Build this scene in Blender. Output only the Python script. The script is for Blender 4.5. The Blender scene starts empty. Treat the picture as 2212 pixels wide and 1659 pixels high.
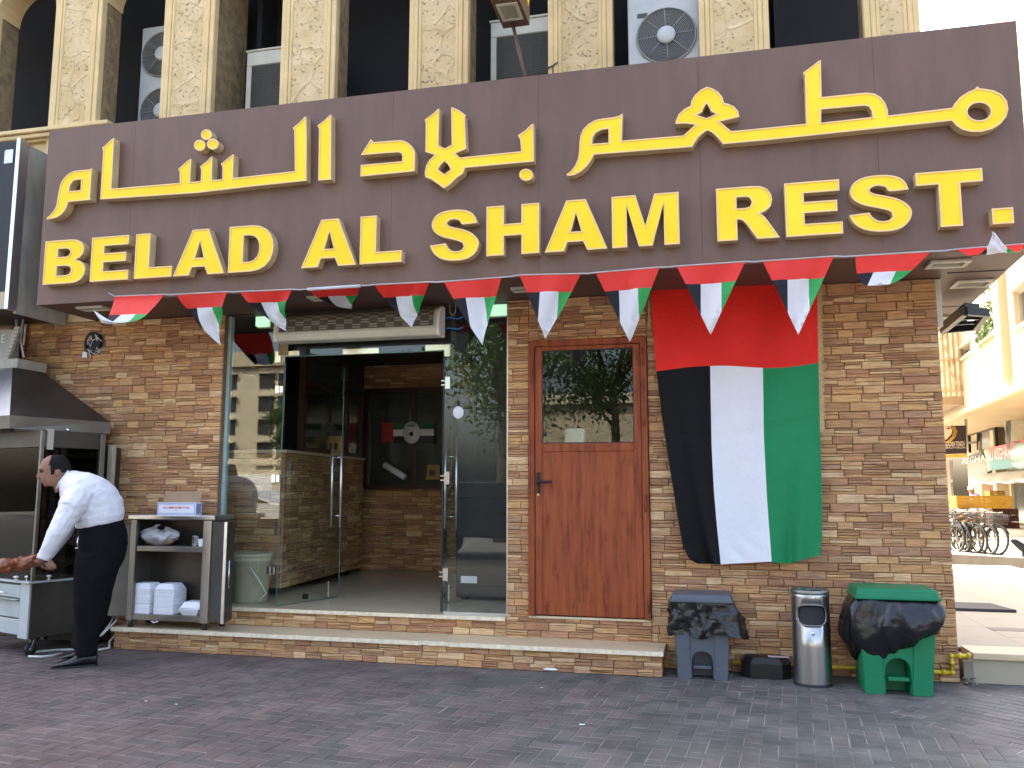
import bpy, bmesh, math, random
from mathutils import Vector, Matrix
from mathutils.geometry import tessellate_polygon

RN = random.Random(11)
sc = bpy.context.scene
COL = sc.collection
V = Vector
rad = math.radians

# ------------------------------------------------------------------ camera, sky, sun, exposure
CAM_POS = V((0, -7.47, 1.5))
YAW, PITCH, ROLL, FPX = rad(13.46), rad(7.10), rad(0.0909), 1822.6      # FPX: focal length for a picture 2212 wide
fw = V((-math.sin(YAW) * math.cos(PITCH), math.cos(YAW) * math.cos(PITCH), math.sin(PITCH)))
rt0 = V((math.cos(YAW), math.sin(YAW), 0)); up0 = rt0.cross(fw)
rt = rt0 * math.cos(ROLL) + up0 * math.sin(ROLL)
up = up0 * math.cos(ROLL) - rt0 * math.sin(ROLL)
cd = bpy.data.cameras.new("camera"); cam = bpy.data.objects.new("camera", cd); COL.objects.link(cam)
cd.sensor_width = 36; cd.lens = FPX / 2212 * 36; cd.clip_end = 600; cd.clip_start = 0.05
M = Matrix((rt, up, -fw)).transposed().to_4x4(); M.translation = CAM_POS
cam.matrix_world = M
sc.camera = cam

SUN_EL, SUN_AZ = rad(52), rad(35)          # azimuth: from +y (behind the restaurant) towards -x
sun_dir = V((-math.sin(SUN_AZ) * math.cos(SUN_EL), math.cos(SUN_AZ) * math.cos(SUN_EL), math.sin(SUN_EL)))
world = bpy.data.worlds.new("World"); sc.world = world; world.use_nodes = True
nt = world.node_tree
sky = nt.nodes.new("ShaderNodeTexSky"); sky.sky_type = 'NISHITA'; sky.sun_disc = False
sky.sun_elevation = SUN_EL; sky.sun_rotation = -SUN_AZ
sky.dust_density = 7.0; sky.air_density = 1.0; sky.ozone_density = 0.3
bg = nt.nodes["Background"]; bg.inputs[1].default_value = 0.15
nt.links.new(sky.outputs[0], bg.inputs[0])
sd = bpy.data.lights.new("sun", 'SUN'); so = bpy.data.objects.new("sun", sd); COL.objects.link(so)
sd.energy = 2.7; sd.angle = rad(0.53); sd.color = (1.0, 0.94, 0.84)
so.rotation_euler = sun_dir.to_track_quat('Z', 'Y').to_euler(); so.location = (0, 0, 30)
sc.view_settings.view_transform = 'Standard'; sc.view_settings.look = 'None'
sc.view_settings.gamma = 1; sc.view_settings.use_curve_mapping = False
sc.view_settings.exposure = 2.75
sc.render.engine = 'CYCLES'
sc.cycles.max_bounces = 7; sc.cycles.diffuse_bounces = 4; sc.cycles.glossy_bounces = 4
sc.cycles.transparent_max_bounces = 12; sc.cycles.transmission_bounces = 6
sc.cycles.use_denoising = True
sc.cycles.sample_clamp_indirect = 8

# ------------------------------------------------------------------ measuring helpers (points measured in the photograph at 2212 x 1659)
def ray(px, py): return fw + rt * ((px - 1106) / FPX) - up * ((py - 829.5) / FPX)
def PY(px, py, y=0.0):
    d = ray(px, py); return CAM_POS + d * ((y - CAM_POS.y) / d.y)
def PZ(px, py, z=0.0):
    d = ray(px, py); return CAM_POS + d * ((z - CAM_POS.z) / d.z)
def PX(px, py, x=0.0):
    d = ray(px, py); return CAM_POS + d * ((x - CAM_POS.x) / d.x)
def PN(px, py, p0, n):
    d = ray(px, py); return CAM_POS + d * ((p0 - CAM_POS).dot(n) / d.dot(n))
def T(c, r, zx, zy): return 553 * c + zx * .25, 414.75 * r + zy * .25
def proj_size(p, s):
    return s / max(0.1, (p - CAM_POS).dot(fw))

# ------------------------------------------------------------------ materials
MATS = {}
def srgb(r, g, b):
    f = lambda c: (c / 255 / 12.92) if c / 255 < .04045 else ((c / 255 + .055) / 1.055) ** 2.4
    return (f(r), f(g), f(b))
def new_mat(name):
    m = bpy.data.materials.new(name); m.use_nodes = True
    n = m.node_tree.nodes; p = n["Principled BSDF"]
    MATS[name] = m
    return m, n, m.node_tree.links, p
def node(n, t, **kw):
    x = n.new(t)
    for k, v in kw.items():
        if k.startswith('i_'):
            x.inputs[int(k[2:]) if k[2:].isdigit() else k[2:]].default_value = v
        else: setattr(x, k, v)
    return x
def mat(name, col, rough=.6, metal=0., var=.12, scale=6., stretch=(1, 1, 1), bump=0., bscale=60., rand=0., spec=.5,
        col2=None, detail=6, sub=0., coat=0., lo=.3, hi=.7, bstretch=None, trans=0., rvar=0.):
    m, n, l, p = new_mat(name)
    geo = node(n, "ShaderNodeNewGeometry")
    mp = node(n, "ShaderNodeMapping"); mp.inputs['Scale'].default_value = stretch
    l.new(geo.outputs['Position'], mp.inputs[0])
    nz = node(n, "ShaderNodeTexNoise"); nz.inputs['Scale'].default_value = scale; nz.inputs['Detail'].default_value = detail
    nz.inputs['Roughness'].default_value = .6
    l.new(mp.outputs[0], nz.inputs['Vector'])
    cr = node(n, "ShaderNodeValToRGB")
    a = [min(1, c * (1 - var)) for c in col]; b = [min(1, c * (1 + var)) for c in (col2 or col)]
    cr.color_ramp.elements[0].color = (*a, 1); cr.color_ramp.elements[1].color = (*b, 1)
    cr.color_ramp.elements[0].position = lo; cr.color_ramp.elements[1].position = hi
    l.new(nz.outputs[0], cr.inputs[0])
    out = cr.outputs[0]
    if rand:
        oi = node(n, "ShaderNodeObjectInfo")
        mr = node(n, "ShaderNodeMapRange"); mr.inputs[3].default_value = 1 - rand; mr.inputs[4].default_value = 1 + rand
        l.new(oi.outputs['Random'], mr.inputs[0])
        hs = node(n, "ShaderNodeHueSaturation"); l.new(out, hs.inputs['Color']); l.new(mr.outputs[0], hs.inputs['Value'])
        out = hs.outputs[0]
    l.new(out, p.inputs['Base Color'])
    p.inputs['Roughness'].default_value = rough; p.inputs['Metallic'].default_value = metal
    p.inputs['Specular IOR Level'].default_value = spec
    if rvar:
        mr2 = node(n, "ShaderNodeMapRange"); mr2.inputs[3].default_value = max(.03, rough - rvar); mr2.inputs[4].default_value = min(1, rough + rvar)
        l.new(nz.outputs[0], mr2.inputs[0]); l.new(mr2.outputs[0], p.inputs['Roughness'])
    if coat: p.inputs['Coat Weight'].default_value = coat
    if bump:
        n2 = node(n, "ShaderNodeTexNoise"); n2.inputs['Scale'].default_value = bscale; n2.inputs['Detail'].default_value = 8
        if bstretch:
            mb = node(n, "ShaderNodeMapping"); mb.inputs['Scale'].default_value = bstretch
            l.new(geo.outputs['Position'], mb.inputs[0]); l.new(mb.outputs[0], n2.inputs['Vector'])
        else: l.new(mp.outputs[0], n2.inputs['Vector'])
        bp = node(n, "ShaderNodeBump"); bp.inputs['Strength'].default_value = bump; bp.inputs['Distance'].default_value = .02
        l.new(n2.outputs[0], bp.inputs['Height']); l.new(bp.outputs[0], p.inputs['Normal'])
    if trans:      # thin cloth or plastic that lets some light through
        tr = node(n, "ShaderNodeBsdfTranslucent"); mx = node(n, "ShaderNodeMixShader"); mx.inputs[0].default_value = trans
        l.new(out, tr.inputs['Color']); l.new(p.outputs[0], mx.inputs[1]); l.new(tr.outputs[0], mx.inputs[2])
        l.new(mx.outputs[0], n["Material Output"].inputs[0])
    return m

def stone_material():
    m, n, l, p = new_mat("stone")
    geo = node(n, "ShaderNodeNewGeometry"); oi = node(n, "ShaderNodeObjectInfo")
    ad = node(n, "ShaderNodeMath", operation='ADD'); l.new(oi.outputs['Random'], ad.inputs[0]); l.new(geo.outputs['Random Per Island'], ad.inputs[1])
    fr = node(n, "ShaderNodeMath", operation='FRACT'); l.new(ad.outputs[0], fr.inputs[0])
    cr = node(n, "ShaderNodeValToRGB"); cr.color_ramp.interpolation = 'CONSTANT'
    cols = [(0.554, 0.326, 0.155), (0.441, 0.251, 0.124), (0.642, 0.443, 0.247), (0.435, 0.231, 0.131), (0.578, 0.369, 0.193), (0.493, 0.289, 0.149), (0.728, 0.518, 0.305), (0.504, 0.289, 0.166), (0.379, 0.213, 0.112), (0.588, 0.348, 0.166), (0.452, 0.277, 0.166), (0.62, 0.39, 0.181)]
    els = cr.color_ramp.elements
    els[0].color = (*cols[0], 1); els[0].position = 0; els[1].color = (*cols[-1], 1); els[1].position = 1 - 1 / len(cols)
    for i in range(1, len(cols) - 1):
        e = els.new(i / len(cols)); e.color = (*cols[i], 1)
    l.new(fr.outputs[0], cr.inputs[0])
    mp = node(n, "ShaderNodeMapping"); mp.inputs['Scale'].default_value = (4.5, 4.5, 70)
    l.new(geo.outputs['Position'], mp.inputs[0])
    nz = node(n, "ShaderNodeTexNoise"); nz.inputs['Scale'].default_value = 1.6; nz.inputs['Detail'].default_value = 7; nz.inputs['Roughness'].default_value = .65; nz.inputs['Distortion'].default_value = .6
    l.new(mp.outputs[0], nz.inputs['Vector'])
    r2 = node(n, "ShaderNodeValToRGB"); r2.color_ramp.elements[0].position = .34; r2.color_ramp.elements[1].position = .60
    r2.color_ramp.elements[0].color = (.56, .46, .38, 1); r2.color_ramp.elements[1].color = (1.12, 1.1, 1.05, 1)
    l.new(nz.outputs[0], r2.inputs[0])
    mx = node(n, "ShaderNodeMix", data_type='RGBA', blend_type='MULTIPLY'); mx.inputs[0].default_value = 1
    l.new(cr.outputs[0], mx.inputs[6]); l.new(r2.outputs[0], mx.inputs[7])
    nb = node(n, "ShaderNodeTexNoise"); nb.inputs['Scale'].default_value = 1.1; nb.inputs['Detail'].default_value = 3
    l.new(geo.outputs['Position'], nb.inputs['Vector'])
    r3 = node(n, "ShaderNodeValToRGB"); r3.color_ramp.elements[0].position = .35; r3.color_ramp.elements[1].position = .7
    r3.color_ramp.elements[0].color = (.86, .84, .84, 1); r3.color_ramp.elements[1].color = (1.08, 1.06, 1.0, 1)
    l.new(nb.outputs[0], r3.inputs[0])
    mx2 = node(n, "ShaderNodeMix", data_type='RGBA', blend_type='MULTIPLY'); mx2.inputs[0].default_value = 1
    l.new(mx.outputs[2], mx2.inputs[6]); l.new(r3.outputs[0], mx2.inputs[7])
    l.new(mx2.outputs[2], p.inputs['Base Color'])
    p.inputs['Roughness'].default_value = .72; p.inputs['Specular IOR Level'].default_value = .35
    bp = node(n, "ShaderNodeBump"); bp.inputs['Strength'].default_value = .5; bp.inputs['Distance'].default_value = .012
    l.new(nz.outputs[0], bp.inputs['Height']); l.new(bp.outputs[0], p.inputs['Normal'])
    return m

def paver_material():
    m, n, l, p = new_mat("paver")
    geo = node(n, "ShaderNodeNewGeometry"); oi = node(n, "ShaderNodeObjectInfo")
    ad = node(n, "ShaderNodeMath", operation='ADD'); l.new(oi.outputs['Random'], ad.inputs[0]); l.new(geo.outputs['Random Per Island'], ad.inputs[1])
    fr = node(n, "ShaderNodeMath", operation='FRACT'); l.new(ad.outputs[0], fr.inputs[0])
    # patches of red and of grey bricks, broken up per brick
    nb = node(n, "ShaderNodeTexNoise"); nb.inputs['Scale'].default_value = .75; nb.inputs['Detail'].default_value = 3
    l.new(geo.outputs['Position'], nb.inputs['Vector'])
    sep = node(n, "ShaderNodeSeparateXYZ"); l.new(geo.outputs['Position'], sep.inputs[0])
    mrx = node(n, "ShaderNodeMapRange"); mrx.inputs[1].default_value = -5; mrx.inputs[2].default_value = 1.2; mrx.inputs[3].default_value = .34; mrx.inputs[4].default_value = -.2
    l.new(sep.outputs[0], mrx.inputs[0])
    s1 = node(n, "ShaderNodeMath", operation='MULTIPLY_ADD'); s1.inputs[1].default_value = .35
    l.new(fr.outputs[0], s1.inputs[0]); l.new(nb.outputs[0], s1.inputs[2])
    s2 = node(n, "ShaderNodeMath", operation='ADD'); l.new(s1.outputs[0], s2.inputs[0]); l.new(mrx.outputs[0], s2.inputs[1])
    cr = node(n, "ShaderNodeValToRGB")
    cr.color_ramp.elements[0].position = .48; cr.color_ramp.elements[0].color = (.102, .101, .094, 1)
    cr.color_ramp.elements[1].position = .98; cr.color_ramp.elements[1].color = (.124, .093, .086, 1)
    l.new(s2.outputs[0], cr.inputs[0])
    nz = node(n, "ShaderNodeTexNoise"); nz.inputs['Scale'].default_value = 5; nz.inputs['Detail'].default_value = 8; nz.inputs['Roughness'].default_value = .7
    l.new(geo.outputs['Position'], nz.inputs['Vector'])
    r2 = node(n, "ShaderNodeValToRGB"); r2.color_ramp.elements[0].position = .3; r2.color_ramp.elements[1].position = .72
    r2.color_ramp.elements[0].color = (.62, .6, .6, 1); r2.color_ramp.elements[1].color = (1.2, 1.2, 1.18, 1)
    l.new(nz.outputs[0], r2.inputs[0])
    mx = node(n, "ShaderNodeMix", data_type='RGBA', blend_type='MULTIPLY'); mx.inputs[0].default_value = 1
    l.new(cr.outputs[0], mx.inputs[6]); l.new(r2.outputs[0], mx.inputs[7])
    mr = node(n, "ShaderNodeMapRange"); mr.inputs[3].default_value = .84; mr.inputs[4].default_value = 1.16
    l.new(fr.outputs[0], mr.inputs[0])
    hs = node(n, "ShaderNodeHueSaturation"); l.new(mx.outputs[2], hs.inputs['Color'])
    ns = node(n, "ShaderNodeTexNoise"); ns.inputs['Scale'].default_value = 1.3; ns.inputs['Detail'].default_value = 6; ns.inputs['Roughness'].default_value = .65
    l.new(geo.outputs['Position'], ns.inputs['Vector'])
    ms = node(n, "ShaderNodeMapRange"); ms.inputs[1].default_value = .3; ms.inputs[2].default_value = .7; ms.inputs[3].default_value = .70; ms.inputs[4].default_value = 1.34; l.new(ns.outputs[0], ms.inputs[0])
    mm = node(n, "ShaderNodeMath", operation='MULTIPLY'); l.new(ms.outputs[0], mm.inputs[0]); l.new(mr.outputs[0], mm.inputs[1]); l.new(mm.outputs[0], hs.inputs['Value'])
    # pale dusty specks
    n3 = node(n, "ShaderNodeTexNoise"); n3.inputs['Scale'].default_value = 130; n3.inputs['Detail'].default_value = 2
    l.new(geo.outputs['Position'], n3.inputs['Vector'])
    r3 = node(n, "ShaderNodeValToRGB"); r3.color_ramp.elements[0].position = .62; r3.color_ramp.elements[1].position = .78
    r3.color_ramp.elements[0].color = (0, 0, 0, 1); r3.color_ramp.elements[1].color = (.5, .5, .5, 1)
    l.new(n3.outputs[0], r3.inputs[0])
    mx3 = node(n, "ShaderNodeMix", data_type='RGBA'); l.new(r3.outputs[0], mx3.inputs[0]); l.new(hs.outputs[0], mx3.inputs[6]); mx3.inputs[7].default_value = (.24, .23, .22, 1)
    l.new(mx3.outputs[2], p.inputs['Base Color'])
    p.inputs['Roughness'].default_value = .62; p.inputs['Specular IOR Level'].default_value = .45
    n2 = node(n, "ShaderNodeTexNoise"); n2.inputs['Scale'].default_value = 90; n2.inputs['Detail'].default_value = 6
    l.new(geo.outputs['Position'], n2.inputs['Vector'])
    bp = node(n, "ShaderNodeBump"); bp.inputs['Strength'].default_value = .35; bp.inputs['Distance'].default_value = .006
    l.new(n2.outputs[0], bp.inputs['Height']); l.new(bp.outputs[0], p.inputs['Normal'])
    return m

def glass_material(name, tint=(.86, .93, .90), boost=1.0):
    m, n, l, p = new_mat(name); n.remove(p)
    tr = node(n, "ShaderNodeBsdfTransparent"); tr.inputs[0].default_value = (*tint, 1)
    gl = node(n, "ShaderNodeBsdfGlossy"); gl.inputs['Roughness'].default_value = .004; gl.inputs[0].default_value = (.95, 1, .97, 1)
    fr = node(n, "ShaderNodeFresnel"); fr.inputs[0].default_value = 1.5
    mu = node(n, "ShaderNodeMath", operation='MULTIPLY'); mu.use_clamp = True; mu.inputs[1].default_value = boost; l.new(fr.outputs[0], mu.inputs[0])
    geo = node(n, "ShaderNodeNewGeometry"); inv = node(n, "ShaderNodeMath", operation='SUBTRACT'); inv.inputs[0].default_value = 1; l.new(geo.outputs['Backfacing'], inv.inputs[1])
    mu0 = mu; mu = node(n, "ShaderNodeMath", operation='MULTIPLY'); l.new(mu0.outputs[0], mu.inputs[0]); l.new(inv.outputs[0], mu.inputs[1])
    mx = node(n, "ShaderNodeMixShader"); l.new(mu.outputs[0], mx.inputs[0]); l.new(tr.outputs[0], mx.inputs[1]); l.new(gl.outputs[0], mx.inputs[2])
    l.new(mx.outputs[0], n["Material Output"].inputs[0])
    return m

def emit_material(name, col, strength):
    m, n, l, p = new_mat(name)
    p.inputs['Base Color'].default_value = (.8, .85, .8, 1)
    p.inputs['Emission Color'].default_value = (*col, 1); p.inputs['Emission Strength'].default_value = strength
    return m

def relief_material():
    # cast stucco with branch-like ridges and pitting
    m, n, l, p = new_mat("stucco_relief")
    geo = node(n, "ShaderNodeNewGeometry")
    nz = node(n, "ShaderNodeTexNoise"); nz.inputs['Scale'].default_value = 4; nz.inputs['Detail'].default_value = 5
    l.new(geo.outputs['Position'], nz.inputs['Vector'])
    vo = node(n, "ShaderNodeTexVoronoi", feature='DISTANCE_TO_EDGE'); vo.inputs['Scale'].default_value = 3.1
    ad = node(n, "ShaderNodeMix", data_type='VECTOR'); ad.inputs[0].default_value = .12
    l.new(geo.outputs['Position'], ad.inputs[4]); l.new(nz.outputs['Color'], ad.inputs[5]); l.new(ad.outputs[1], vo.inputs['Vector'])
    r1 = node(n, "ShaderNodeValToRGB"); r1.color_ramp.elements[0].position = 0; r1.color_ramp.elements[1].position = .055
    r1.color_ramp.elements[0].color = (1, 1, 1, 1); r1.color_ramp.elements[1].color = (0, 0, 0, 1); l.new(vo.outputs[0], r1.inputs[0])
    pit = node(n, "ShaderNodeTexNoise"); pit.inputs['Scale'].default_value = 34; pit.inputs['Detail'].default_value = 3; l.new(geo.outputs['Position'], pit.inputs['Vector'])
    r2 = node(n, "ShaderNodeValToRGB"); r2.color_ramp.elements[0].position = .30; r2.color_ramp.elements[1].position = .38
    l.new(pit.outputs[0], r2.inputs[0])
    med = node(n, "ShaderNodeTexNoise"); med.inputs['Scale'].default_value = 9; med.inputs['Detail'].default_value = 6; l.new(geo.outputs['Position'], med.inputs['Vector'])
    a1 = node(n, "ShaderNodeMath", operation='MULTIPLY_ADD'); a1.inputs[1].default_value = .55; l.new(r1.outputs[0], a1.inputs[0]); l.new(r2.outputs[0], a1.inputs[2])
    a2 = node(n, "ShaderNodeMath", operation='MULTIPLY_ADD'); a2.inputs[1].default_value = 1.3; l.new(med.outputs[0], a2.inputs[0]); l.new(a1.outputs[0], a2.inputs[2])
    bp = node(n, "ShaderNodeBump"); bp.inputs['Strength'].default_value = .75; bp.inputs['Distance'].default_value = .02
    l.new(a2.outputs[0], bp.inputs['Height']); l.new(bp.outputs[0], p.inputs['Normal'])
    cr = node(n, "ShaderNodeValToRGB"); cr.color_ramp.elements[0].position = .3; cr.color_ramp.elements[1].position = .7
    cr.color_ramp.elements[0].color = (.54, .385, .18, 1); cr.color_ramp.elements[1].color = (.68, .515, .29, 1); l.new(nz.outputs[0], cr.inputs[0])
    mx = node(n, "ShaderNodeMix", data_type='RGBA', blend_type='MULTIPLY'); mx.inputs[0].default_value = .45
    l.new(cr.outputs[0], mx.inputs[6]); l.new(r2.outputs[0], mx.inputs[7])
    l.new(mx.outputs[2], p.inputs['Base Color']); p.inputs['Roughness'].default_value = .8
    return m

def wood_material():
    m, n, l, p = new_mat("woodgrain")
    geo = node(n, "ShaderNodeNewGeometry")
    mp = node(n, "ShaderNodeMapping"); mp.inputs['Scale'].default_value = (24, 24, 2.2); l.new(geo.outputs['Position'], mp.inputs[0])
    nz = node(n, "ShaderNodeTexNoise"); nz.inputs['Scale'].default_value = 1.0; nz.inputs['Detail'].default_value = 6; nz.inputs['Roughness'].default_value = .55
    l.new(mp.outputs[0], nz.inputs['Vector'])
    cr = node(n, "ShaderNodeValToRGB"); e = cr.color_ramp.elements
    e[0].position = .30; e[0].color = (.165, .034, .011, 1); e[1].position = .62; e[1].color = (.300, .072, .022, 1)
    x = e.new(.46); x.color = (.245, .054, .016, 1)
    l.new(nz.outputs[0], cr.inputs[0])
    mp2 = node(n, "ShaderNodeMapping"); mp2.inputs['Scale'].default_value = (14, 14, 5); l.new(geo.outputs['Position'], mp2.inputs[0])
    n2 = node(n, "ShaderNodeTexNoise"); n2.inputs['Scale'].default_value = 1; n2.inputs['Detail'].default_value = 2; l.new(mp2.outputs[0], n2.inputs['Vector'])
    r2 = node(n, "ShaderNodeValToRGB"); r2.color_ramp.elements[0].position = .30; r2.color_ramp.elements[1].position = .42
    r2.color_ramp.elements[0].color = (.74, .66, .62, 1); r2.color_ramp.elements[1].color = (1, 1, 1, 1); l.new(n2.outputs[0], r2.inputs[0])
    mx = node(n, "ShaderNodeMix", data_type='RGBA', blend_type='MULTIPLY'); mx.inputs[0].default_value = 1
    l.new(cr.outputs[0], mx.inputs[6]); l.new(r2.outputs[0], mx.inputs[7]); l.new(mx.outputs[2], p.inputs['Base Color'])
    p.inputs['Roughness'].default_value = .5; p.inputs['Specular IOR Level'].default_value = .3
    return m

stone_material(); paver_material(); relief_material(); wood_material()
glass_material("glass", (.95, .975, .96), 2.0); glass_material("thin_glass", (.8, .85, .8), 1.3); glass_material("oven_glass", (.45, .42, .38), .8)
mat("mortar", (.17, .115, .075), .9)
mat("joint_sand", (.24, .225, .20), .9, var=.7, scale=1.4)
mat("marble", (.62, .48, .30), .35, var=.12, scale=4, stretch=(1, 3, 3), spec=.5, rvar=.08)
mat("marble_edge", (.76, .65, .46), .45, var=.18, scale=22)
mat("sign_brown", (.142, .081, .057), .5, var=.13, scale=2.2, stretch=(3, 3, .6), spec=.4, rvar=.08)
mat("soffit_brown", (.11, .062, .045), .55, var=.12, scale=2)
mat("letter_yellow", (.88, .60, .018), .45, var=.03, scale=1.5, col2=(.90, .66, .035), spec=.2)
mat("letter_trim", (.78, .52, .22), .4, var=.08, scale=8, spec=.5)
mat("letter_return", (.50, .385, .21), .45, var=.15, scale=5)
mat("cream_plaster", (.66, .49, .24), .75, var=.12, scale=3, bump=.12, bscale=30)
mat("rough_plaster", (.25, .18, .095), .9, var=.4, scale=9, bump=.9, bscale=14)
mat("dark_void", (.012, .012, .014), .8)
mat("concrete_grey", (.33, .31, .25), .8, var=.25, scale=3, stretch=(2, 2, .7))
mat("ac_cream", (.55, .53, .43), .5, var=.1, scale=5)
mat("ac_grey", (.48, .49, .47), .45, var=.1, scale=4)
mat("ac_dark", (.05, .05, .045), .5)
mat("coil", (.10, .09, .07), .5, metal=.3)
mat("wire_grey", (.36, .36, .33), .4, metal=.3)
mat("aluminium", (.66, .66, .64), .3, metal=.9, var=.06)
mat("chrome", (.75, .74, .70), .16, metal=1, var=.05)
mat("brass_steel", (.72, .68, .48), .22, metal=.9, var=.06)
mat("steel", (.46, .45, .43), .30, metal=1, var=.07, scale=3, stretch=(14, 14, .6), rvar=.03)
mat("steel_dull", (.24, .23, .205), .40, metal=.9, var=.18, scale=2.5, rvar=.05)
mat("steel_dark", (.085, .075, .062), .45, metal=.7, var=.25, scale=2.5, rvar=.05)  # dark steel, also used to colour in shade on hood and base
mat("white_plastic", (.75, .74, .68), .4, var=.04)
mat("glass_edge", (.10, .22, .19), .2, var=.1)
mat("glass_edge_light", (.35, .47, .44), .2, var=.1)
mat("black_rubber", (.012, .012, .012), .6)
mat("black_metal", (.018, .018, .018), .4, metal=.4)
mat("fabric_red", (.78, .022, .014), .5, var=.07, scale=3, spec=.2, trans=.12, bump=.22, bscale=30)
mat("fabric_black", (.006, .0055, .006), .55, var=.1, spec=.12, bump=.25, bscale=30)
mat("fabric_white", (.76, .76, .79), .5, var=.03, spec=.3, trans=.1, bump=.22, bscale=30)
mat("fabric_green", (.004, .22, .075), .45, var=.06, scale=3, spec=.25, trans=.1, bump=.25, bscale=30)
mat("pennant_red", (.85, .035, .024), .5, var=.05, trans=.3)
mat("pennant_black", (.012, .013, .017), .55, trans=.05, spec=.2)
mat("pennant_white", (.74, .75, .77), .5, var=.02, trans=.3)
mat("pennant_green", (.025, .36, .075), .5, var=.05, trans=.3)
mat("fringe_gold", (.50, .37, .18), .8, var=.25, scale=60)
mat("string_grey", (.42, .40, .38), .6)
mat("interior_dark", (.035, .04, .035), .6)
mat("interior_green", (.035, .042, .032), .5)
mat("wood_dark", (.055, .018, .012), .4, var=.3, stretch=(20, 20, 2))
mat("floor_tile", (.58, .46, .29), .3, var=.12, scale=2.5, spec=.5)
mat("bin_grey", (.075, .088, .105), .42, var=.08, scale=8)
mat("bin_green", (.004, .17, .070), .45, var=.07, scale=6, spec=.35)
mat("bag_black", (.008, .008, .009), .27, var=.2, spec=.5, bump=.3, bscale=16)
mat("foam_white", (.88, .88, .90), .55, var=.02)
mat("bag_white", (.70, .69, .67), .35, var=.1, scale=14, trans=.35)
mat("cardboard", (.36, .235, .135), .8, var=.1)
mat("print_blue", (.22, .28, .50), .5); mat("print_red", (.72, .05, .06), .5); mat("box_white", (.78, .78, .82), .5, var=.03)
mat("beige_plastic", (.50, .44, .30), .45, var=.1)
mat("yellow_paint", (.62, .44, .02), .45, var=.25, scale=25)
mat("skin", (.25, .125, .075), .5, var=.1, scale=14, spec=.4)
mat("skin_lip", (.20, .085, .065), .5)
mat("hair_black", (.008, .007, .007), .7, bump=.4, bscale=160, spec=.2)
mat("shirt_white", (.72, .71, .74), .75, var=.03, bump=.35, bscale=12, bstretch=(1, 1, 1.6), spec=.2)
mat("trouser_black", (.007, .006, .007), .9, var=.2, bump=.4, bscale=7, spec=.12)
mat("shoe_black", (.014, .014, .016), .32)
mat("chicken", (.20, .055, .016), .35, var=.6, scale=22, bump=.6, bscale=26, spec=.6)
mat("cart_grey", (.40, .43, .41), .42, var=.1, scale=4)
mat("pave_light", (.40, .34, .245), .7, var=.07, scale=2, bump=.05)
mat("road_light", (.40, .36, .29), .8, var=.08, scale=2)
mat("kerb_stone", (.24, .205, .16), .8, var=.15, scale=5)
mat("asphalt", (.11, .105, .095), .85, var=.2, scale=20)
mat("mat_dark", (.035, .032, .033), .7)
mat("far_white", (.44, .375, .265), .8, var=.05, scale=.6)
mat("far_beige", (.36, .27, .15), .8, var=.08, scale=.7)
mat("far_brown", (.24, .17, .10), .8, var=.15)
mat("far_glass", (.05, .055, .045), .15, spec=.8)
mat("leaf_green", (.075, .135, .03), .6, var=.5, scale=9, rand=.3, trans=.25)
mat("leaf_dark", (.022, .045, .014), .55, var=.5, scale=3, trans=.25)
mat("bark", (.10, .075, .05), .9, var=.3)
mat("flower_pink", (.62, .10, .26), .6)
mat("crate_yellow", (.34, .20, .02), .45); mat("crate_dark", (.045, .012, .010), .5); mat("crate_orange", (.60, .20, .02), .5)
mat("awning_white", (.60, .57, .46), .7, trans=.25)
mat("sign_red", (.46, .10, .10), .5); mat("sign_teal", (.10, .26, .25), .5); mat("sign_black", (.015, .010, .014), .35); mat("sign_cream", (.62, .55, .47), .6)
mat("sign_gold", (.52, .30, .04), .5); mat("sign_grey", (.22, .22, .18), .5)
mat("lilac_cloth", (.27, .23, .40), .7); mat("cap_white", (.7, .68, .6), .8)
mat("car_dark", (.022, .027, .034), .18, metal=.4, coat=.6); mat("car_white", (.72, .72, .70), .25, coat=.6); mat("car_red", (.5, .06, .03), .3)
mat("car_glass", (.02, .025, .03), .05, spec=.8)
mat("opp_cream", (.52, .46, .34), .8, var=.06, scale=.5); mat("opp_window", (.03, .03, .03), .3)
mat("paper_white", (.72, .74, .76), .7)
mat("sign_navy", (.012, .014, .018), .4, var=.2, spec=.3)
mat("poster_red", (.35, .02, .02), .5); mat("poster_green", (.01, .10, .04), .5); mat("board_wood", (.42, .25, .08), .5)
mat("cable_white", (.55, .54, .50), .5)
mat("cable_blue", (.04, .20, .62), .5)
mat("grille_beige", (.30, .27, .20), .5)
emit_material("tube_light", (.55, 1.0, .66), .16)

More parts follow.
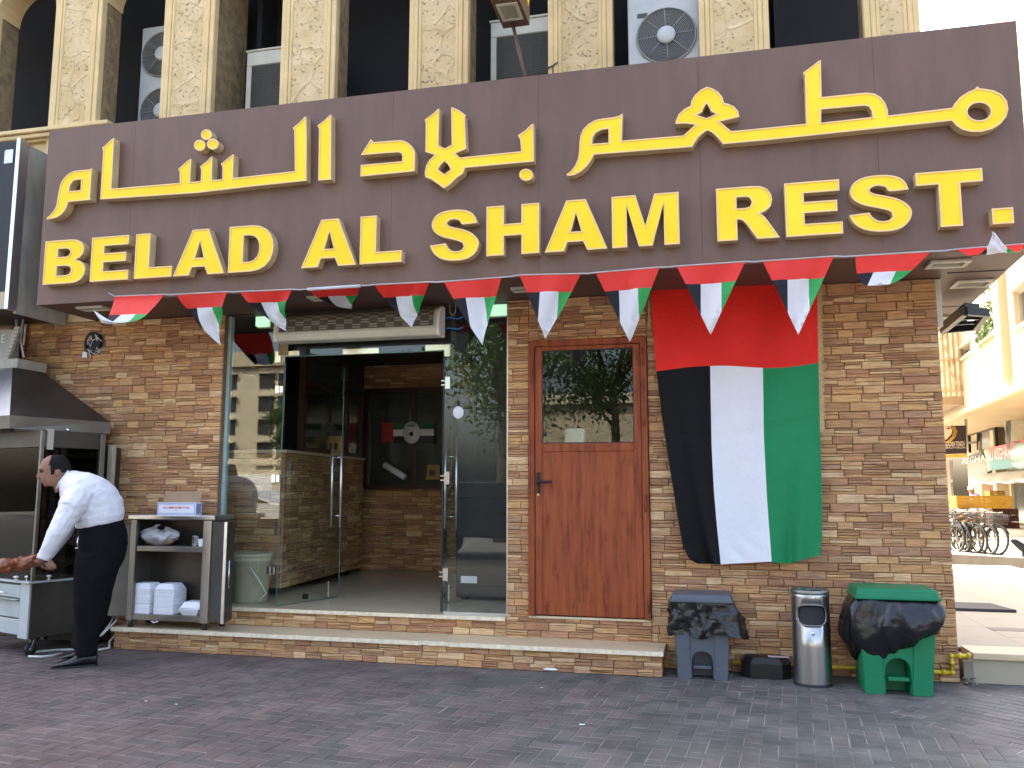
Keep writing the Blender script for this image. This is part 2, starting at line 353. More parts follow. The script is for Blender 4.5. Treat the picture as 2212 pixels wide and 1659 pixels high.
# ------------------------------------------------------------------ mesh builder
WL = {}
def wloc(o):
    p = V((0, 0, 0))
    while o is not None:
        p = p + WL.get(o.name, V((0, 0, 0))); o = o.parent
    return p
def link(o, parent=None):
    COL.objects.link(o)
    if parent is not None: o.parent = parent
class MB:
    def __init__(s): s.v = []; s.f = []; s.m = []; s.s = []
    def add(s, vs, fs, mi=0, sm=False):
        b = len(s.v); s.v += [V(p) for p in vs]
        for f in fs: s.f.append([b + i for i in f]); s.m.append(mi); s.s.append(sm)
        return s
    def hexa(s, p, mi=0):            # bottom ring 0-3, top ring 4-7
        return s.add(p, [(3, 2, 1, 0), (4, 5, 6, 7), (0, 1, 5, 4), (1, 2, 6, 5), (2, 3, 7, 6), (3, 0, 4, 7)], mi)
    def box(s, a, b, mi=0):
        x0, x1 = sorted((a[0], b[0])); y0, y1 = sorted((a[1], b[1])); z0, z1 = sorted((a[2], b[2]))
        return s.hexa([(x0, y0, z0), (x1, y0, z0), (x1, y1, z0), (x0, y1, z0), (x0, y0, z1), (x1, y0, z1), (x1, y1, z1), (x0, y1, z1)], mi)
    def obox(s, c, size, M=None, mi=0):
        M = M or Matrix.Identity(3); h = V(size) / 2; c = V(c)
        pts = [c + M @ V((sx * h.x, sy * h.y, sz * h.z)) for sz in (-1, 1) for sx, sy in ((-1, -1), (1, -1), (1, 1), (-1, 1))]
        return s.hexa(pts, mi)
    def bar(s, a, b, w, h=None, mi=0, upv=(0, 0, 1)):   # rectangular bar from a to b
        a = V(a); b = V(b); d = (b - a); L = d.length; d.normalize(); u = V(upv)
        if abs(d.dot(u)) > .95: u = V((0, 1, 0))
        x = d.cross(u).normalized(); z = x.cross(d)
        return s.obox((a + b) / 2, (w, L, h or w), Matrix((x, d, z)).transposed(), mi)
    def poly(s, pts, mi=0, holes=()):
        loops = [[V(p) for p in pts]] + [[V(p) for p in h] for h in holes]
        flat = [p for lp in loops for p in lp]
        return s.add(flat, [tuple(t) for t in tessellate_polygon(loops)], mi)
    def prism(s, pts, ex, mi=0, side=None, holes=()):
        ex = V(ex); P = [V(p) for p in pts]
        s.poly(P, mi, holes); s.poly([p + ex for p in P], mi, [[V(q) + ex for q in h] for h in holes])
        for lp in [P] + [[V(q) for q in h] for h in holes]:
            n = len(lp)
            s.add(lp + [p + ex for p in lp], [(i, (i + 1) % n, (i + 1) % n + n, i + n) for i in range(n)], mi if side is None else side)
        return s
    def tube(s, pts, r, n=8, mi=0, cap=True, sm=True):
        P = [V(p) for p in pts]; k = len(P); rs = r if isinstance(r, (list, tuple)) else [r] * k
        b = len(s.v); prev = None
        for i, p in enumerate(P):
            d = (P[min(i + 1, k - 1)] - P[max(i - 1, 0)]).normalized()
            if prev is None:
                u = V((0, 0, 1)) if abs(d.z) < .9 else V((0, 1, 0)); x = d.cross(u).normalized()
            else:
                x = (prev - d * prev.dot(d)).normalized()
            prev = x; y = d.cross(x)
            s.v += [p + (x * math.cos(2 * math.pi * j / n) + y * math.sin(2 * math.pi * j / n)) * rs[i] for j in range(n)]
        for i in range(k - 1):
            for j in range(n):
                s.f.append([b + i * n + j, b + i * n + (j + 1) % n, b + (i + 1) * n + (j + 1) % n, b + (i + 1) * n + j]); s.m.append(mi); s.s.append(sm)
        if cap:
            s.f.append([b + j for j in range(n)][::-1]); s.f.append([b + (k - 1) * n + j for j in range(n)]); s.m += [mi, mi]; s.s += [False, False]
        return s
    def lathe(s, prof, c, n=24, mi=0, sm=True, ax=None, sx=1, sy=1):   # prof: (radius, height)
        c = V(c); A = ax or Matrix.Identity(3); b = len(s.v)
        for r, h in prof:
            s.v += [c + A @ V((r * sx * math.cos(2 * math.pi * j / n), r * sy * math.sin(2 * math.pi * j / n), h)) for j in range(n)]
        for i in range(len(prof) - 1):
            for j in range(n):
                s.f.append([b + i * n + j, b + i * n + (j + 1) % n, b + (i + 1) * n + (j + 1) % n, b + (i + 1) * n + j]); s.m.append(mi); s.s.append(sm)
        return s
    def ball(s, c, r, n=12, mi=0, M=None):
        r = V(r) if not isinstance(r, (int, float)) else V((r, r, r)); c = V(c); b = len(s.v); k = n // 2; M = M or Matrix.Identity(3)
        for i in range(k + 1):
            t = math.pi * i / k
            s.v += [c + M @ V((r.x * math.sin(t) * math.cos(2 * math.pi * j / n), r.y * math.sin(t) * math.sin(2 * math.pi * j / n), -r.z * math.cos(t))) for j in range(n)]
        for i in range(k):
            for j in range(n):
                s.f.append([b + i * n + j, b + i * n + (j + 1) % n, b + (i + 1) * n + (j + 1) % n, b + (i + 1) * n + j]); s.m.append(mi); s.s.append(True)
        return s
    def grid(s, fn, nu, nv, mi=0, sm=True):
        b = len(s.v)
        for j in range(nv + 1):
            for i in range(nu + 1): s.v.append(V(fn(i / nu, j / nv)))
        for j in range(nv):
            for i in range(nu):
                a = b + j * (nu + 1) + i
                s.f.append([a, a + 1, a + nu + 2, a + nu + 1]); s.m.append(mi((i + .5) / nu, (j + .5) / nv) if callable(mi) else mi); s.s.append(sm)
        return s
    def mesh(s, name, mats, off=V((0, 0, 0))):
        me = bpy.data.meshes.new(name)
        me.from_pydata([tuple(p - off) for p in s.v], [], s.f)
        for mm in mats: me.materials.append(MATS[mm])
        me.polygons.foreach_set('material_index', s.m); me.polygons.foreach_set('use_smooth', s.s)
        me.update()
        bm = bmesh.new(); bm.from_mesh(me); bmesh.ops.remove_doubles(bm, verts=bm.verts, dist=1e-6) if len(s.v) < 300000 else None
        bmesh.ops.recalc_face_normals(bm, faces=bm.faces); bm.to_mesh(me); bm.free()
        return me
    def build(s, name, mats, parent=None, bevel=0, solid=0, sub=0, origin=None, segs=2):
        if isinstance(mats, str): mats = [mats]
        off = wloc(parent) if parent is not None else V((0, 0, 0))
        og = V(origin) if origin is not None else off
        o = bpy.data.objects.new(name, s.mesh(name, mats, og)); link(o, parent)
        o.location = og - off; WL[o.name] = og - off
        if solid:
            md = o.modifiers.new("s", 'SOLIDIFY'); md.thickness = solid; md.offset = 0
        if sub:
            md = o.modifiers.new("u", 'SUBSURF'); md.levels = sub; md.render_levels = sub
        if bevel:
            md = o.modifiers.new("b", 'BEVEL'); md.width = bevel; md.segments = segs; md.limit_method = 'ANGLE'; md.angle_limit = rad(40)
            md.harden_normals = False
        return o
def tag(o, label=None, cat=None, group=None, kind=None):
    if label: o['label'] = label
    if cat: o['category'] = cat
    if group: o['group'] = group
    if kind: o['kind'] = kind
    return o
def thing(name, label, cat, loc=(0, 0, 0), group=None, kind=None):
    o = bpy.data.objects.new(name, None); o.empty_display_size = .1; link(o)
    o.location = loc; WL[o.name] = V(loc)
    return tag(o, label, cat, group, kind)
def bezier(a, b, c, t): return a * (1 - t) ** 2 + b * 2 * t * (1 - t) + c * t * t
def text_mesh(s, txt, size, origin, ux, uz, mi=0, depth=.002, align='CENTER', bold=0., width=None):
    """flat print: the characters of txt as thin geometry on the plane spanned by ux (reading direction) and uz (up)"""
    cu = bpy.data.curves.new("print", 'FONT'); cu.body = txt; cu.size = size; cu.align_x = align; cu.align_y = 'CENTER'; cu.offset = bold; cu.resolution_u = 3
    ob = bpy.data.objects.new("print", cu); COL.objects.link(ob)
    dg = bpy.context.evaluated_depsgraph_get(); me = ob.evaluated_get(dg).to_mesh()
    ux = V(ux).normalized(); uz = V(uz).normalized(); n = ux.cross(uz); o = V(origin)
    xs = [v.co.x for v in me.vertices]
    k = (width / (max(xs) - min(xs))) if width and xs else 1
    s.add([o + ux * (v.co.x * k) + uz * v.co.y + n * depth for v in me.vertices], [tuple(p.vertices) for p in me.polygons], mi)
    ob.evaluated_get(dg).to_mesh_clear()
    bpy.data.objects.remove(ob); bpy.data.curves.remove(cu)
    return s
# ================================================================== SETTING: ground, pavers, pavements
g = MB(); g.box((-60, -60, -.6), (60, 60, -.031)); ground = g.build("ground", "joint_sand"); tag(ground, kind='structure')
ground['label'] = "sand bed under the paving in front of the restaurant"
g = MB(); g.box((-60, -60, -.0305), (60, -8.6, -.004)); road = g.build("road", "asphalt"); tag(road, kind='structure')
g = MB(); g.box((1.9, 12.3, -.0305), (60, 60, -.002)); side_road = g.build("side_road", "road_light"); tag(side_road, kind='structure')
g = MB(); g.box((-60, -8.6, -.03), (-8.6, .4, -.002), 0); g.box((3.6, -8.6, -.03), (60, .05, -.002), 0); g.box((-8.6, -8.6, -.03), (3.6, -4.4, -.002), 0)
fore = g.build("forecourt", "kerb_stone"); tag(fore, kind='structure')

pavement = MB().box((-8.6, -4.4, -.0305), (3.6, .2, -.0042)).build("brick_pavement", "joint_sand"); tag(pavement, kind='structure')
pavement['label'] = "dark red and grey brick paving in front of the restaurant"
def chamfer_block(mb, c, L, W, rot, tilt=(0, 0), top=0.0, mi=0, ch=.006):
    cr, sr = math.cos(rot), math.sin(rot)
    def P(x, y, z): return V((c[0] + x * cr - y * sr, c[1] + x * sr + y * cr, z + tilt[0] * x + tilt[1] * y))
    a, b = L / 2, W / 2
    lo = [P(-a, -b, -.013), P(a, -b, -.013), P(a, b, -.013), P(-a, b, -.013)]
    mid = [P(-a, -b, top - ch * .6), P(a, -b, top - ch * .6), P(a, b, top - ch * .6), P(-a, b, top - ch * .6)]
    hi = [P(-a + ch, -b + ch, top), P(a - ch, -b + ch, top), P(a - ch, b - ch, top), P(-a + ch, b - ch, top)]
    vs = lo + mid + hi
    fs = [(8, 9, 10, 11)] + [(i, (i + 1) % 4, (i + 1) % 4 + 4, i + 4) for i in range(4)] + [(i + 4, (i + 1) % 4 + 4, (i + 1) % 4 + 8, i + 8) for i in range(4)]
    return mb.add(vs, fs, mi)
under = []; bricks = []           # centre, length along local x, width, rotation
def right_zone(x, y): return y < 9 and (x - .55) * .82 + (y + .45) * .57 > .12     # where the bond turns on the right
cw = .1
for a in range(-90, 40):
    for b in range(-48, 6):
        r = (a - b) % 4
        if r == 0: x, y, ro = (a + 1) * cw, (b + .5) * cw, 0
        elif r == 3: x, y, ro = (a + .5) * cw, (b + 1) * cw, math.pi / 2
        else: continue
        ang = rad(-5)
        X, Y = x * math.cos(ang) - y * math.sin(ang), x * math.sin(ang) + y * math.cos(ang)
        if not (-8.5 < X < 3.5 and -4.3 < Y < .12): continue
        if right_zone(X, Y): continue
        bricks.append((X, Y, .2, .1, ro + ang))
ang = rad(-38); ca, sa = math.cos(ang), math.sin(ang)
for i in range(-40, 40):
    for j in range(-60, 60):
        x, y = (i + .5 * (j % 2)) * .2, j * .1
        X, Y = x * ca - y * sa + .6, x * sa + y * ca - .6
        if not (-1 < X < 3.5 and -4.3 < Y < .12): continue
        if right_zone(X, Y): bricks.append((X, Y, .2, .1, ang))
        elif right_zone(X + .13, Y + .10): under.append((X, Y))
def in_view(p, pad=40):
    d = p - CAM_POS; z = d.dot(fw)
    if z < .2: return False
    x = 1106 + FPX * d.dot(rt) / z; y = 829.5 - FPX * d.dot(up) / z
    return -pad < x < 2212 + pad and -pad < y < 1659 + pad
bricks.sort(key=lambda q: (0 if in_view(V((q[0], q[1], 0)), 10) and q[1] < -.4 else 1, (V((q[0], q[1], 0)) - CAM_POS).length))
paver_mesh = []
for k in range(6):
    mb = MB(); chamfer_block(mb, (0, 0), .1955 - .001 * (k % 3), .0955, 0, (RN.uniform(-.012, .012), RN.uniform(-.02, .02)), RN.uniform(-.0012, .0012))
    paver_mesh.append(mb.mesh("paver", ["paver"]))
field = MB()
for i, (x, y, L, W, ro) in enumerate(bricks):
    if i < 300:
        o = bpy.data.objects.new("paver", paver_mesh[i % 6]); link(o, pavement); o.location = (x, y, 0); o.rotation_euler = (0, 0, ro)
    else:
        chamfer_block(field, (x, y), .1955, .0955, ro + RN.uniform(-.012, .012), (RN.uniform(-.012, .012), RN.uniform(-.02, .02)), RN.uniform(-.0012, .0012))
for x, y in under: chamfer_block(field, (x, y), .1955, .0955, ang, top=-.0022)
tag(field.build("paver_field", "paver", pavement), kind='stuff')

# side pavement with its pale tiles, step edge and far kerb
g = MB(); g.box((1.90, .03, -.03), (14, .30, .182)); g.box((1.84, .302, -.03), (14, 8.6, .182))
sp = g.build("side_pavement", "pave_light"); tag(sp, kind='structure')
g = MB(); g.box((1.925, .0, .183), (14, .34, .235)); g.build("edge_slab", "marble", sp, bevel=.006)
tl = MB().box((0, 0, 0), (.597, .597, .016)).mesh("tile", ["pave_light"])
for i in range(5):
    for j in range(14):
        o = bpy.data.objects.new("tile", tl); link(o, sp); o.location = (1.85 + i * .6, .345 + j * .6, .2185 - .018 + RN.uniform(0, .001))
g = MB(); g.prism([(1.84, 12.9, -.01), (14, 5.2, -.01), (14, 4.9, -.01), (1.84, 12.5, -.01)], (0, 0, .26)); kb = g.build("kerb", "kerb_stone"); tag(kb, kind='structure')
g = MB(); g.box((1.84, 8.6, -.03), (4.0, 12.2, .178)); tag(g.build("side_pavement", "pave_light"), kind='structure')

# ================================================================== stone cladding
def stone_variant(kind, rn):
    mb = MB()
    def block(x0, x1, za0, za1, zb0, zb1, y):       # a: left edge, b: right edge
        j = lambda s: rn.uniform(0, s)
        e = -.25
        o = [V((x0 + j(.012), e, za0 + j(.03))), V((x1 - j(.012), e, zb0 + j(.03))), V((x1 - j(.012), e, zb1 - j(.05))), V((x0 + j(.012), e, za1 - j(.05)))]
        ix, iz = (x1 - x0) * .018, min(.09, (za1 - za0) * .12)
        f = [V((o[0].x + ix + j(.01), y + rn.uniform(-.2, .2), o[0].z + iz)), V((o[1].x - ix - j(.01), y + rn.uniform(-.2, .2), o[1].z + iz)),
             V((o[2].x - ix - j(.01), y + rn.uniform(-.2, .2), o[2].z - iz)), V((o[3].x + ix + j(.01), y + rn.uniform(-.2, .2), o[3].z - iz))]
        bk = [V((p.x, 1.0, p.z)) for p in o]
        mb.add(bk + o + f, [(8, 9, 10, 11)] + [(i, (i + 1) % 4, (i + 1) % 4 + 4, i + 4) for i in range(4)] + [(i + 4, (i + 1) % 4 + 4, (i + 1) % 4 + 8, i + 8) for i in range(4)])
    if kind == 1: block(0, 1, 0, 1, 0, 1, -1 + rn.uniform(-.2, .3))
    else:
        cuts = sorted(rn.uniform(.28, .72) for _ in range(1)) if kind == 2 else [rn.uniform(.25, .38), rn.uniform(.6, .75)]
        za = [0] + cuts + [1]; zb = [0] + [c + rn.uniform(-.12, .12) for c in cuts] + [1]
        for i in range(len(za) - 1): block(0, 1, za[i], za[i + 1], zb[i], zb[i + 1], -1 + rn.uniform(-.6, .6))
    return mb
_rn = random.Random(5)
STONES = [stone_variant(k, _rn) for k in (1, 1, 1, 1, 1, 2, 2, 2, 2, 2, 3, 3, 3, 3)]
STONE_MESH = [m.mesh("stone", ["stone"]) for m in STONES]
def clad(parent, O, rot, areas, seed, nmax=300, hidden=(), ch=(.060, .080), cwid=(.12, .25), proud=.008, z0=0., min_size=0.):
    """courses of split-face stones on the vertical plane through O whose horizontal axis is turned by rot about z"""
    rn = random.Random(seed); U = V((math.cos(rot), math.sin(rot), 0)); N = V((math.sin(rot), -math.cos(rot), 0)); base = wloc(parent)
    lst = []
    zmin = min(a[2] for a in areas); zmax = max(a[3] for a in areas)
    z = zmin; rows = []
    while z < zmax - .012:
        h = rn.uniform(*ch)
        if zmax - (z + h) < .035: h = zmax - z
        rows.append((z, min(z + h, zmax))); z += h
    for (u0, u1, v0, v1) in areas:
        for (ra, rb) in rows:
            a, b = max(ra, v0), min(rb, v1)
            if b - a < .014: continue
            u = u0 - rn.uniform(0, .12)
            while u < u1 - .01:
                w = rn.uniform(*cwid); e = u + w
                if u1 - e < .06: e = u1
                s, t = max(u, u0), min(e, u1); u = e
                if t - s < .015: continue
                cu, cz = (s + t) / 2, (a + b) / 2
                if any(h0 < cu < h1 and k0 < cz < k1 for h0, h1, k0, k1 in hidden): continue
                lst.append((s, t, a, b, rn.randrange(len(STONES)), rn.random(), rn.random()))
    def key(q):
        p = O + U * ((q[0] + q[1]) / 2) + V((0, 0, (q[2] + q[3]) / 2)); return -(q[1] - q[0]) * (q[3] - q[2]) * (1 if in_view(p, 0) else 0)
    lst.sort(key=key)
    rest = MB()
    for i, (s, t, a, b, k, fx, fz) in enumerate(lst):
        w, h = t - s - .0014, b - a - .0012; p = O + U * (s + .0007) + V((0, 0, a + .0006)); d = proud
        if w < .07: k = k % 5
        mir = fx < .5
        if i < nmax:
            o = bpy.data.objects.new("stone", STONE_MESH[k]); link(o, parent)
            q = p + (U * w if mir else V((0, 0, 0)))
            o.location = q - base; o.rotation_euler = (0, 0, rot); o.scale = (-w if mir else w, d, h)
        else:
            mb = STONES[k]
            rest.add([p + U * ((1 - v.x if mir else v.x) * w) + V((0, 0, v.z * h)) - N * (v.y * d) for v in mb.v], mb.f)
    if rest.v:
        tag(rest.build("stone_rest", "stone", parent), kind='stuff')
    return len(lst)
XR, SOF = 1.825, 3.243          # right corner of the wall, height of the soffit
# left wall
w = thing("stone_wall", "stone clad wall with a ragged round hole, left of the glass entrance", "wall", (-6, .0, 0))
MB().box((-7.16, .022, -.02), (-4.77, .14, SOF)).build("wall_backing", "mortar", w)
hx = [(-6.40, -6.22, 2.91, 3.12)]
n1 = clad(w, V((0, .012, 0)), 0, [(-7.16, -4.775, 0.0, SOF)], 3, hidden=[(-7.3, -6.7, -1, 2.2), (-6.7, -6.0, -1, 1.9), (-5.4, -4.7, .35, 1.15)] + hx)
# the hole: broken duct ring, closed by a black disc for its dark
hc = PY(201, 741, 0)
hd = thing("wall_hole", "ragged black hole with a broken plastic ring high in the left stone wall", "hole", (hc.x, 0, hc.z))
mb = MB(); mb.lathe([(.0, .019), (.085, .019), (.088, -.012), (.105, -.016), (.108, .02)], hc, 14, ax=Matrix(((1, 0, 0), (0, 0, 1), (0, 1, 0))), sx=.95, sy=1.15, sm=False); mb.build("duct_ring", "black_rubber", hd)
mb = MB()
for k in range(11):
    t = RN.uniform(0, 6.28); r = RN.uniform(.05, .088)
    p = hc + V((r * math.cos(t), -.014, r * 1.15 * math.sin(t))); mb.tube([p, p + V((RN.uniform(-.05, .05), -.01, RN.uniform(-.06, .03))), p + V((RN.uniform(-.04, .06), .0, RN.uniform(-.09, .02)))], .004, 4)
mb.build("torn_shred", "paper_white", hd)
mb = MB(); mb.box((hc.x - .12, -.004, hc.z - .15), (hc.x - .065, .02, hc.z - .09)); mb.box((hc.x + .05, -.006, hc.z - .10), (hc.x + .085, .02, hc.z - .05)); mb.build("plaster_patch", "paper_white", hd)
# middle pier, wall round the wooden door
DX0, DX1, DZ0, DZ1 = -1.632, -.557, .395, 2.845
w = thing("stone_wall", "narrow stone clad pier and lintel around the brown wooden door", "wall", (-1.2, 0, 0))
mb = MB(); mb.box((-1.83, .022, .0), (DX0, .14, SOF)); mb.box((DX0, .022, 0), (DX1, .14, DZ0 - .03)); mb.box((DX0, .022, DZ1), (DX1, .14, SOF)); mb.build("wall_backing", "mortar", w)
clad(w, V((0, .012, 0)), 0, [(-1.83, DX0, .372, SOF), (DX0, DX1, DZ1, SOF), (-1.84, DX1, .2, .372)], 8, ch=(.06, .075))
MB().box((DX0 - .0, -.008, .373), (DX1, .1, .394)).build("door_sill", "marble", w, bevel=.004)
# right wall
w = thing("stone_wall", "broad stone clad wall behind the big flag and the bins, at the street corner", "wall", (.6, 0, 0))
MB().box((DX1, .022, -.02), (XR - .012, .14, SOF)).build("wall_backing", "mortar", w)
clad(w, V((0, .012, 0)), 0, [(DX1, XR, 0.0, SOF)], 21, hidden=[(-.28, .70, 1.9, 3.05), (-.20, .70, 1.1, 1.9)], ch=(.062, .078))
clad(w, V((XR - .012, 0, 0)), math.pi / 2, [(.02, .6, 0, 2.84)], 22, nmax=0)
MB().box((XR - .006, .03, 2.84), (XR + .045, .16, SOF - .003)).build("corner_trim", "ac_cream", w, bevel=.004)
# risers of the two steps
st = thing("step", "upper stone faced step with marble nosing below the glass entrance", "step", (-3.2, 0, .2))
MB().box((-4.9, .022, -.02), (-1.835, .2, .336)).build("step_core", "mortar", st)
clad(st, V((0, .012, 0)), 0, [(-4.9, -1.84, .205, .337)], 31, ch=(.06, .07))
st2 = thing("step", "lower stone faced step with a long chipped marble tread", "step", (-3.0, -.37, 0))
SX0, SX1, SY = -5.56, -.455, -.37
MB().box((SX0 + .015, SY + .02, -.02), (SX1 - .012, .02, .166)).build("step_core", "mortar", st2)
clad(st2, V((0, SY + .01, 0)), 0, [(SX0, SX1, 0, .168)], 32, ch=(.055, .066))
clad(st2, V((SX1 - .012, 0, 0)), math.pi / 2, [(SY + .01, .0, 0, .168)], 33, nmax=0)
edge = [(SX0 - .02, SY - .028)]
cA, cB = PY(905, 1392, SY - .02).x, PY(960, 1394, SY - .02).x
x = SX0
while x < SX1:
    x += RN.uniform(.05, .14)
    dy = RN.uniform(-.002, .002)
    if cA - .03 < x < cB + .05: dy = .012
    edge.append((min(x, SX1 + .012), SY - .028 + dy))
edge += [(cA - .005, SY - .028), (cA + .025, SY - .006), (cA + .07, SY + .004), (cA + .12, SY - .016), (cA + .17, SY - .02), (cA + .2, SY - .006), (cA + .24, SY - .012), (cA + .27, SY - .028)]
edge = sorted(e for e in edge)
poly = [(x, y, .1685) for x, y in edge] + [(SX1 + .012, .008, .1685), (SX0 - .02, .008, .1685)]
tr = MB(); tr.prism(poly, (0, 0, .036), 0, 1); tr.build("tread", ["marble", "marble_edge"], st2, bevel=.004)
tr = MB(); tr.prism([(-4.74, -.022, .338), (-1.845, -.022, .338), (-1.845, .3, .338), (-4.74, .3, .338)], (0, 0, .034), 0, 1); tr.build("nosing", ["floor_tile", "marble_edge"], st, bevel=.004)

# ================================================================== the building above and around
bl = thing("apartment_building", "cream stucco building with arched loggias above the restaurant sign", "building", (-2.6, .5, 5.2))
PW, PS, P0 = .61, 1.4, -7.03          # pillar width, spacing, left edge of the second pillar
ZS, ZT = 6.86, 8.3
for k in range(-2, 7):
    x0 = P0 + k * PS; x1 = x0 + PW
    if k == 6: x1 = 1.815
    dep = .6 if k == 1 else .27
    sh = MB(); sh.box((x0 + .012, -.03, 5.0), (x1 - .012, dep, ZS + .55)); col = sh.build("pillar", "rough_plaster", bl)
    MB().box((x0 + .13, -.046, 5.0), (x1 - .13, -.031, ZS + .5)).build("relief_panel", "stucco_relief", col)
    for s in (0, 1):
        tb = MB(); e0 = x0 if s == 0 else x1
        q = 1 if s == 0 else -1
        tb.box((e0, -.052, 5.0), (e0 + q * .055, .03, ZS + .5)); tb.box((e0 + q * .056, -.064, 5.0), (e0 + q * .095, -.03, ZS + .5)); tb.box((e0 + q * .096, -.056, 5.0), (e0 + q * .129, -.03, ZS + .5))
        tb.build("moulding", "cream_plaster", col, bevel=.006, segs=1)
# spandrels with the arches cut out
for k in range(-2, 6):
    x0 = P0 + k * PS + PW; x1 = P0 + (k + 1) * PS; r = (x1 - x0) / 2; cx = (x0 + x1) / 2
    arc = [(cx + r * math.cos(t), -.05, ZS + r * math.sin(t)) for t in [math.pi * i / 16 for i in range(17)]]
    pts = arc + [(x0, -.05, ZT), (x1, -.05, ZT)]
    sp_ = MB(); sp_.prism(pts, (0, .32, 0)); sp_.build("arch", "cream_plaster", bl)
tb = MB()
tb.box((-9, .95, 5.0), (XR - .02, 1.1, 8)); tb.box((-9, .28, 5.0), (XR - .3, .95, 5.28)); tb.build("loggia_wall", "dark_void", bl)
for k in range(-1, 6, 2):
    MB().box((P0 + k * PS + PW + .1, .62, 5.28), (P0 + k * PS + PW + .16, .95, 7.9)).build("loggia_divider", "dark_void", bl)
MB().box((-60, -.05, ZT), (XR, 10.2, 15.5)).build("upper_shade_mass", "cream_plaster", bl)  # upper mass stretched far left out of view to shade the forecourt
MB().box((-60, 1.11, 5.0), (XR, 10.2, ZT)).build("upper_shade_mass", "cream_plaster", bl)  # same added stretch to the left, for its shadow
# ledge, wall strip and beam left of the sign
tb = MB(); tb.box((-9.2, -.06, 5.285), (-6.2, .3, 5.31)); tb.box((-9.2, -.10, 5.312), (-6.2, .28, 5.36)); tb.box((-9.2, -.13, 5.362), (-6.2, .26, 5.41)); tb.build("ledge", "cream_plaster", bl, bevel=.008, segs=1)
MB().box((-9.2, .0, 4.80), (-6.28, .3, 5.283)).build("lintel", "cream_plaster", bl)
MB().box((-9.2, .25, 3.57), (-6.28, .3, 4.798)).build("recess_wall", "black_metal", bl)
MB().box((-9.2, -.02, 3.245), (-6.2, .3, 3.568)).build("beam", "cream_plaster", bl)
# ground floor shell, also stretched left below the added mass
tb = MB(); tb.box((XR - .13, .145, 0), (XR - .015, 10.2, 5.0)); tb.build("shell_wall", "cream_plaster", bl); tb = MB(); tb.box((-60, 10.05, 0), (XR - .131, 10.2, 5.0)); tb.build("shell_wall", "cream_plaster", bl); MB().box((-60, .145, 0), (-7.17, .3, 3.24)).build("shell_wall", "cream_plaster", bl)
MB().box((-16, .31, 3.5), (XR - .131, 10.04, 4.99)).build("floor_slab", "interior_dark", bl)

# ================================================================== the sign
SG = thing("restaurant_sign", "long brown shop sign with big yellow Arabic and Latin letters", "sign", (-2, -.8, 3.243))
SYF, SZ0, SZ1, SX_L, SX_R = -.814, 3.246, 4.993, -6.283, 2.29
seams = [SX_L] + [PY(*p, SYF).x for p in (T(0, 1, 1120, 300), T(1, 0, 1185, 1000), T(2, 0, 230, 800), T(2, 0, 1607, 700), T(3, 0, 905, 500))] + [SX_R]
for a, b in zip(seams[:-1], seams[1:]):
    MB().box((a + .0009, SYF + RN.uniform(0, .0015), SZ0), (b - .0009, SYF + .03, SZ1)).build("fascia_panel", "sign_brown", SG)
mb = MB(); mb.box((SX_L + .01, SYF + .034, SZ0 + .03), (SX_R - .01, -.065, SZ1 - .03)); mb.build("sign_box", "soffit_brown", SG)
cA_, cB_, cC_ = PZ(2192, 580, SZ0), PZ(2109.6, 652, SZ0), PZ(2028, 723.6, SZ0)
xr2 = 2.47
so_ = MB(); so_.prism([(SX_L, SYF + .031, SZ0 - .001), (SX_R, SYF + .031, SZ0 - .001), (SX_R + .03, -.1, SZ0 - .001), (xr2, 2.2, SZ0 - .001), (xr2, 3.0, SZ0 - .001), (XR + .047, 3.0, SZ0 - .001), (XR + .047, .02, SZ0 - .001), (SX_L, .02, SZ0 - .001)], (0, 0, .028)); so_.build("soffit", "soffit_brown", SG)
mb = MB(); mb.prism([(SX_R, SYF + .031, SZ0 + .03), (SX_R + .03, -.1, SZ0 + .03), (xr2, 2.2, SZ0 + .03), (xr2, 3.0, SZ0 + .03), (XR + .05, 3.0, SZ0 + .03), (XR + .05, SYF + .04, SZ0 + .03)], (0, 0, 1.7)); mb.build("side_box", "sign_brown", SG)
mb = MB(); mb.box((XR + .05, -.16, SZ0 - .006), (2.3, -.15, SZ0 + .02)); mb.box((XR + .05, 1.22, SZ0 - .005), (xr2 - .03, 1.232, SZ0 + .02)); mb.build("soffit_joint", "dark_void", SG)
mb = MB(); mb.box((SX_L, SYF - .006, SZ0 - .004), (SX_R, SYF, SZ0 + .006)); mb.build("drip_edge", "sign_brown", SG)
def soffit_light(c, sx, sy):
    mb = MB(); z = SZ0 - .0015; x, y = c.x, c.y; t = .035
    for a, b in (((x - sx, y - sy), (x + sx, y - sy + t)), ((x - sx, y + sy - t), (x + sx, y + sy)), ((x - sx, y - sy + t), (x - sx + t, y + sy - t)), ((x + sx - t, y - sy + t), (x + sx, y + sy - t))):
        mb.box((*a, z - .022), (*b, z))
    f = mb.build("soffit_light", "ac_cream", SG, bevel=.004, segs=1)
    MB().box((x - sx + t, y - sy + t, z - .006), (x + sx - t, y + sy - t, z)).build("diffuser", "concrete_grey", f)
for px, py, sx, sy in ((2047, 567, .145, .10), (2100, 610, .15, .12), (2040, 687, .15, .14), (700, 641, .14, .08), (204, 664, .15, .08), (1140, 622, .14, .08)):
    soffit_light(PZ(px, py, SZ0), sx, sy)
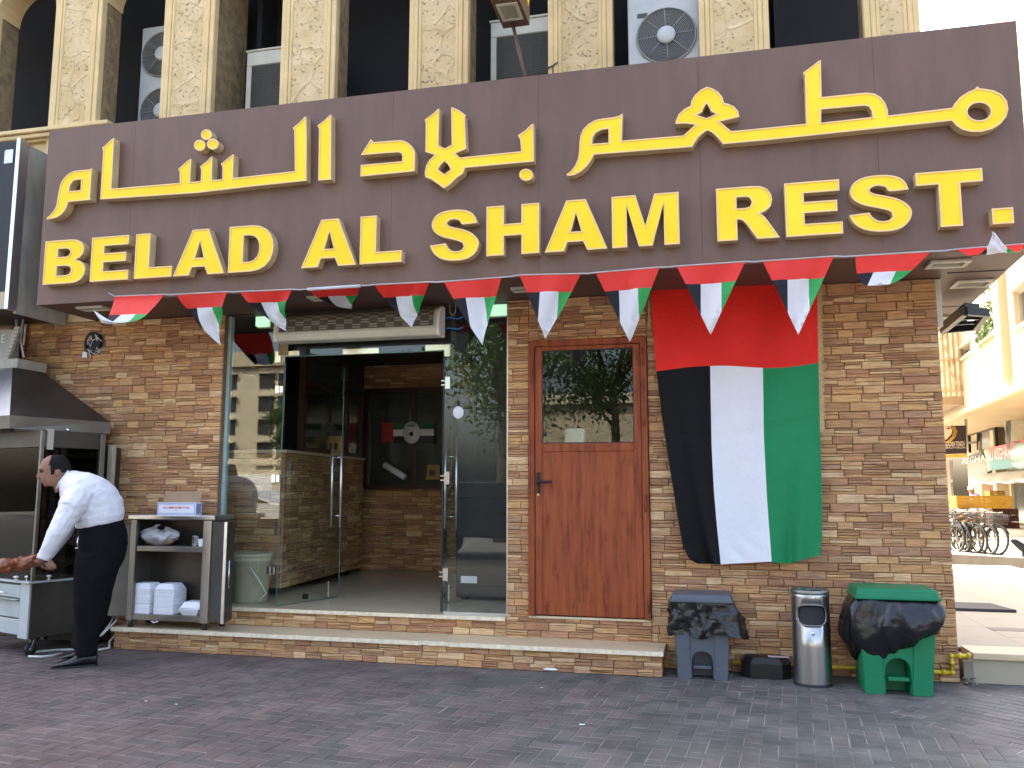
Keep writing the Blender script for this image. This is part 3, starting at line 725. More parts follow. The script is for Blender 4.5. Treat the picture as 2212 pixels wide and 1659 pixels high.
# ------------------------------------------------------------------ letters
YB, YFc = SYF - .001, SYF - .088
def area2(p): return sum(p[i][0] * p[(i + 1) % len(p)][1] - p[(i + 1) % len(p)][0] * p[i][1] for i in range(len(p)))
def inset(p, d):
    """offset a closed counter-clockwise outline inwards by d"""
    n = len(p); out = []
    for i in range(n):
        a, b, c = V(p[i - 1]), V(p[i]), V(p[(i + 1) % n])
        e1 = (b - a).normalized(); e2 = (c - b).normalized()
        n1 = V((-e1.y, e1.x)); n2 = V((-e2.y, e2.x)); m = (n1 + n2)
        if m.length < .2: m = n1
        m.normalize(); k = max(.45, m.dot(n1)); out.append(tuple(b + m * (d / k)))
    return out
def clean(p):
    q = []
    for a in p:
        if not q or (V(a) - V(q[-1])).length > .004: q.append(tuple(a))
    if (V(q[0]) - V(q[-1])).length < .004: q.pop()
    return q
def letter(name, outer, holes=(), label=None, d=.012):
    outer = clean(outer); holes = [clean(h) for h in holes]
    if area2(outer) < 0: outer = outer[::-1]
    holes = [h if area2(h) < 0 else h[::-1] for h in holes]
    io = inset(outer, d); ih = [inset(h, d) for h in holes]
    P = lambda q, y: [V((a, y, b)) for a, b in q]
    mb = MB()
    for lp, il in [(outer, io)] + list(zip(holes, ih)):
        n = len(lp); idx = [(i, (i + 1) % n, (i + 1) % n + n, i + n) for i in range(n)]
        mb.add(P(lp, YB) + P(lp, YFc), idx, 1)                       # returns
        mb.add(P(lp, YFc) + P(il, YFc), idx, 0)                      # trim on the front
        mb.add(P(il, YFc) + P(il, YFc + .006), idx, 0)
    body = mb.build(name, ["letter_trim", "letter_return"], SG)
    f = MB(); f.poly(P(io, YFc + .005), 0, [P(h, YFc + .005) for h in ih]); f.build("letter_face", "letter_yellow", body)
    if label: body['label'] = label
    return body
def box_glyph(ch, x0, x1, z0=3.413, z1=3.838):
    G = {
     'B': ([(0, 0), (0, 1), (.62, 1), (.76, .98), (.87, .92), (.93, .83), (.945, .745), (.92, .65), (.85, .575), (.76, .53), (.87, .49), (.96, .41), (1, .30), (.975, .17), (.90, .07), (.79, .015), (.66, 0)],
           [[(.32, .615), (.32, .80), (.52, .80), (.59, .775), (.62, .71), (.59, .64), (.52, .615)], [(.32, .19), (.32, .405), (.55, .405), (.63, .38), (.665, .298), (.63, .215), (.55, .19)]]),
     'E': ([(0, 0), (0, 1), (.97, 1), (.97, .79), (.34, .79), (.34, .625), (.92, .625), (.92, .42), (.34, .42), (.34, .22), (1, .22), (1, 0)], []),
     'L': ([(0, 0), (0, 1), (.39, 1), (.39, .24), (1, .24), (1, 0)], []),
     'A': ([(0, 0), (.35, 1), (.665, 1), (1, 0), (.68, 0), (.615, .175), (.365, .175), (.31, 0)], [[(.42, .375), (.505, .735), (.59, .375)]]),
     'D': ([(0, 0), (0, 1), (.50, 1), (.68, .975), (.83, .90), (.93, .78), (.985, .64), (1, .5), (.985, .36), (.93, .22), (.83, .10), (.68, .025), (.50, 0)],
           [[(.33, .215), (.33, .785), (.47, .785), (.57, .755), (.645, .68), (.68, .58), (.685, .5), (.68, .42), (.645, .32), (.57, .245), (.47, .215)]]),
     'H': ([(0, 0), (0, 1), (.335, 1), (.335, .625), (.665, .625), (.665, 1), (1, 1), (1, 0), (.665, 0), (.665, .385), (.335, .385), (.335, 0)], []),
     'M': ([(0, 0), (0, 1), (.36, 1), (.5, .40), (.64, 1), (1, 1), (1, 0), (.775, 0), (.775, .80), (.60, 0), (.40, 0), (.225, .80), (.225, 0)], []),
     'R': ([(0, 0), (0, 1), (.56, 1), (.72, .985), (.83, .92), (.885, .82), (.90, .72), (.875, .60), (.80, .52), (.70, .475), (.76, .42), (.83, .31), (1, 0), (.64, 0), (.49, .27), (.43, .355), (.375, .385), (.33, .385), (.33, 0)],
           [[(.33, .595), (.33, .805), (.47, .805), (.54, .785), (.575, .70), (.54, .615), (.47, .595)]]),
     'T': ([(.335, 0), (.335, .765), (0, .765), (0, 1), (1, 1), (1, .765), (.665, .765), (.665, 0)], []),
    }
    o, h = G[ch]; m = lambda q: [(x0 + a * (x1 - x0), z0 + b * (z1 - z0)) for a, b in q]
    letter("letter", m(o), [m(q) for q in h], label="yellow letter " + ch)
for ch, a, b in (('B', -6.15, -5.685), ('E', -5.63, -5.218), ('L', -5.155, -4.76), ('A', -4.745, -4.225), ('D', -4.187, -3.745), ('A', -3.472, -2.955), ('L', -2.922, -2.538),
                 ('H', -1.794, -1.345), ('A', -1.30, -.787), ('M', -.75, -.219), ('R', .068, .534), ('E', .579, .989), ('T', 1.511, 1.963)):
    box_glyph(ch, a, b)
def tr2(c, r, pts): return [(p.x, p.z) for p in (PY(*T(c, r, *q), YFc) for q in pts)]
def smooth(p, closed=True, keep=70):
    """Catmull-Rom through the points; corners sharper than keep degrees stay sharp"""
    n = len(p); out = []
    def corner(i):
        e1 = V(p[i]) - V(p[i - 1]); e2 = V(p[(i + 1) % n]) - V(p[i]); return e1.angle(e2, 0) > rad(keep)
    for i in range(n):
        p1, p2 = V(p[i]), V(p[(i + 1) % n]); p0 = p1 if corner(i) else V(p[i - 1]); p3 = p2 if corner((i + 1) % n) else V(p[(i + 2) % n])
        L = (p2 - p1).length
        for k in range(3 if L > .03 else 1):
            t = k / (3 if L > .03 else 1)
            out.append(tuple(.5 * ((2 * p1) + (p2 - p0) * t + (2 * p0 - 5 * p1 + 4 * p2 - p3) * t * t + (3 * p1 - p0 - 3 * p2 + p3) * t ** 3)))
    return out
S1 = tr2(1, 1, [(1913, 266), (1785, 280), (1764, 252), (1735, 238), (1705, 236), (1670, 245), (1650, 264), (1656, 284), (1690, 300), (1780, 320), (1850, 345), (1900, 385), (1924, 432), (1914, 490), (1880, 540), (1820, 578), (1740, 592), (1650, 590), (1580, 568), (1530, 525), (1503, 463), (1640, 443), (1656, 475), (1690, 504), (1730, 512), (1770, 502), (1793, 475), (1788, 446), (1760, 427), (1690, 408), (1610, 388), (1550, 355), (1522, 312), (1520, 266), (1545, 215), (1600, 176), (1680, 156), (1770, 152), (1845, 168), (1890, 205)])
letter("letter", smooth(S1, keep=60), label="yellow letter S")
sx0, sx1 = min(q[0] for q in S1), max(q[0] for q in S1); sz0, sz1 = min(q[1] for q in S1), max(q[1] for q in S1)
letter("letter", smooth([(1.036 + (a - sx0) / (sx1 - sx0) * .437, 3.407 + (b - sz0) / (sz1 - sz0) * .438) for a, b in S1], keep=60), label="yellow letter S")
letter("letter", [(2.007, 3.408), (2.007, 3.527), (2.147, 3.527), (2.147, 3.408)], label="yellow full stop")
# Arabic
meem_end = tr2(0, 0, [(795, 1450), (770, 1462), (700, 1470), (640, 1478), (590, 1503), (548, 1545), (522, 1590), (510, 1640)]) + tr2(0, 1, [(504, 10), (496, 60), (484, 120), (460, 165), (430, 200), (403, 222), (406, 238), (450, 230), (500, 214), (545, 178), (575, 130), (590, 85), (778, 68), (780, 5)]) + tr2(0, 0, [(786, 1560)])
letter("letter", smooth(meem_end), [tr2(0, 0, [(700, 1550), (695, 1642), (595, 1652), (606, 1598), (630, 1565), (660, 1553)])], label="yellow Arabic letter meem")
lsha = tr2(0, 0, [(985, 1190), (960, 1205), (920, 1245), (882, 1275), (892, 1302), (880, 1480)]) + tr2(0, 1, [(865, 64), (1700, 8)]) + tr2(1, 0, [(0, 1607), (435, 1562), (438, 1200), (433, 1008), (420, 1008), (370, 1062), (318, 1103), (330, 1130), (335, 1478)]) + \
    tr2(0, 0, [(2012, 1538), (2020, 1332), (2010, 1332), (1960, 1375), (1908, 1415), (1922, 1440), (1920, 1548), (1830, 1555), (1836, 1352), (1825, 1352), (1788, 1392), (1725, 1440), (1738, 1462), (1733, 1563), (1642, 1572), (1652, 1372), (1642, 1372), (1600, 1405), (1540, 1460), (1552, 1488), (1552, 1580), (962, 1630), (975, 1400)])
letter("letter", lsha, label="long yellow Arabic letter group lam sheen alif")
def disc(c, r, q, n=22):
    return tr2(c, r, [(q[0] + q[2] * math.cos(2 * math.pi * i / n), q[1] + q[3] * math.sin(2 * math.pi * i / n)) for i in range(n)])
for q in ((1783, 1163, 48, 46), (1725, 1255, 50, 48), (1838, 1245, 50, 48)): letter("letter", disc(0, 0, q), label="round yellow dot of an Arabic letter", d=.015)
letter("letter", tr2(1, 0, [(650, 990), (640, 990), (590, 1040), (530, 1085), (545, 1112), (537, 1560), (648, 1552)]), label="tall yellow Arabic letter alif")
letter("letter", smooth(tr2(1, 0, [(992, 1203), (1020, 1228), (1200, 1213), (1260, 1212), (1312, 1232), (1352, 1270), (1374, 1325), (1370, 1480), (900, 1526), (905, 1425), (1260, 1393), (1264, 1345), (1250, 1322), (1225, 1315), (905, 1340)]), keep=35), label="yellow Arabic letter dal")
lab = tr2(1, 0, [(1584, 940), (1572, 940), (1530, 980), (1457, 1035), (1466, 1060), (1463, 1312), (1545, 1338), (1500, 1378), (1470, 1430), (1457, 1490), (1462, 1530), (1515, 1550), (1575, 1592), (1625, 1628), (1680, 1590), (1735, 1535), (1788, 1500), (1805, 1450)]) + tr2(2, 0, [(188, 1395), (185, 1070), (170, 1072), (110, 1130), (50, 1168), (70, 1200), (78, 1306)]) + tr2(1, 0, [(1762, 1360), (1722, 1325), (1815, 1285), (1803, 1010), (1815, 996), (1760, 955), (1698, 926), (1686, 930), (1690, 1250), (1632, 1282), (1576, 1255)])
letter("letter", lab, [tr2(1, 0, [(1627, 1392), (1655, 1418), (1675, 1450), (1680, 1465), (1627, 1505), (1572, 1463), (1592, 1428)])], label="yellow Arabic letter group ba lam alif")
letter("letter", disc(2, 0, (122, 1510, 61, 52)), label="round yellow dot below the Arabic letter ba")
mat3 = tr2(2, 0, [(956, 980), (925, 1000), (870, 1014), (790, 1022), (720, 1036), (660, 1070), (615, 1115), (590, 1170), (582, 1240), (580, 1300), (570, 1370), (545, 1430), (510, 1475), (468, 1508), (488, 1520), (540, 1512), (600, 1480), (650, 1432), (685, 1382), (708, 1336), (1558, 1270), (1575, 1235), (1610, 1187), (1650, 1150), (1688, 1125), (1730, 1145), (1780, 1190), (1822, 1245)]) + \
    tr2(3, 0, [(0, 1210), (1590, 1043), (1620, 1080), (1680, 1120), (1760, 1140), (1850, 1138), (1940, 1112), (2010, 1070), (2060, 1010), (2078, 940), (2065, 870), (2020, 815), (1950, 780), (1880, 768), (1830, 764), (1808, 746), (1788, 768), (1730, 793), (1660, 838), (1612, 895), (1592, 930), (1040, 998), (1036, 950), (1015, 890), (975, 840), (920, 808), (850, 800), (780, 806), (464, 838), (457, 520), (445, 520), (380, 570), (300, 630), (318, 652), (330, 1068), (0, 1102)]) + \
    tr2(2, 0, [(1895, 1133), (1795, 1050), (1880, 1030), (1965, 1010), (1955, 960), (1920, 920), (1870, 897), (1832, 888), (1820, 840), (1785, 795), (1735, 765), (1685, 748), (1630, 775), (1580, 820), (1550, 870), (1543, 914), (1490, 940), (1440, 985), (1415, 1040), (1412, 1070), (1500, 1066), (1582, 1078), (1480, 1170), (948, 1215)])
letter("letter", mat3, [tr2(2, 0, [(833, 1112), (833, 1232), (693, 1242), (697, 1190), (720, 1150), (770, 1122)]),
    tr2(2, 0, [(1682, 893), (1707, 930), (1718, 960), (1762, 985), (1682, 1020), (1598, 995), (1645, 965), (1656, 930)]),
    tr2(3, 0, [(460, 945), (460, 1060), (905, 1010), (895, 955), (872, 922), (835, 912)]),
    tr2(3, 0, [(1825 + 100 * math.cos(t), 963 + 76 * math.sin(t)) for t in [i * math.pi / 12 for i in range(24)]])], label="long yellow Arabic word at the right end of the sign")
# ================================================================== condensers behind the pillars
def fan_unit(name, label, x0, x1, z0, z1, y, fans, depth=.32, m="ac_grey", group=None):
    t = thing(name, label, "air conditioner", ((x0 + x1) / 2, y + depth / 2, z0), group)
    MB().box((x0, y, z0), (x1, y + depth, z1)).build("casing", m, t, bevel=.012)
    for fx, fz, r in fans:
        mb = MB(); A = Matrix(((1, 0, 0), (0, 0, 1), (0, 1, 0)))
        mb.lathe([(0, -.002), (r * .97, -.002), (r, -.008)], (fx, y, fz), 36, ax=A); dk = mb.build("fan_opening", "ac_dark", t)
        mb = MB()
        for k in range(5):
            a0 = k * 2 * math.pi / 5
            mb.add([V((fx + rr * math.cos(a0 + aa), y - .006 + dy, fz + rr * math.sin(a0 + aa))) for rr, aa, dy in ((.2 * r, 0, .0), (.9 * r, .1, 0.0), (.9 * r, .75, .004), (.2 * r, .7, .004))], [(0, 1, 2, 3)])
        mb.build("fan_blade", "ac_dark", t)
        mb = MB()
        for i in range(14):
            rr = r * (.32 + .68 * i / 13)
            mb.tube([(fx + rr * math.cos(a), y - .018 - .012 * (1 - (rr / r) ** 2), fz + rr * math.sin(a)) for a in [j * math.pi / 20 for j in range(41)]], .0017 if i < 13 else .007, 4, cap=False)
        for k in range(8):
            a = k * math.pi / 4 + .05
            mb.tube([(fx + .25 * r * math.cos(a), y - .034, fz + .25 * r * math.sin(a)), (fx + r * 1.02 * math.cos(a), y - .018, fz + r * 1.02 * math.sin(a))], .0035, 4)
        tag(mb.build("fan_grille", "wire_grey", t), kind='stuff')
        mb = MB(); mb.lathe([(0, -.048), (.24 * r, -.046), (.31 * r, -.036), (.315 * r, -.028)], (fx, y, fz), 24, ax=A); mb.build("hub_cap", m, t)
    return t
yA = .12
c1 = PY(*T(2, 0, 1333, 312), yA); r1 = (PY(*T(2, 0, 1590, 312), yA) - PY(*T(2, 0, 1080, 330), yA)).length / 2
u = fan_unit("condenser_unit", "pale grey two fan condenser nearest the street corner, above the sign", PY(1356, 60, yA).x, PY(1511, 60, yA).x, c1.z - .42, c1.z + 1.0, yA, [(c1.x, c1.z, r1), (c1.x, c1.z + .66, r1)], group="condensers behind the pillars")
p0, p1 = PY(*T(2, 0, 1082, 125), yA), PY(*T(2, 0, 1170, 150), yA)
MB().box((p0.x, yA - .006, p1.z), (p1.x, yA + .001, p0.z)).build("name_plate", "ac_dark", u)
yB_ = .50
cB1, cB2 = PY(352, 118, yB_), PY(349, 240, yB_)
fan_unit("condenser_unit", "grey two fan condenser half hidden in shade behind the second pillar from the left", PY(303, 150, yB_).x, PY(303, 150, yB_).x + .75, cB2.z - .35, cB1.z + .36, yB_, [(cB1.x, cB1.z, .27), (cB2.x, cB2.z, .27)], group="condensers behind the pillars")
def coil_unit(label, x0, x1, z0, z1, y):
    t = thing("condenser_unit", label, "air conditioner", ((x0 + x1) / 2, y + .2, z0), "condensers behind the pillars")
    MB().box((x0, y + .02, z0), (x1, y + .45, z1)).build("casing", "ac_cream", t, bevel=.01)
    fr = MB(); zt = z1 - .17
    fr.box((x0, y, zt), (x1, y + .019, z1 - .012)); fr.box((x0, y, z0), (x0 + .06, y + .019, zt - .001)); fr.box((x1 - .06, y, z0), (x1, y + .019, zt - .001)); fr.build("front_frame", "ac_cream", t, bevel=.006, segs=1)
    MB().box((x0 - .012, y - .012, z1 - .011), (x1 + .012, y + .46, z1 + .012)).build("lid", "ac_cream", t, bevel=.005, segs=1)
    MB().box((x0 + .061, y + .012, z0), (x1 - .061, y + .0195, zt - .002)).build("coil", "ac_dark", t)
    mb = MB(); z = z0 + .01
    while z < zt - .01: mb.box((x0 + .061, y + .003, z), (x1 - .061, y + .009, z + .0075)); z += .018
    for k in range(9):
        x = x0 + .07 + (x1 - x0 - .14) * k / 8; mb.box((x, y + .0005, z0), (x + .003, y + .003, zt - .003))
    tag(mb.build("coil_grille", "coil", t), kind='stuff')
    return t
yC = .36
a, b = PY(534, 112, yC), PY(608, 104, yC)
coil_unit("cream coil condenser standing behind the third pillar from the left", a.x, a.x + .72, 5.29, a.z, yC)
a = PY(1060, 48, yC)
coil_unit("cream coil condenser below the projecting lamp sign", a.x, a.x + .82, 5.0, a.z, yC)

# ------------------------------------------------------------------ projecting box sign with its lamp and stay
zb = 5.62
P = [PZ(1087.4, 63.4, zb), PZ(1144.4, 55.1, zb)]
x0, x1, yb = P[0].x, P[1].x, min(P[0].y, P[1].y)
t = thing("projecting_sign", "brown box sign sticking out over the shop sign with a lamp in its underside", "sign", ((x0 + x1) / 2, yb - .5, zb))
MB().box((x0, yb - 1.1, zb), (x1, yb, zb + .9)).build("box", "sign_brown", t, bevel=.004, segs=1)
cx, cy = (x0 + x1) / 2, yb - .26
mb = MB()
for aa, bb in (((x0 + .03, cy - .13), (x1 - .03, cy - .105)), ((x0 + .03, cy + .105), (x1 - .03, cy + .13)), ((x0 + .03, cy - .104), (x0 + .055, cy + .104)), ((x1 - .055, cy - .104), (x1 - .03, cy + .104))): mb.box((*aa, zb - .012), (*bb, zb + .01))
lf = mb.build("lamp_frame", "ac_cream", t); MB().box((x0 + .056, cy - .103, zb - .004), (x1 - .056, cy + .103, zb + .01)).build("lamp_lens", "concrete_grey", lf)
mb = MB()
for k, (dy, dz, s) in enumerate(((-.10, .20, .05), (-.16, .27, .055), (-.24, .25, .06), (-.33, .33, .07))):
    mb.ball((x1 + .004, yb + dy, zb + dz), (.012, s * .5, s * 1.5), 10)
mb.build("emblem", "letter_yellow", t)
q = PZ(1111, 60, zb); e = V((q.x + .12, SYF + .10, SZ1 - .005)); e.x = PY(1137, 160, e.y).x
MB().tube([(q.x, yb - .06, zb), tuple(e)], .016, 8).build("stay_rod", "soffit_brown", t)
# small metal clip on the pillar foot next to it
c0 = PY(*T(2, 0, 350, 570), -.07)
t = thing("wire_clip", "small rusty wire clip hanging at the foot of the pillar above the sign", "bracket", tuple(c0))
MB().tube([c0 + V((-.06, 0, -.02)), c0, c0 + V((.05, 0, .03))], .008, 6).tube([c0, c0 + V((.005, 0, -.12))], .005, 6).build("clip", "steel_dark", t)

# ================================================================== glass entrance
GX0, GX1, GY, GZ0, GZ1 = -4.755, -1.84, .085, .372, 3.235
LX, RX, TZ = -4.135, -2.468, 2.80           # hinge lines of the two leaves, underside of the transom
E_ = thing("glass_entrance", "frameless glass shop entrance with both leaves pushed inwards", "entrance", (-3.3, GY, GZ0))
def pane(name, x0, x1, z0, z1, parent=E_):
    o = MB().box((x0, GY, z0), (x1, GY + .012, z1)).build(name, "glass", parent); return o
pl = pane("fixed_pane", GX0 + .02, LX - .004, GZ0 + .004, GZ1); pr = pane("fixed_pane", RX + .004, GX1 - .012, GZ0 + .02, GZ1); pt = pane("transom_pane", LX, RX, TZ + .01, GZ1)
MB().box((LX - .0035, GY - .001, GZ0 + .005), (LX - .0005, GY + .013, TZ)).build("pane_edge", "glass_edge", pl)
MB().box((RX - .012, GY - .002, GZ0 + .02), (RX + .0035, GY + .014, TZ)).build("pane_edge", "black_rubber", pr)
MB().box((LX, GY - .001, TZ + .002), (RX, GY + .013, TZ + .009)).build("pane_edge", "glass_edge", pt)
mb = MB(); mb.box((GX0 - .012, GY - .02, GZ0), (GX0 + .019, GY + .04, GZ1)); mb.build("left_channel", "glass_edge_light", E_)
MB().box((GX1 - .011, GY - .03, GZ0), (GX1 + .008, GY + .04, GZ1)).build("right_channel", "aluminium", E_)
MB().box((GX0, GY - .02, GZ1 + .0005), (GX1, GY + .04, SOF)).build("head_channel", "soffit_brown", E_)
MB().box((RX + .02, GY - .012, GZ0 + .0005), (GX1 - .012, GY + .03, GZ0 + .019)).build("floor_channel", "aluminium", E_)
# patch fittings
def plate(x0, x1, z0, z1, name="patch_fitting", m="brass_steel", parent=E_):
    return MB().box((x0, GY - .014, z0), (x1, GY + .026, z1)).build(name, m, parent, bevel=.004, segs=1)
def W(px, py, y=GY): return PY(px, py, y)
def lplate(pts, m="brass_steel"):
    P = [W(*q) for q in pts]
    MB().prism([(p.x, GY - .014, p.z) for p in P], (0, .04, 0)).build("patch_fitting", m, E_, bevel=.004, segs=1)
lplate([T(1, 1, 172, 1378), T(1, 1, 375, 1372), T(1, 1, 374, 1415), T(1, 1, 218, 1420), T(1, 1, 217, 1476), T(1, 1, 168, 1477)])
lplate([T(1, 1, 1465, 1322), T(1, 1, 1683, 1317), T(1, 1, 1680, 1425), T(1, 1, 1630, 1425), T(1, 1, 1628, 1368), T(1, 1, 1464, 1378)])
a, b = W(*T(1, 1, 754, 1358)), W(*T(1, 1, 1067, 1388)); plate(a.x, b.x, b.z - .01, a.z)
a, b = W(*T(1, 1, 205, 1310)), W(*T(1, 1, 285, 1412)); MB().box((a.x, GY - .03, b.z), (b.x, GY - .015, a.z)).build("stone_weight", "rough_plaster", E_, bevel=.01)
for q in (T(1, 2, 205, 48), T(1, 2, 175, 815), T(1, 2, 130, 1612)):
    c = W(*q); plate(c.x - .045, c.x - .003, c.z - .04, c.z + .04, "hinge", "chrome"); plate(c.x + .003, c.x + .04, c.z - .035, c.z + .035, "hinge", "chrome")
for q in (T(1, 2, 1645, -10), T(1, 2, 1638, 812), T(1, 2, 1625, 1645)):
    c = W(*q); plate(c.x - .012, c.x + .038, c.z - .06, c.z + .06, "hinge", "chrome"); plate(c.x - .05, c.x - .014, c.z + .012, c.z + .028, "hinge", "chrome"); plate(c.x - .05, c.x - .014, c.z - .028, c.z - .012, "hinge", "chrome")
# the two leaves
def leaf(hx, fx, fy, label, handle_off):
    h = V((hx, GY + .006, 0)); f = V((fx, fy, 0)); d = (f - h).normalized(); L = .83; n = V((-d.y, d.x, 0))
    M = Matrix((d, n, V((0, 0, 1)))).transposed()
    o = MB().obox(h + d * (L / 2 + .012) + V((0, 0, (GZ0 + .012 + TZ) / 2)), (L, .011, TZ - GZ0 - .012), M).build("door_leaf", "glass", E_)
    o['label'] = label
    mb = MB(); mb.obox(h + d * (L + .0135) + V((0, 0, (GZ0 + TZ) / 2)), (.003, .012, TZ - GZ0 - .02), M); mb.obox(h + d * (L / 2) + V((0, 0, GZ0 + .009)), (L, .012, .004), M); mb.build("leaf_edge", "glass_edge", o)
    for s in (-1, 1):
        hb = MB(); c = h + d * (L - .06) + n * (s * .065)
        zs = [1.02, 1.3, 1.6, 2.02]
        hb.tube([c + V((0, 0, z)) for z in (1.10, 1.56, 2.03)], [.0105, .015, .0105], 12); hb.build("pull_handle", "aluminium", o)
    hb = MB()
    for z in (1.22, 1.83): hb.tube([h + d * (L - .06) - n * .065 + V((0, 0, z)), h + d * (L - .06) + n * .065 + V((0, 0, z))], .008, 8)
    hb.build("handle_post", "chrome", o)
    MB().obox(h + d * (L - .08) + V((0, 0, GZ0 + .10)), (.14, .028, .16), M).build("floor_lock", "chrome", o, bevel=.004)
    MB().obox(h + d * (L * .45) + V((0, 0, GZ0 + .06)), (.05, .03, .05), M).build("door_stop", "black_rubber", o)
    return o
leaf(LX, -3.86, .90, "left glass leaf opened inwards", 0)
dv = V((RX, GY, 0)) - V((0, -7.47, 0)); dv.normalize()
leaf(RX - .003, RX - .003 + dv.x + .10, GY + dv.y, "right glass leaf seen edge on", 0)
c = W(990, 891); MB().lathe([(0, -.0035), (.052, -.0035), (.053, -.0005)], (c.x, GY, c.z), 24, ax=Matrix(((1, 0, 0), (0, 0, 1), (0, 1, 0))), sy=1.12).build("round_sticker", "paper_white", pr)
# lit tubes seen through the top of the glass
for px, py, w in ((566, 692, .068), (1075, 667, .085)):
    c = W(px, py, .2); t = thing("wall_light", "mint white lit light box above the " + ("left glass pane" if px < 800 else "right glass pane"), "light", tuple(c))
    MB().box((c.x - w, .19, c.z - .06), (c.x + w, .24, c.z + .06)).build("lamp_glass", "tube_light", t, bevel=.004)
    MB().box((c.x - w - .01, .241, c.z - .07), (c.x + w + .01, .30, c.z + .07)).build("lamp_back", "ac_cream", t)

# ------------------------------------------------------------------ air curtain over the doorway
yF = -.17
q0, q1 = PY(*T(1, 1, 115, 1100), yF), PY(*T(1, 1, 1555, 1000), yF)
ax0, ax1 = PY(*T(1, 1, 150, 1235), yF).x, PY(*T(1, 1, 1585, 1200), yF).x
zt, zl, zbm = PY(*T(1, 1, 1530, 1000), yF + .06).z, PY(*T(1, 1, 1580, 1172), yF).z, PY(*T(1, 1, 1580, 1232), yF).z
t = thing("air_curtain", "long cream air curtain with a checkered intake grille over the open doorway", "air curtain", ((ax0 + ax1) / 2, 0, zbm))
prof = [(-.002, zt + .015), (-.08, zt + .012), (-.13, zt - .02), (-.155, zt - .07), (-.172, zl + .02), (-.178, zl), (-.165, zbm + .01), (-.15, zbm), (-.002, zbm)]
MB().prism([(ax0 + .03, y, z) for y, z in prof], (ax1 - ax0 - .06, 0, 0)).build("housing", "ac_cream", t)
for xa in (ax0, ax1 - .03):
    MB().prism([(xa, y * 1.04 if y < -.01 else y, z + (.004 if z > zl else -.002)) for y, z in prof], (.03, 0, 0)).build("end_cap", "white_plastic", t, bevel=.006)
mb = MB(); gp = [(-.085, zt + .010), (-.135, zt - .022), (-.160, zt - .07), (-.177, zl + .022)]
for k in range(len(gp) - 1):
    (ya, za), (yb2, zb2) = gp[k], gp[k + 1]
    mb.add([(ax0 + .06, ya - .003, za), (ax1 - .06, ya - .003, za), (ax1 - .06, yb2 - .003, zb2), (ax0 + .06, yb2 - .003, zb2)], [(0, 1, 2, 3)])
gb = mb.build("intake_grille", "coil", t)
mb = MB(); N = 74
def gpt(s):
    s *= 3; k = min(2, int(s)); f = s - k; return gp[k][0] + (gp[k + 1][0] - gp[k][0]) * f, gp[k][1] + (gp[k + 1][1] - gp[k][1]) * f
for i in range(N):
    x = ax0 + .062 + (ax1 - ax0 - .124) * i / N
    for j in range(14):
        dark = (i // 4 + j // 2) % 2 == 0
        if dark: continue
        ya, za = gpt(j / 14); yc, zc = gpt((j + .55) / 14)
        w = (ax1 - ax0 - .124) / N
        mb.add([(x, ya - .006, za), (x + w * .96, ya - .006, za), (x + w * .96, yc - .006, zc), (x, yc - .006, zc)], [(0, 1, 2, 3)])
tag(mb.build("grille_slat", "grille_beige", t), kind='stuff')
# loose blue and black wires next to it
a = PY(*T(1, 1, 1700, 950), .02)
t = thing("loose_wire", "loose blue and black wires beside the air curtain", "wire", tuple(a))
for k, m in ((0, "cable_blue"), (1, "cable_blue"), (2, "black_rubber")):
    z = a.z - .16 - .1 * k
    if k < 2: MB().tube([(a.x - .11, .03, z), (a.x - .03, .02, z + .012), (a.x + .05, .03, z - .005), (a.x + .10, .03, z + .015)], .007, 6).build("blue_wire", m, t)
    else: MB().tube([(a.x + .03 * math.cos(s), .02, a.z - .05 + .08 * math.sin(s)) for s in [i * .4 for i in range(17)]], .004, 5).build("wire_loop", "wire_grey", t)

# ================================================================== interior of the restaurant
tl = MB(); tl.box((-7.15, .29, .3), (-1.0, 5.2, .3715)); fl = tl.build("floor", "floor_tile"); tag(fl, kind='structure')
YBW = 3.85
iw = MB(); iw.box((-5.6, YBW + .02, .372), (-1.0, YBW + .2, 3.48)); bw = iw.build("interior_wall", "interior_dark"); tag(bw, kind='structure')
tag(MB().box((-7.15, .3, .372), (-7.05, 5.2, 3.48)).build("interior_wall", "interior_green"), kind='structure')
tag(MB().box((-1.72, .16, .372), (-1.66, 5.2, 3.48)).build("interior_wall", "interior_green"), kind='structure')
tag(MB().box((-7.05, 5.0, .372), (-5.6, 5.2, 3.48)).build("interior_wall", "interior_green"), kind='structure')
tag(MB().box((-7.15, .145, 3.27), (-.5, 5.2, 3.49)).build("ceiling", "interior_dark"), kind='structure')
a, b = PY(800, 850, YBW), PY(957, 1047, YBW)
wx0, wx1, wz0, wz1 = a.x, -3.55, b.z, a.z
clad(bw, V((0, YBW + .008, 0)), 0, [(wx0 - .12, -2.2, .372, wz0 - .03), (wx0 - .12, -2.2, wz1 + .05, 3.3), (wx1 + .08, -2.2, wz0, wz1)], 41, nmax=150, ch=(.07, .085), cwid=(.18, .3))
t = thing("serving_window", "dark wooden serving window in the stone wall at the back of the restaurant", "window", ((wx0 + wx1) / 2, YBW, wz0))
mb = MB(); f = .06
mb.box((wx0 - f, YBW - .06, wz0 - f), (wx0, YBW + .019, wz1 + f)); mb.box((wx1, YBW - .06, wz0 - f), (wx1 + f, YBW + .019, wz1 + f)); mb.box((wx0, YBW - .06, wz1), (wx1, YBW + .019, wz1 + f)); mb.box((wx0, YBW - .10, wz0 - f), (wx1, YBW + .019, wz0)); mb.build("window_frame", "wood_dark", t)
MB().box((wx0, YBW + .004, wz0), (wx1, YBW + .012, wz1)).build("pane", "far_glass", t)
MB().box((-4.16, YBW - .02, wz0), (-4.11, YBW + .003, wz1)).build("mullion", "wood_dark", t)
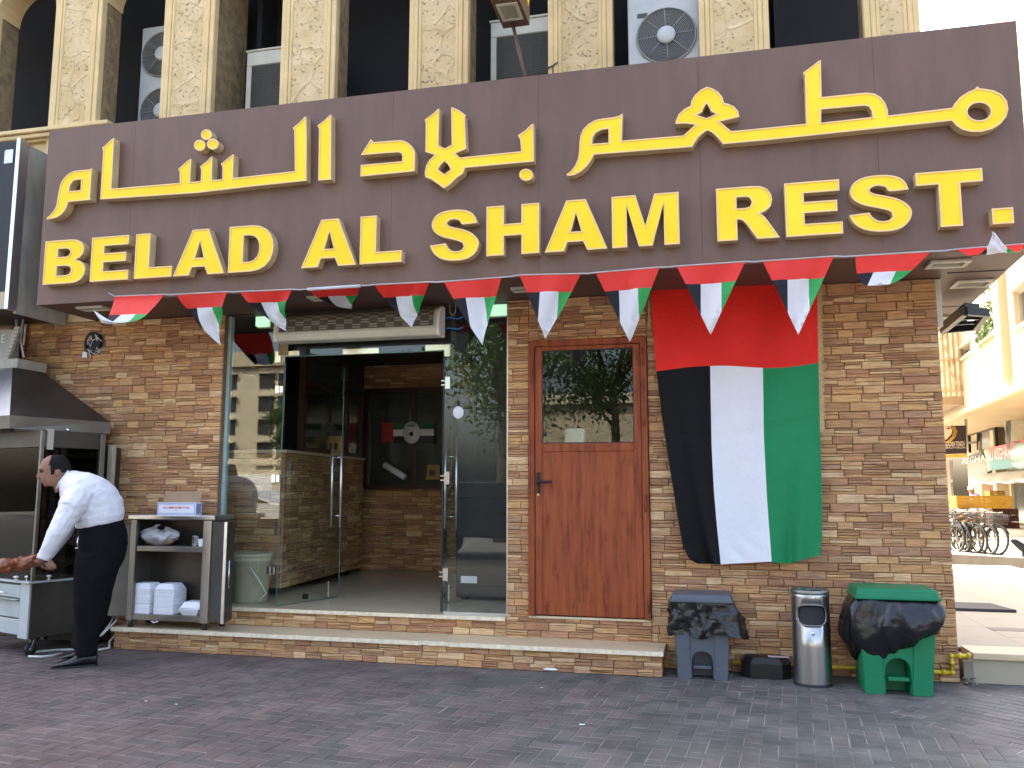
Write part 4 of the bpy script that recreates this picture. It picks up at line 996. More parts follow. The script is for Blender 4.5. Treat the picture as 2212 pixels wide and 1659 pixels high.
# flag coloured banner with a round emblem
def ip(px, py): return PY(px, py, YBW - .07)
t = thing("banner", "small banner in red, green, white and black with a round white emblem inside the doorway", "banner", tuple(ip(890, 935)))
A, B = ip(*T(1, 2, 1088, 335)), ip(*T(1, 2, 1185, 502)); MB().box((A.x, A.y, B.z), (B.x, A.y + .01, A.z)).build("red_field", "poster_red", t)
A2, B2 = ip(*T(1, 2, 1187, 335)), ip(*T(1, 2, 1535, 505)); h = (A2.z - B2.z) / 3
for k, m in ((0, "poster_green"), (1, "paper_white"), (2, "sign_black")):
    MB().box((A2.x, A.y, A2.z - h * (k + 1)), (B2.x, A.y + .01, A2.z - h * k - .001)).build(("green_stripe", "white_stripe", "black_stripe")[k], m, t)
c = ip(*T(1, 2, 1345, 420)); MB().lathe([(0, -.012), (.125, -.012), (.126, 0)], (c.x, A.y, c.z), 26, ax=Matrix(((1, 0, 0), (0, 0, 1), (0, 1, 0))), sy=1.25).build("emblem", "paper_white", t)
mb = MB(); mb.ball((c.x, A.y - .012, c.z - .02), (.03, .004, .035), 8); mb.box((c.x - .06, A.y - .016, c.z + .09), (c.x + .05, A.y - .0125, c.z + .105)); tag(mb.build("emblem_mark", "sign_black", t), kind='stuff')
for px, py, w_, h_, lb in ((935, 1020, .10, .20, "plain yellow board leaning at the serving window"), (722, 962, .12, .24, "small wooden menu board on the counter")):
    y = YBW - .14 if px > 800 else 2.2
    c = PY(px, py, y); t = thing("menu_board", lb, "board", (c.x, y, c.z - h_ / 2))
    MB().prism([(c.x - w_, y, c.z - h_ / 2), (c.x + w_, y, c.z - h_ / 2), (c.x + w_ * .9, y + .03, c.z + h_ / 2), (c.x - w_ * .9, y + .03, c.z + h_ / 2)], (0, .015, 0)).build("board", "board_wood", t)
    MB().box((c.x - w_ * .5, y - .003, c.z - .05), (c.x + w_ * .3, y + .01, c.z + .03)).build("board_print", "wood_dark", t)
c = PY(853, 1022, YBW - .1)
t = thing("paper_roll", "white paper roll lying tilted on the serving window sill", "roll", (c.x, c.y, wz0))
MB().tube([c + V((-.16, 0, .12)), c + V((.16, -.02, -.06))], .045, 14).build("roll", "paper_white", t)
# counter on castors, stone clad
A, B = V((-4.50, .84, 0)), V((-4.68, 3.36, 0)); d = (B - A).normalized(); rot = math.atan2(d.y, d.x)
t = thing("stone_counter", "stone clad counter on castors receding into the restaurant behind the left leaf", "counter", (-5.0, 2.1, .372))
n_ = V((d.y, -d.x, 0))                          # outward (towards +x)
core = MB(); core.prism([A - n_ * .02 + d * .02 + V((0, 0, .45)), B - n_ * .02 + V((0, 0, .45)), B - n_ * .95 + V((0, 0, .45)), A - n_ * .95 + d * .02 + V((0, 0, .45))], (0, 0, 1.44)); core.build("counter_core", "mortar", t)
LC = (B - A).length
clad(t, A - n_ * .01, rot, [(0, LC, .45, 1.885)], 51, nmax=180, ch=(.07, .085), cwid=(.16, .28))
clad(t, A - n_ * .95 + d * .012, rot - math.pi / 2, [(0, .95, .45, 1.885)], 52, nmax=110, ch=(.07, .085), cwid=(.16, .28))
MB().prism([A + n_ * .02 - d * .02 + V((0, 0, 1.888)), B + n_ * .02 + V((0, 0, 1.888)), B - n_ * .98 + V((0, 0, 1.888)), A - n_ * .98 - d * .02 + V((0, 0, 1.888))], (0, 0, .03)).build("counter_top", "marble", t)
for s, k in ((.15, .12), (LC - .2, .12), (.15, .8), (LC - .2, .8)):
    c = A + d * s - n_ * k
    ca = MB(); ca.lathe([(.0, -.02), (.045, -.02), (.052, -.012), (.052, .012), (.045, .02), (0, .02)], c + V((0, 0, .425)), 16, ax=Matrix((d, V((0, 0, 1)), n_)).transposed()); ca.box(c + V((-.02, -.02, .43)), c + V((.02, .02, .4505))); ca.build("castor", "black_rubber", t)
# glazed partition standing on the counter
def on(s, z, k=.06): return A + d * s - n_ * k + V((0, 0, z))
t = thing("glazed_partition", "dark framed glazed partition standing on the stone counter", "partition", tuple(on(LC / 2, 1.92)))
mb = MB(); zs0, zs1 = 1.92, 2.72
for s in (.55, 1.95, LC - .04):
    mb.bar(on(s, zs0), on(s, 3.26), .07, .07)
mb.bar(on(.55, zs1), on(LC - .04, zs1), .07, .07); mb.bar(on(.55, zs0 + .03), on(LC - .04, zs0 + .03), .06, .06)
mb.build("partition_frame", "wood_dark", t)
for s0, s1 in ((.6, 1.91), (1.99, LC - .09)):
    MB().add([on(s0, zs0 + .06), on(s1, zs0 + .06), on(s1, zs1 - .04), on(s0, zs1 - .04)], [(0, 1, 2, 3)]).build("pane", "thin_glass", t, solid=.006)
MB().add([on(.55, zs1 + .04, .05), on(LC, zs1 + .04, .05), on(LC, 3.26, .05), on(.55, 3.26, .05)], [(0, 1, 2, 3)]).build("upper_board", "interior_green", t, solid=.02)
c = PY(745, 806, 2.3); t = thing("card_reader", "small black box fixed high on the post inside the doorway", "box", tuple(c))
MB().box((c.x - .05, 2.28, c.z - .09), (c.x + .05, 2.34, c.z + .09)).build("casing", "sign_black", t, bevel=.008); MB().box((c.x - .04, 2.274, c.z - .08), (c.x - .03, 2.281, c.z + .08)).build("chrome_strip", "chrome", t)
tag(MB().box((-2.72, 1.9, .372), (-1.725, 1.96, 3.26)).build("interior_wall", "interior_dark"), kind='structure')  # dark partition added so the right pane looks into darkness
# tall dark box added inside so the right pane looks dark
t = thing("dark_backdrop", "tall dark box with a small white label, added inside to darken the right pane", "fridge", (-2.2, 1.3, .372))
MB().box((-2.62, 1.0, .40), (-1.78, 1.7, 2.35)).build("casing", "black_metal", t, bevel=.015)
MB().box((-2.60, .962, .52), (-1.80, .998, 2.33)).build("door", "sign_navy", t, bevel=.01)
MB().box((-2.55, .955, .55), (-2.38, .9615, .62)).build("label", "paper_white", t)
MB().tube([(-1.87, .955, 1.0), (-1.87, .92, 1.03), (-1.87, .92, 1.5), (-1.87, .955, 1.53)], .012, 8).build("handle", "aluminium", t)
for x in (-2.55, -1.85): MB().box((x - .03, 1.05, .372), (x + .03, 1.65, .3995)).build("foot", "black_rubber", t)
# plastic tub with lid
c = V((-4.60, .39, .372))
t = thing("plastic_tub", "beige plastic tub with a lid behind the left glass pane", "tub", tuple(c))
MB().lathe([(0, .002), (.165, .0), (.175, .02), (.205, .40), (.212, .405), (.212, .44), (.205, .445)], c, 28).build("tub", "beige_plastic", t)
MB().lathe([(.214, .446), (.22, .455), (.22, .475), (.19, .485), (.17, .478), (0, .482)], c, 28).build("lid", "beige_plastic", t)
MB().tube([c + V((.10, -.19, .36)), c + V((.20, -.17, .22)), c + V((.235, -.09, .10)), c + V((.16, -.13, .02))], .009, 6).build("bail_handle", "white_plastic", t)
MB().tube([c + V((-.20, -.10, .37)), c + V((-.235, -.06, .30)), c + V((-.21, -.08, .27))], .012, 6).build("grip", "ac_dark", t)

# ================================================================== wooden door
D_ = thing("wooden_door", "red brown wood grain door with a glazed upper half", "door", (-1.1, 0, DZ0))
fx = lambda px, py: PY(px, py, -.012)
yd = -.012
x0, x1, z0, z1 = DX0 + .003, DX1 - .003, DZ0, DZ1
mb = MB(); fw_ = .055
mb.box((x0, yd - .018, z0), (x0 + fw_, .09, z1)); mb.box((x1 - fw_, yd - .018, z0), (x1, .09, z1)); mb.box((x0 + fw_, yd - .018, z1 - fw_), (x1 - fw_, .09, z1)); mb.build("door_frame", "woodgrain", D_, bevel=.004, segs=1)
lx0, lx1, lz0, lz1 = x0 + fw_ + .004, x1 - fw_ - .004, z0 + .012, z1 - fw_ - .004
gx0, gx1 = PY(1171, 860, yd).x, PY(1369, 860, yd).x; gz1, gz0 = PY(1270, 754.5, yd).z, PY(1270, 957, yd).z; rz = PY(1270, 975, yd).z; bz = PY(1270, 1302, yd).z
mb = MB()
mb.box((lx0, yd - .006, lz0), (gx0, .04, lz1)); mb.box((gx1, yd - .006, lz0), (lx1, .04, lz1)); mb.box((gx0, yd - .006, gz1), (gx1, .04, lz1)); mb.box((gx0, yd - .006, rz), (gx1, .04, gz0)); mb.box((gx0, yd - .006, lz0), (gx1, .04, bz))
mb.build("leaf_frame", "woodgrain", D_, bevel=.004, segs=1)
MB().box((gx0, yd + .004, bz), (gx1, .03, rz)).build("lower_panel", "woodgrain", D_)
mb = MB(); mb.box((gx0 + .001, yd + .006, gz0 + .001), (gx1 - .001, yd + .012, gz1 - .001)); mb.build("pane", "thin_glass", D_)
mb = MB(); e = .008
mb.box((gx0, yd + .0, gz0), (gx0 + e, yd + .014, gz1)); mb.box((gx1 - e, yd, gz0), (gx1, yd + .014, gz1)); mb.box((gx0 + e, yd, gz1 - e), (gx1 - e, yd + .014, gz1)); mb.box((gx0 + e, yd, gz0), (gx1 - e, yd + .014, gz0 + e)); mb.build("glazing_bead", "black_rubber", D_)
c = PY(*T(2, 2, 228, 850), yd - .01)
hp = MB().box((c.x - .016, yd - .018, c.z - .10), (c.x + .018, yd - .0065, c.z + .09)).build("handle_plate", "black_metal", D_, bevel=.006)
MB().tube([(c.x, yd - .018, c.z), (c.x, yd - .05, c.z), (c.x + .03, yd - .06, c.z + .004), (c.x + .13, yd - .056, c.z + .004)], [.014, .014, .013, .011], 10).build("lever", "black_metal", hp)
k_ = PY(*T(2, 2, 226, 950), yd - .01); MB().box((k_.x - .008, yd - .012, k_.z - .018), (k_.x + .008, yd - .0065, k_.z + .018)).build("keyhole", "brass_steel", D_, bevel=.004)
for q in (T(2, 1, 1125, 1420), T(2, 2, 1140, 285), T(2, 2, 1153, 1032), T(2, 3, 1182, 230)):
    c = PY(*q, yd - .02); hm = MB(); hm.tube([(c.x, yd - .022, c.z - .075), (c.x, yd - .022, c.z + .075)], .011, 10); hm.box((c.x - .026, yd - .024, c.z - .006), (c.x + .014, yd - .007, c.z + .006)); hm.build("hinge", "woodgrain", D_)
c = PY(*T(2, 3, 202, 300), yd - .02); MB().box((c.x - .006, yd - .020, DZ0 + .001), (c.x + .006, yd - .0185, DZ0 + .11)).build("door_gap", "black_rubber", D_)
# small room behind the door pane
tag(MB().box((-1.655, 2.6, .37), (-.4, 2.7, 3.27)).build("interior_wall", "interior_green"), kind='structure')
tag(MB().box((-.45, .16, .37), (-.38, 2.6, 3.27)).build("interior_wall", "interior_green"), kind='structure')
c = PY(1242, 957, .42)
t = thing("white_box", "white box on a shelf behind the glass of the wooden door", "box", (c.x, .5, c.z - .02))
MB().box((c.x - .09, .36, c.z - .02), (c.x + .10, .52, c.z + .135)).build("carton", "box_white", t, bevel=.02)
MB().box((-1.6, .22, c.z - .06), (-.48, .6, c.z - .021)).build("shelf_board", "interior_green", t)

# ================================================================== the big flag
fl_ = thing("flag", "big red, black, white and green flag hung upright on the right stone wall", "flag", (.2, -.05, 3.2))
def lerp_tab(tab, v):
    for (a, pa), (b, pb) in zip(tab[:-1], tab[1:]):
        if v <= b:
            f = (v - a) / (b - a) if b > a else 0; return pa[0] + (pb[0] - pa[0]) * f, pa[1] + (pb[1] - pa[1]) * f
    return tab[-1][1]
VR = .30
Ltab = [(0, (1406, 612)), (.12, (1409, 690)), (VR, (1418, 800)), (.45, (1430, 900)), (.6, (1445, 1000)), (.77, (1461, 1100)), (.9, (1475, 1180)), (.97, (1489, 1208)), (1, (1506, 1217))]
Atab = [(0, (1525, 612)), (VR, (1534, 799)), (.5, (1537, 960)), (.67, (1542, 1060)), (.83, (1549, 1140)), (1, (1557, 1219))]
Btab = [(0, (1645, 608)), (VR, (1648, 792)), (.5, (1650, 940)), (.72, (1657, 1080)), (1, (1667, 1213))]
Rtab = [(0, (1765, 604)), (VR, (1768, 782)), (.5, (1771, 920)), (.62, (1774, 1000)), (.77, (1776, 1100)), (.9, (1775, 1165)), (1, (1771, 1207))]
NU, NV = 60, 84
def flag_pt(u, v):
    v0 = v
    tabs = [lerp_tab(t_, v) for t_ in (Ltab, Atab, Btab, Rtab)]
    k = min(2, int(u * 3)); f = u * 3 - k
    px = tabs[k][0] + (tabs[k + 1][0] - tabs[k][0]) * f; py = tabs[k][1] + (tabs[k + 1][1] - tabs[k][1]) * f
    if abs(v - VR) < .25: py += 7 * math.sin(u * 6.5 + 2.6) * (1 - abs(v - VR) / .25)
    if v > .9 and u > .66: py += (v - .9) * 60 * math.sin((u - .66) * 14)
    y = -.055 - .03 * v
    y -= .022 * v * math.sin(u * 9 + 1.0 + 1.5 * v) + .016 * math.sin(u * 17 + v * 3) * (.25 + v)
    y -= .05 * max(0, v - .45) * math.exp(-((u - .90 + .10 * (v - .5)) / .045) ** 2) * 2.2           # long soft fold on the green
    y += .045 * max(0, v - .5) * math.exp(-((u - .80) / .05) ** 2) * 1.5
    y -= .07 * v * math.exp(-((u - .10 - .16 * v) / .05) ** 2) * .7                                 # diagonal fold on the black
    y += .010 * math.exp(-((v - .485 + .02 * (u - .5)) / .007) ** 2)                                 # crease across
    y += .008 * math.exp(-((v - .50 - .015 * (u - .9)) / .006) ** 2) * (u > .66)
    y += .006 * math.sin(v * 70 + u * 20) * math.exp(-((u - .82) / .06) ** 2) * math.exp(-((v - .42) / .08) ** 2)
    y += .005 * math.sin(v * 60 - u * 40) * math.exp(-((u - .5) / .12) ** 2) * math.exp(-((v - .95) / .06) ** 2)
    return PY(px, py, y - .012)
mb = MB(); mb.grid(flag_pt, NU, NV, lambda u, v: 0 if v < VR else (1 if u < 1 / 3 else (2 if u < 2 / 3 else 3)))
mb.build("cloth", ["fabric_red", "fabric_black", "fabric_white", "fabric_green"], fl_)
fr = MB()
def fringe(pts, n):
    for i in range(n):
        s = i / n * (len(pts) - 1); k = int(s); f = s - k; a = V(pts[k]); b = V(pts[k + 1]); p = a + (b - a) * f
        q = p + V((RN.uniform(.004, .035), RN.uniform(-.008, .004), RN.uniform(-.06, -.01)))
        fr.add([p + V((-.004, 0, 0)), p + V((.004, 0, .004)), q], [(0, 1, 2)])
rp = [PY(*lerp_tab(Rtab, v), -.05) + V((.004, 0, 0)) for v in [i / 20 * .52 for i in range(21)]]
for a, b in zip(rp[:-1], rp[1:]): fr.add([a + V((-.01, 0, 0)), a + V((.018, 0, 0)), b + V((.018, 0, 0)), b + V((-.01, 0, 0))], [(0, 1, 2, 3)])
fringe([p + V((.014, 0, 0)) for p in rp], 420); lp = [PY(1408, y, -.045) for y in (650, 680, 705)]; fringe([p + V((-.03, 0, 0)) for p in lp], 40)
tag(fr.build("fringe", "fringe_gold", fl_), kind='stuff')

# ================================================================== bunting
YS = SYF - .035
BT = thing("bunting", "string of small flag pennants hung along the lower edge of the sign", "bunting", (-2, YS, 3.3))
PEN = [  # top left, top right, tip (picture points), tip dy, bend control offset (x, y-forward, z), label
 ((247.5, 640), (355, 636), (203, 671), -.36, (.24, -.25, -.42), "pennant blown up so that its pale back shows, left end"),
 ((380, 636), (491, 630), (477, 747), .10, (-.07, .02, 0), None),
 ((517, 630), (631, 625), (619, 716), .12, (-.09, .03, 0), None),
 ((663, 625), (779, 617), (758, 667), .30, (-.08, .10, -.04), "pennant seen almost edge on with its red part curled over"),
 ((808, 615), (929, 609), (889, 707), .14, (-.05, .09, .0), None),
 ((958, 608.5), (1083.5, 599), (1043, 746), .03, (-.02, .03, 0), None),
 ((1122, 594), (1255, 591), (1178, 732), .02, (.0, .02, 0), None),
 ((1286.5, 589), (1425, 577), (1360.5, 739), .02, (.0, .02, 0), None),
 ((1461.5, 575), (1610, 565), (1535.5, 723), .0, (.0, .01, 0), None),
 ((1647, 564), (1801.5, 553.5), (1724.5, 723), .0, (.0, .01, 0), None),
 ((1848, 553), (2011, 543), (1900, 611), -.16, (-.07, .14, -.16), "pennant twisted so that its pale back shows, second from the right end"),
 ((2066, 538.5), (2212, 527), (2143, 499), -.25, (.0, -.20, -.26), "pennant blown upwards at the right end"),
]
strp = []
for tl_, tr_, tip, dy, ctl, lab_ in PEN:
    a, b = PY(*tl_, YS), PY(*tr_, YS); c = PY(*tip, YS + dy); m = (a + b) / 2
    strp += [a, b]
    ctl_p = (m + c) / 2 + V(ctl)
    W_ = b - a
    def fp(u, v, a=a, b=b, c=c, m=m, ctl_p=ctl_p, W_=W_):
        s = (u - .5) * (1 - v * .999)
        C = bezier(m, ctl_p, c, v)
        rip = .016 * math.sin(v * (6 + 4 * math.sin(a.x * 9)) + u * 5 + a.x * 7) * min(1, v * 3) + .010 * math.sin(u * (9 + 5 * math.sin(a.x * 4)) + a.x * 5 + v * 3) * min(1, v * 4) + .004 * math.sin(u * 31 + v * 17 + a.x)
        return C + W_ * s + V((0, rip, 0))
    def fm(u, v):
        s = (u - .5) * (1 - v)
        if v < .27: return 0
        return 1 if s < -.145 else (2 if s < .155 else 3)
    mb = MB()
    # cut the triangle along the colour lines: rows by v, columns by constant s
    nv = 30
    vs = [0, .135, .27] + [.27 + .73 * i / nv for i in range(1, nv + 1)]
    for j in range(len(vs) - 1):
        va, vb = vs[j], vs[j + 1]
        if vb <= .2701:
            n = 14
            for i in range(n): mb.add([fp(i / n, va), fp((i + 1) / n, va), fp((i + 1) / n, vb), fp(i / n, vb)], [(0, 1, 2, 3)], 0, True)
        else:
            for s0, s1, mi, n in ((-.5, -.145, 1, 5), (-.145, .155, 2, 6), (.155, .5, 3, 5)):
                def cl(s, v): h = .5 * (1 - v) ; return max(-h, min(h, s))
                for i in range(n):
                    q = []
                    for s, v in ((s0 + (s1 - s0) * i / n, va), (s0 + (s1 - s0) * (i + 1) / n, va), (s0 + (s1 - s0) * (i + 1) / n, vb), (s0 + (s1 - s0) * i / n, vb)):
                        w = cl(s, v); u = w / max(1e-4, (1 - v)) + .5; q.append(fp(min(1, max(0, u)), v))
                    if (q[1] - q[0]).length + (q[2] - q[3]).length > 1e-4: mb.add(q, [(0, 1, 2, 3)], mi, True)
    o = mb.build("pennant", ["pennant_red", "pennant_black", "pennant_white", "pennant_green"], BT)
    if lab_: o['label'] = lab_
sp2 = [PY(235, 633, SYF - .012)]
for i, p in enumerate(strp):
    sp2.append(p)
    if i % 2 == 1 and i + 1 < len(strp): sp2.append((p + strp[i + 1]) / 2 + V((0, 0, -.004)))
sp2.append(strp[-1] + V((.12, .0, .02)))
MB().tube(sp2, .0065, 6).build("string", "string_grey", BT)
a, b = PY(664, 625, YS - .012), PY(778, 617.5, YS - .012)
MB().tube([a, b], .014, 8).build("rolled_hem", "pennant_white", BT)
# ================================================================== neighbour on the left
t = thing("neighbour_sign", "dark navy shop sign with a silver edge at the far left", "sign", (-8, -.6, 3.1))
nx = PY(31, 480, -.83).x; nz1 = PY(24, 300, -.83).z; nz0 = PY(8, 668, -.83).z
MB().box((-11, -.80, nz0 + .01), (nx - .045, -.1, nz1 - .01)).build("sign_panel", "sign_navy", t)
ed = MB(); ed.box((nx - .044, -.835, nz0), (nx, -.72, nz1)); ed.build("silver_edge", "aluminium", t, bevel=.004, segs=1)
MB().box((nx - .043, -.719, nz0 - .02), (nx - .012, -.06, nz1 - .03)).build("side_return", "concrete_grey", t)
p = PY(19, 338, -.803); MB().prism([(p.x - .05, -.802, p.z - .07), (p.x + .05, -.802, p.z - .07), (p.x + .05, -.802, p.z + .07), (p.x - .04, -.802, p.z + .07), (p.x - .05, -.802, p.z + .05)], (0, -.004, 0)).build("white_sticker", "paper_white", t)
MB().box((-11, -.806, nz0 + .01), (nx - .046, -.8005, nz0 + .18)).build("pale_strip", "far_white", t)
for k, (px, py) in enumerate(((46, 0), (60, 0))):
    pass
t = thing("loose_cable", "pair of pale cables hanging below the left neighbour's sign", "cable", (nx, -.4, nz0))
for pts in (((35, 690), (38, 740), (50, 745), (56, 700)), ((50, 690), (44, 735), (50, 765), (52, 772))):
    MB().tube([PY(*q, -.35) for q in pts], .010, 6).build("cable", "cable_white", t)
t = thing("awning", "weathered patterned signboard below the navy sign, cut by the left edge", "sign", (-7.9, -.3, 2.8))
A = [PY(-60, 712, -.45), PY(36, 712, -.45), PY(8, 778, -.45), PY(-60, 778, -.45)]
MB().prism(A, (0, .05, 0)).build("board", "sign_grey", t)
mb = MB(); q0, q1 = PY(37, 706, -.47), PY(10, 778, -.47); 
for i in range(9):
    a = q0 + (q1 - q0) * (i / 9); b = q0 + (q1 - q0) * ((i + .86) / 9); mb.add([a + V((-.02, -.012, 0)), a + V((.045, -.012, 0)), b + V((.045, -.012, 0)), b + V((-.02, -.012, 0)), a + V((-.02, .02, 0)), a + V((.045, .02, 0)), b + V((.045, .02, 0)), b + V((-.02, .02, 0))], [(0, 1, 2, 3), (0, 1, 5, 4), (3, 2, 6, 7), (0, 3, 7, 4), (1, 2, 6, 5)])
tag(mb.build("edge_block", "concrete_grey", t), kind='stuff')
mb = MB(); c = PY(4, 733, -.455); 
text_mesh(mb, "JE", .12, c, (1, 0, .03), (0, 0, 1), depth=.003, align='CENTER'); mb.build("lettering", "ac_cream", t)
MB().box((-9.5, .0, .0), (-7.17, .14, 3.24)).build("neighbour_wall", "far_brown", bl)
p = thing("door_post", "red brown timber post at the left end of the stone wall", "post", (-7.2, -.02, 0))
MB().box((-7.30, -.05, 0), (-7.18, -.001, 3.24)).build("post", "wood_dark", p, bevel=.006)
MB().box((-7.175, -.03, 0), (-7.14, -.001, 3.24)).build("bead", "woodgrain", p, bevel=.004)

# ================================================================== rotisserie with hood
K = PZ(50, 1424, 0); K = V((K.x - .02, K.y + .05, 0))
e = V((.30, .92, 0)).normalized(); n = V((e.y, -e.x, 0)); RM = Matrix((n, e, V((0, 0, 1)))).transposed()     # local x: outwards to the right, y: backwards
def L(a, b, z): return K + n * a + e * b + V((0, 0, z))
def lbox(mb, a0, a1, b0, b1, z0, z1, mi=0):
    return mb.hexa([L(a0, b0, z0), L(a1, b0, z0), L(a1, b1, z0), L(a0, b1, z0), L(a0, b0, z1), L(a1, b0, z1), L(a1, b1, z1), L(a0, b1, z1)], mi)
t = thing("rotisserie", "stainless steel chicken rotisserie on castors below the hood, left edge", "oven", tuple(K))
zc0, zc1, zo1 = .16, PY(53, 1256, K.y).z, PY(60, 966, K.y).z
DP, WD = .62, .88
mb = MB(); lbox(mb, -WD, 0, .012, DP, zc0, zc1 - .02); mb.build("base_cabinet", "steel_dark", t, bevel=.006)  # shade of the side put into dark steel; fronts stay pale
dz = [zc0 + .02, zc0 + .17, zc0 + .33, zc1 - .16, zc1 - .035]
for i in range(4):
    mb = MB(); pr_ = -.05 if i == 2 else -.006
    lbox(mb, -WD + .05, -.155, pr_, .011, dz[i] + .006, dz[i + 1] - .006); dr = mb.build("drawer_front", "cart_grey", t, bevel=.005)
    if i == 2:
        MB().tube([L(-.50, pr_ - .03, dz[i] + .07), L(-.28, pr_ - .03, dz[i] + .07)], .008, 8).tube([L(-.29, pr_, dz[i] + .07), L(-.29, pr_ - .03, dz[i] + .07)], .006, 6).build("handle", "chrome", dr)
mb = MB(); lbox(mb, -.15, .0, -.008, .011, zc0, zc1 - .02); mb.build("corner_strip", "cart_grey", t, bevel=.004)
mb = MB(); lbox(mb, -WD - .02, .02, -.03, DP + .02, zc1 - .0195, zc1); mb.build("worktop", "cart_grey", t, bevel=.006)
for a, b in ((-.08, .08), (-.08, DP - .1), (-WD + .1, .08), (-WD + .1, DP - .1)):
    c = L(a, b, .055); cm = MB(); cm.lathe([(0, -.018), (.045, -.018), (.054, -.01), (.054, .01), (.045, .018), (0, .018)], c, 18, ax=Matrix((e, V((0, 0, 1)), n)).transposed()); ca = cm.build("castor", "black_rubber", t)
    hm = MB(); hm.lathe([(0, .0185), (.022, .0185), (.022, .02), (0, .02)], c, 12, ax=Matrix((e, V((0, 0, 1)), n)).transposed()); hm.bar(c + n * .025, c + n * .025 + V((0, 0, .1)) + e * .03, .004, .03); hm.bar(c - n * .025, c - n * .025 + V((0, 0, .1)) + e * .03, .004, .03); hm.build("castor_fork", "steel_dull", ca)
# oven body: posts, back, roof, dark racks behind glass
mb = MB(); lbox(mb, -WD, -.001, DP - .04, DP, zc1 + .001, zo1); lbox(mb, -WD, -WD + .03, .0, DP - .04, zc1 + .001, zo1); mb.build("oven_back", "ac_dark", t)
mb = MB(); lbox(mb, -WD, .0, .0, DP, zo1 + .001, zo1 + .16); mb.build("oven_roof", "steel_dark", t, bevel=.005)
mb = MB(); lbox(mb, -.012, .012, -.004, .028, zc1 + .001, zo1 + .15); mb.build("corner_post", "steel_dull", t, bevel=.003); mb = MB(); lbox(mb, -.0, .03, DP - .05, DP + .0, zc1 + .001, zo1 + .15); mb.build("corner_post", "steel_dull", t, bevel=.003)
mb = MB(); lbox(mb, -.015, .014, .05, .11, zo1 - .02, zo1 + .17); mb.build("bright_plate", "aluminium", t)
mb = MB(); lbox(mb, -WD + .03, -.014, .004, .012, zc1 + .004, zo1 - .002); mb.build("front_glass", "oven_glass", t)
mb = MB(); lbox(mb, -.006, .002, .03, DP - .052, zc1 + .004, zo1 - .002); mb.build("side_glass", "oven_glass", t)
for i in range(6):
    z = zc1 + .12 + i * (zo1 - zc1 - .2) / 5
    mb = MB(); lbox(mb, -WD + .05, -.03, DP - .12, DP - .05, z, z + .05); lbox(mb, -.028, -.012, .06, DP - .06, z, z + .014); mb.build("rack_bar", "steel_dull", t)
def fuse(o, vox, smooth_=4, disp=0, dscale=.12):
    m_ = o.modifiers.new("r", 'REMESH'); m_.mode = 'VOXEL'; m_.voxel_size = vox; m_.use_smooth_shade = True
    m_ = o.modifiers.new("s", 'SMOOTH'); m_.iterations = smooth_; m_.factor = .5
    if disp:
        tx = bpy.data.textures.new("folds", 'CLOUDS'); tx.noise_scale = dscale; tx.noise_depth = 3
        m_ = o.modifiers.new("d", 'DISPLACE'); m_.texture = tx; m_.strength = disp; m_.mid_level = .5; m_.texture_coords = 'GLOBAL'
    return o
def chicken_row(name, a, b, count, r, parent, z=None):
    mb = MB(); a = V(a); b = V(b); d = (b - a)
    for i in range(count):
        c = a + d * ((i + .5) / count)
        s = d.length / count * .56
        mb.ball(c, (s, r, r * .92), 14, M=Matrix((d.normalized(), d.normalized().cross(V((0, 0, 1))), V((0, 0, 1)))).transposed())
        for q in range(7):
            w = RN.uniform(0, 6.28); cc = c + V((0, math.cos(w) * r * .8, math.sin(w) * r * .8)) + d.normalized() * RN.uniform(-s, s) * .7
            mb.ball(cc, (r * .48, r * .36, r * .40), 8)
    return fuse(mb.build(name, "chicken", parent), .012, 2, .05, .045)
q = L(-.12, .2, zo1 - .09)
s1 = thing("roast_chicken", "browned chickens on the topmost skewer inside the rotisserie", "food", tuple(q))
chicken_row("chicken", L(-.8, .25, zo1 - .12), L(-.05, .25, zo1 - .12), 4, .10, s1); MB().tube([L(-.84, .25, zo1 - .12), L(.0, .25, zo1 - .12)], .007, 6).build("skewer", "steel_dull", s1)
ch2 = thing("roast_chicken", "golden roast chicken in dim light just behind the man's head", "food", tuple(L(.10, .35, zo1 - .10)))
c = PY(80, 991, L(0, .3, 0).y); chicken_row("chicken", c + V((-.10, .05, -.01)), c + V((.07, .05, .01)), 2, .075, ch2)
MB().tube([c + V((-.16, .05, 0)), c + V((.1, .05, .01))], .006, 6).build("skewer", "steel_dull", ch2)
# control taps on the worktop
t3 = thing("gas_tap", "row of white and green gas taps on the rotisserie worktop corner", "tap", tuple(L(-.2, .0, zc1)))
for i, (px, py) in enumerate(((33, 1246), (48, 1247), (60, 1245), (77, 1244))):
    c = PY(px, py, K.y - .02); c = V((c.x, K.y - .01 + .05 * i, zc1 + .018)); tb = MB(); tb.lathe([(.012, -.018), (.012, .01), (.022, .014), (.022, .026), (.012, .03), (0, .03)], c, 10); tb.build("tap", "white_plastic", t3)
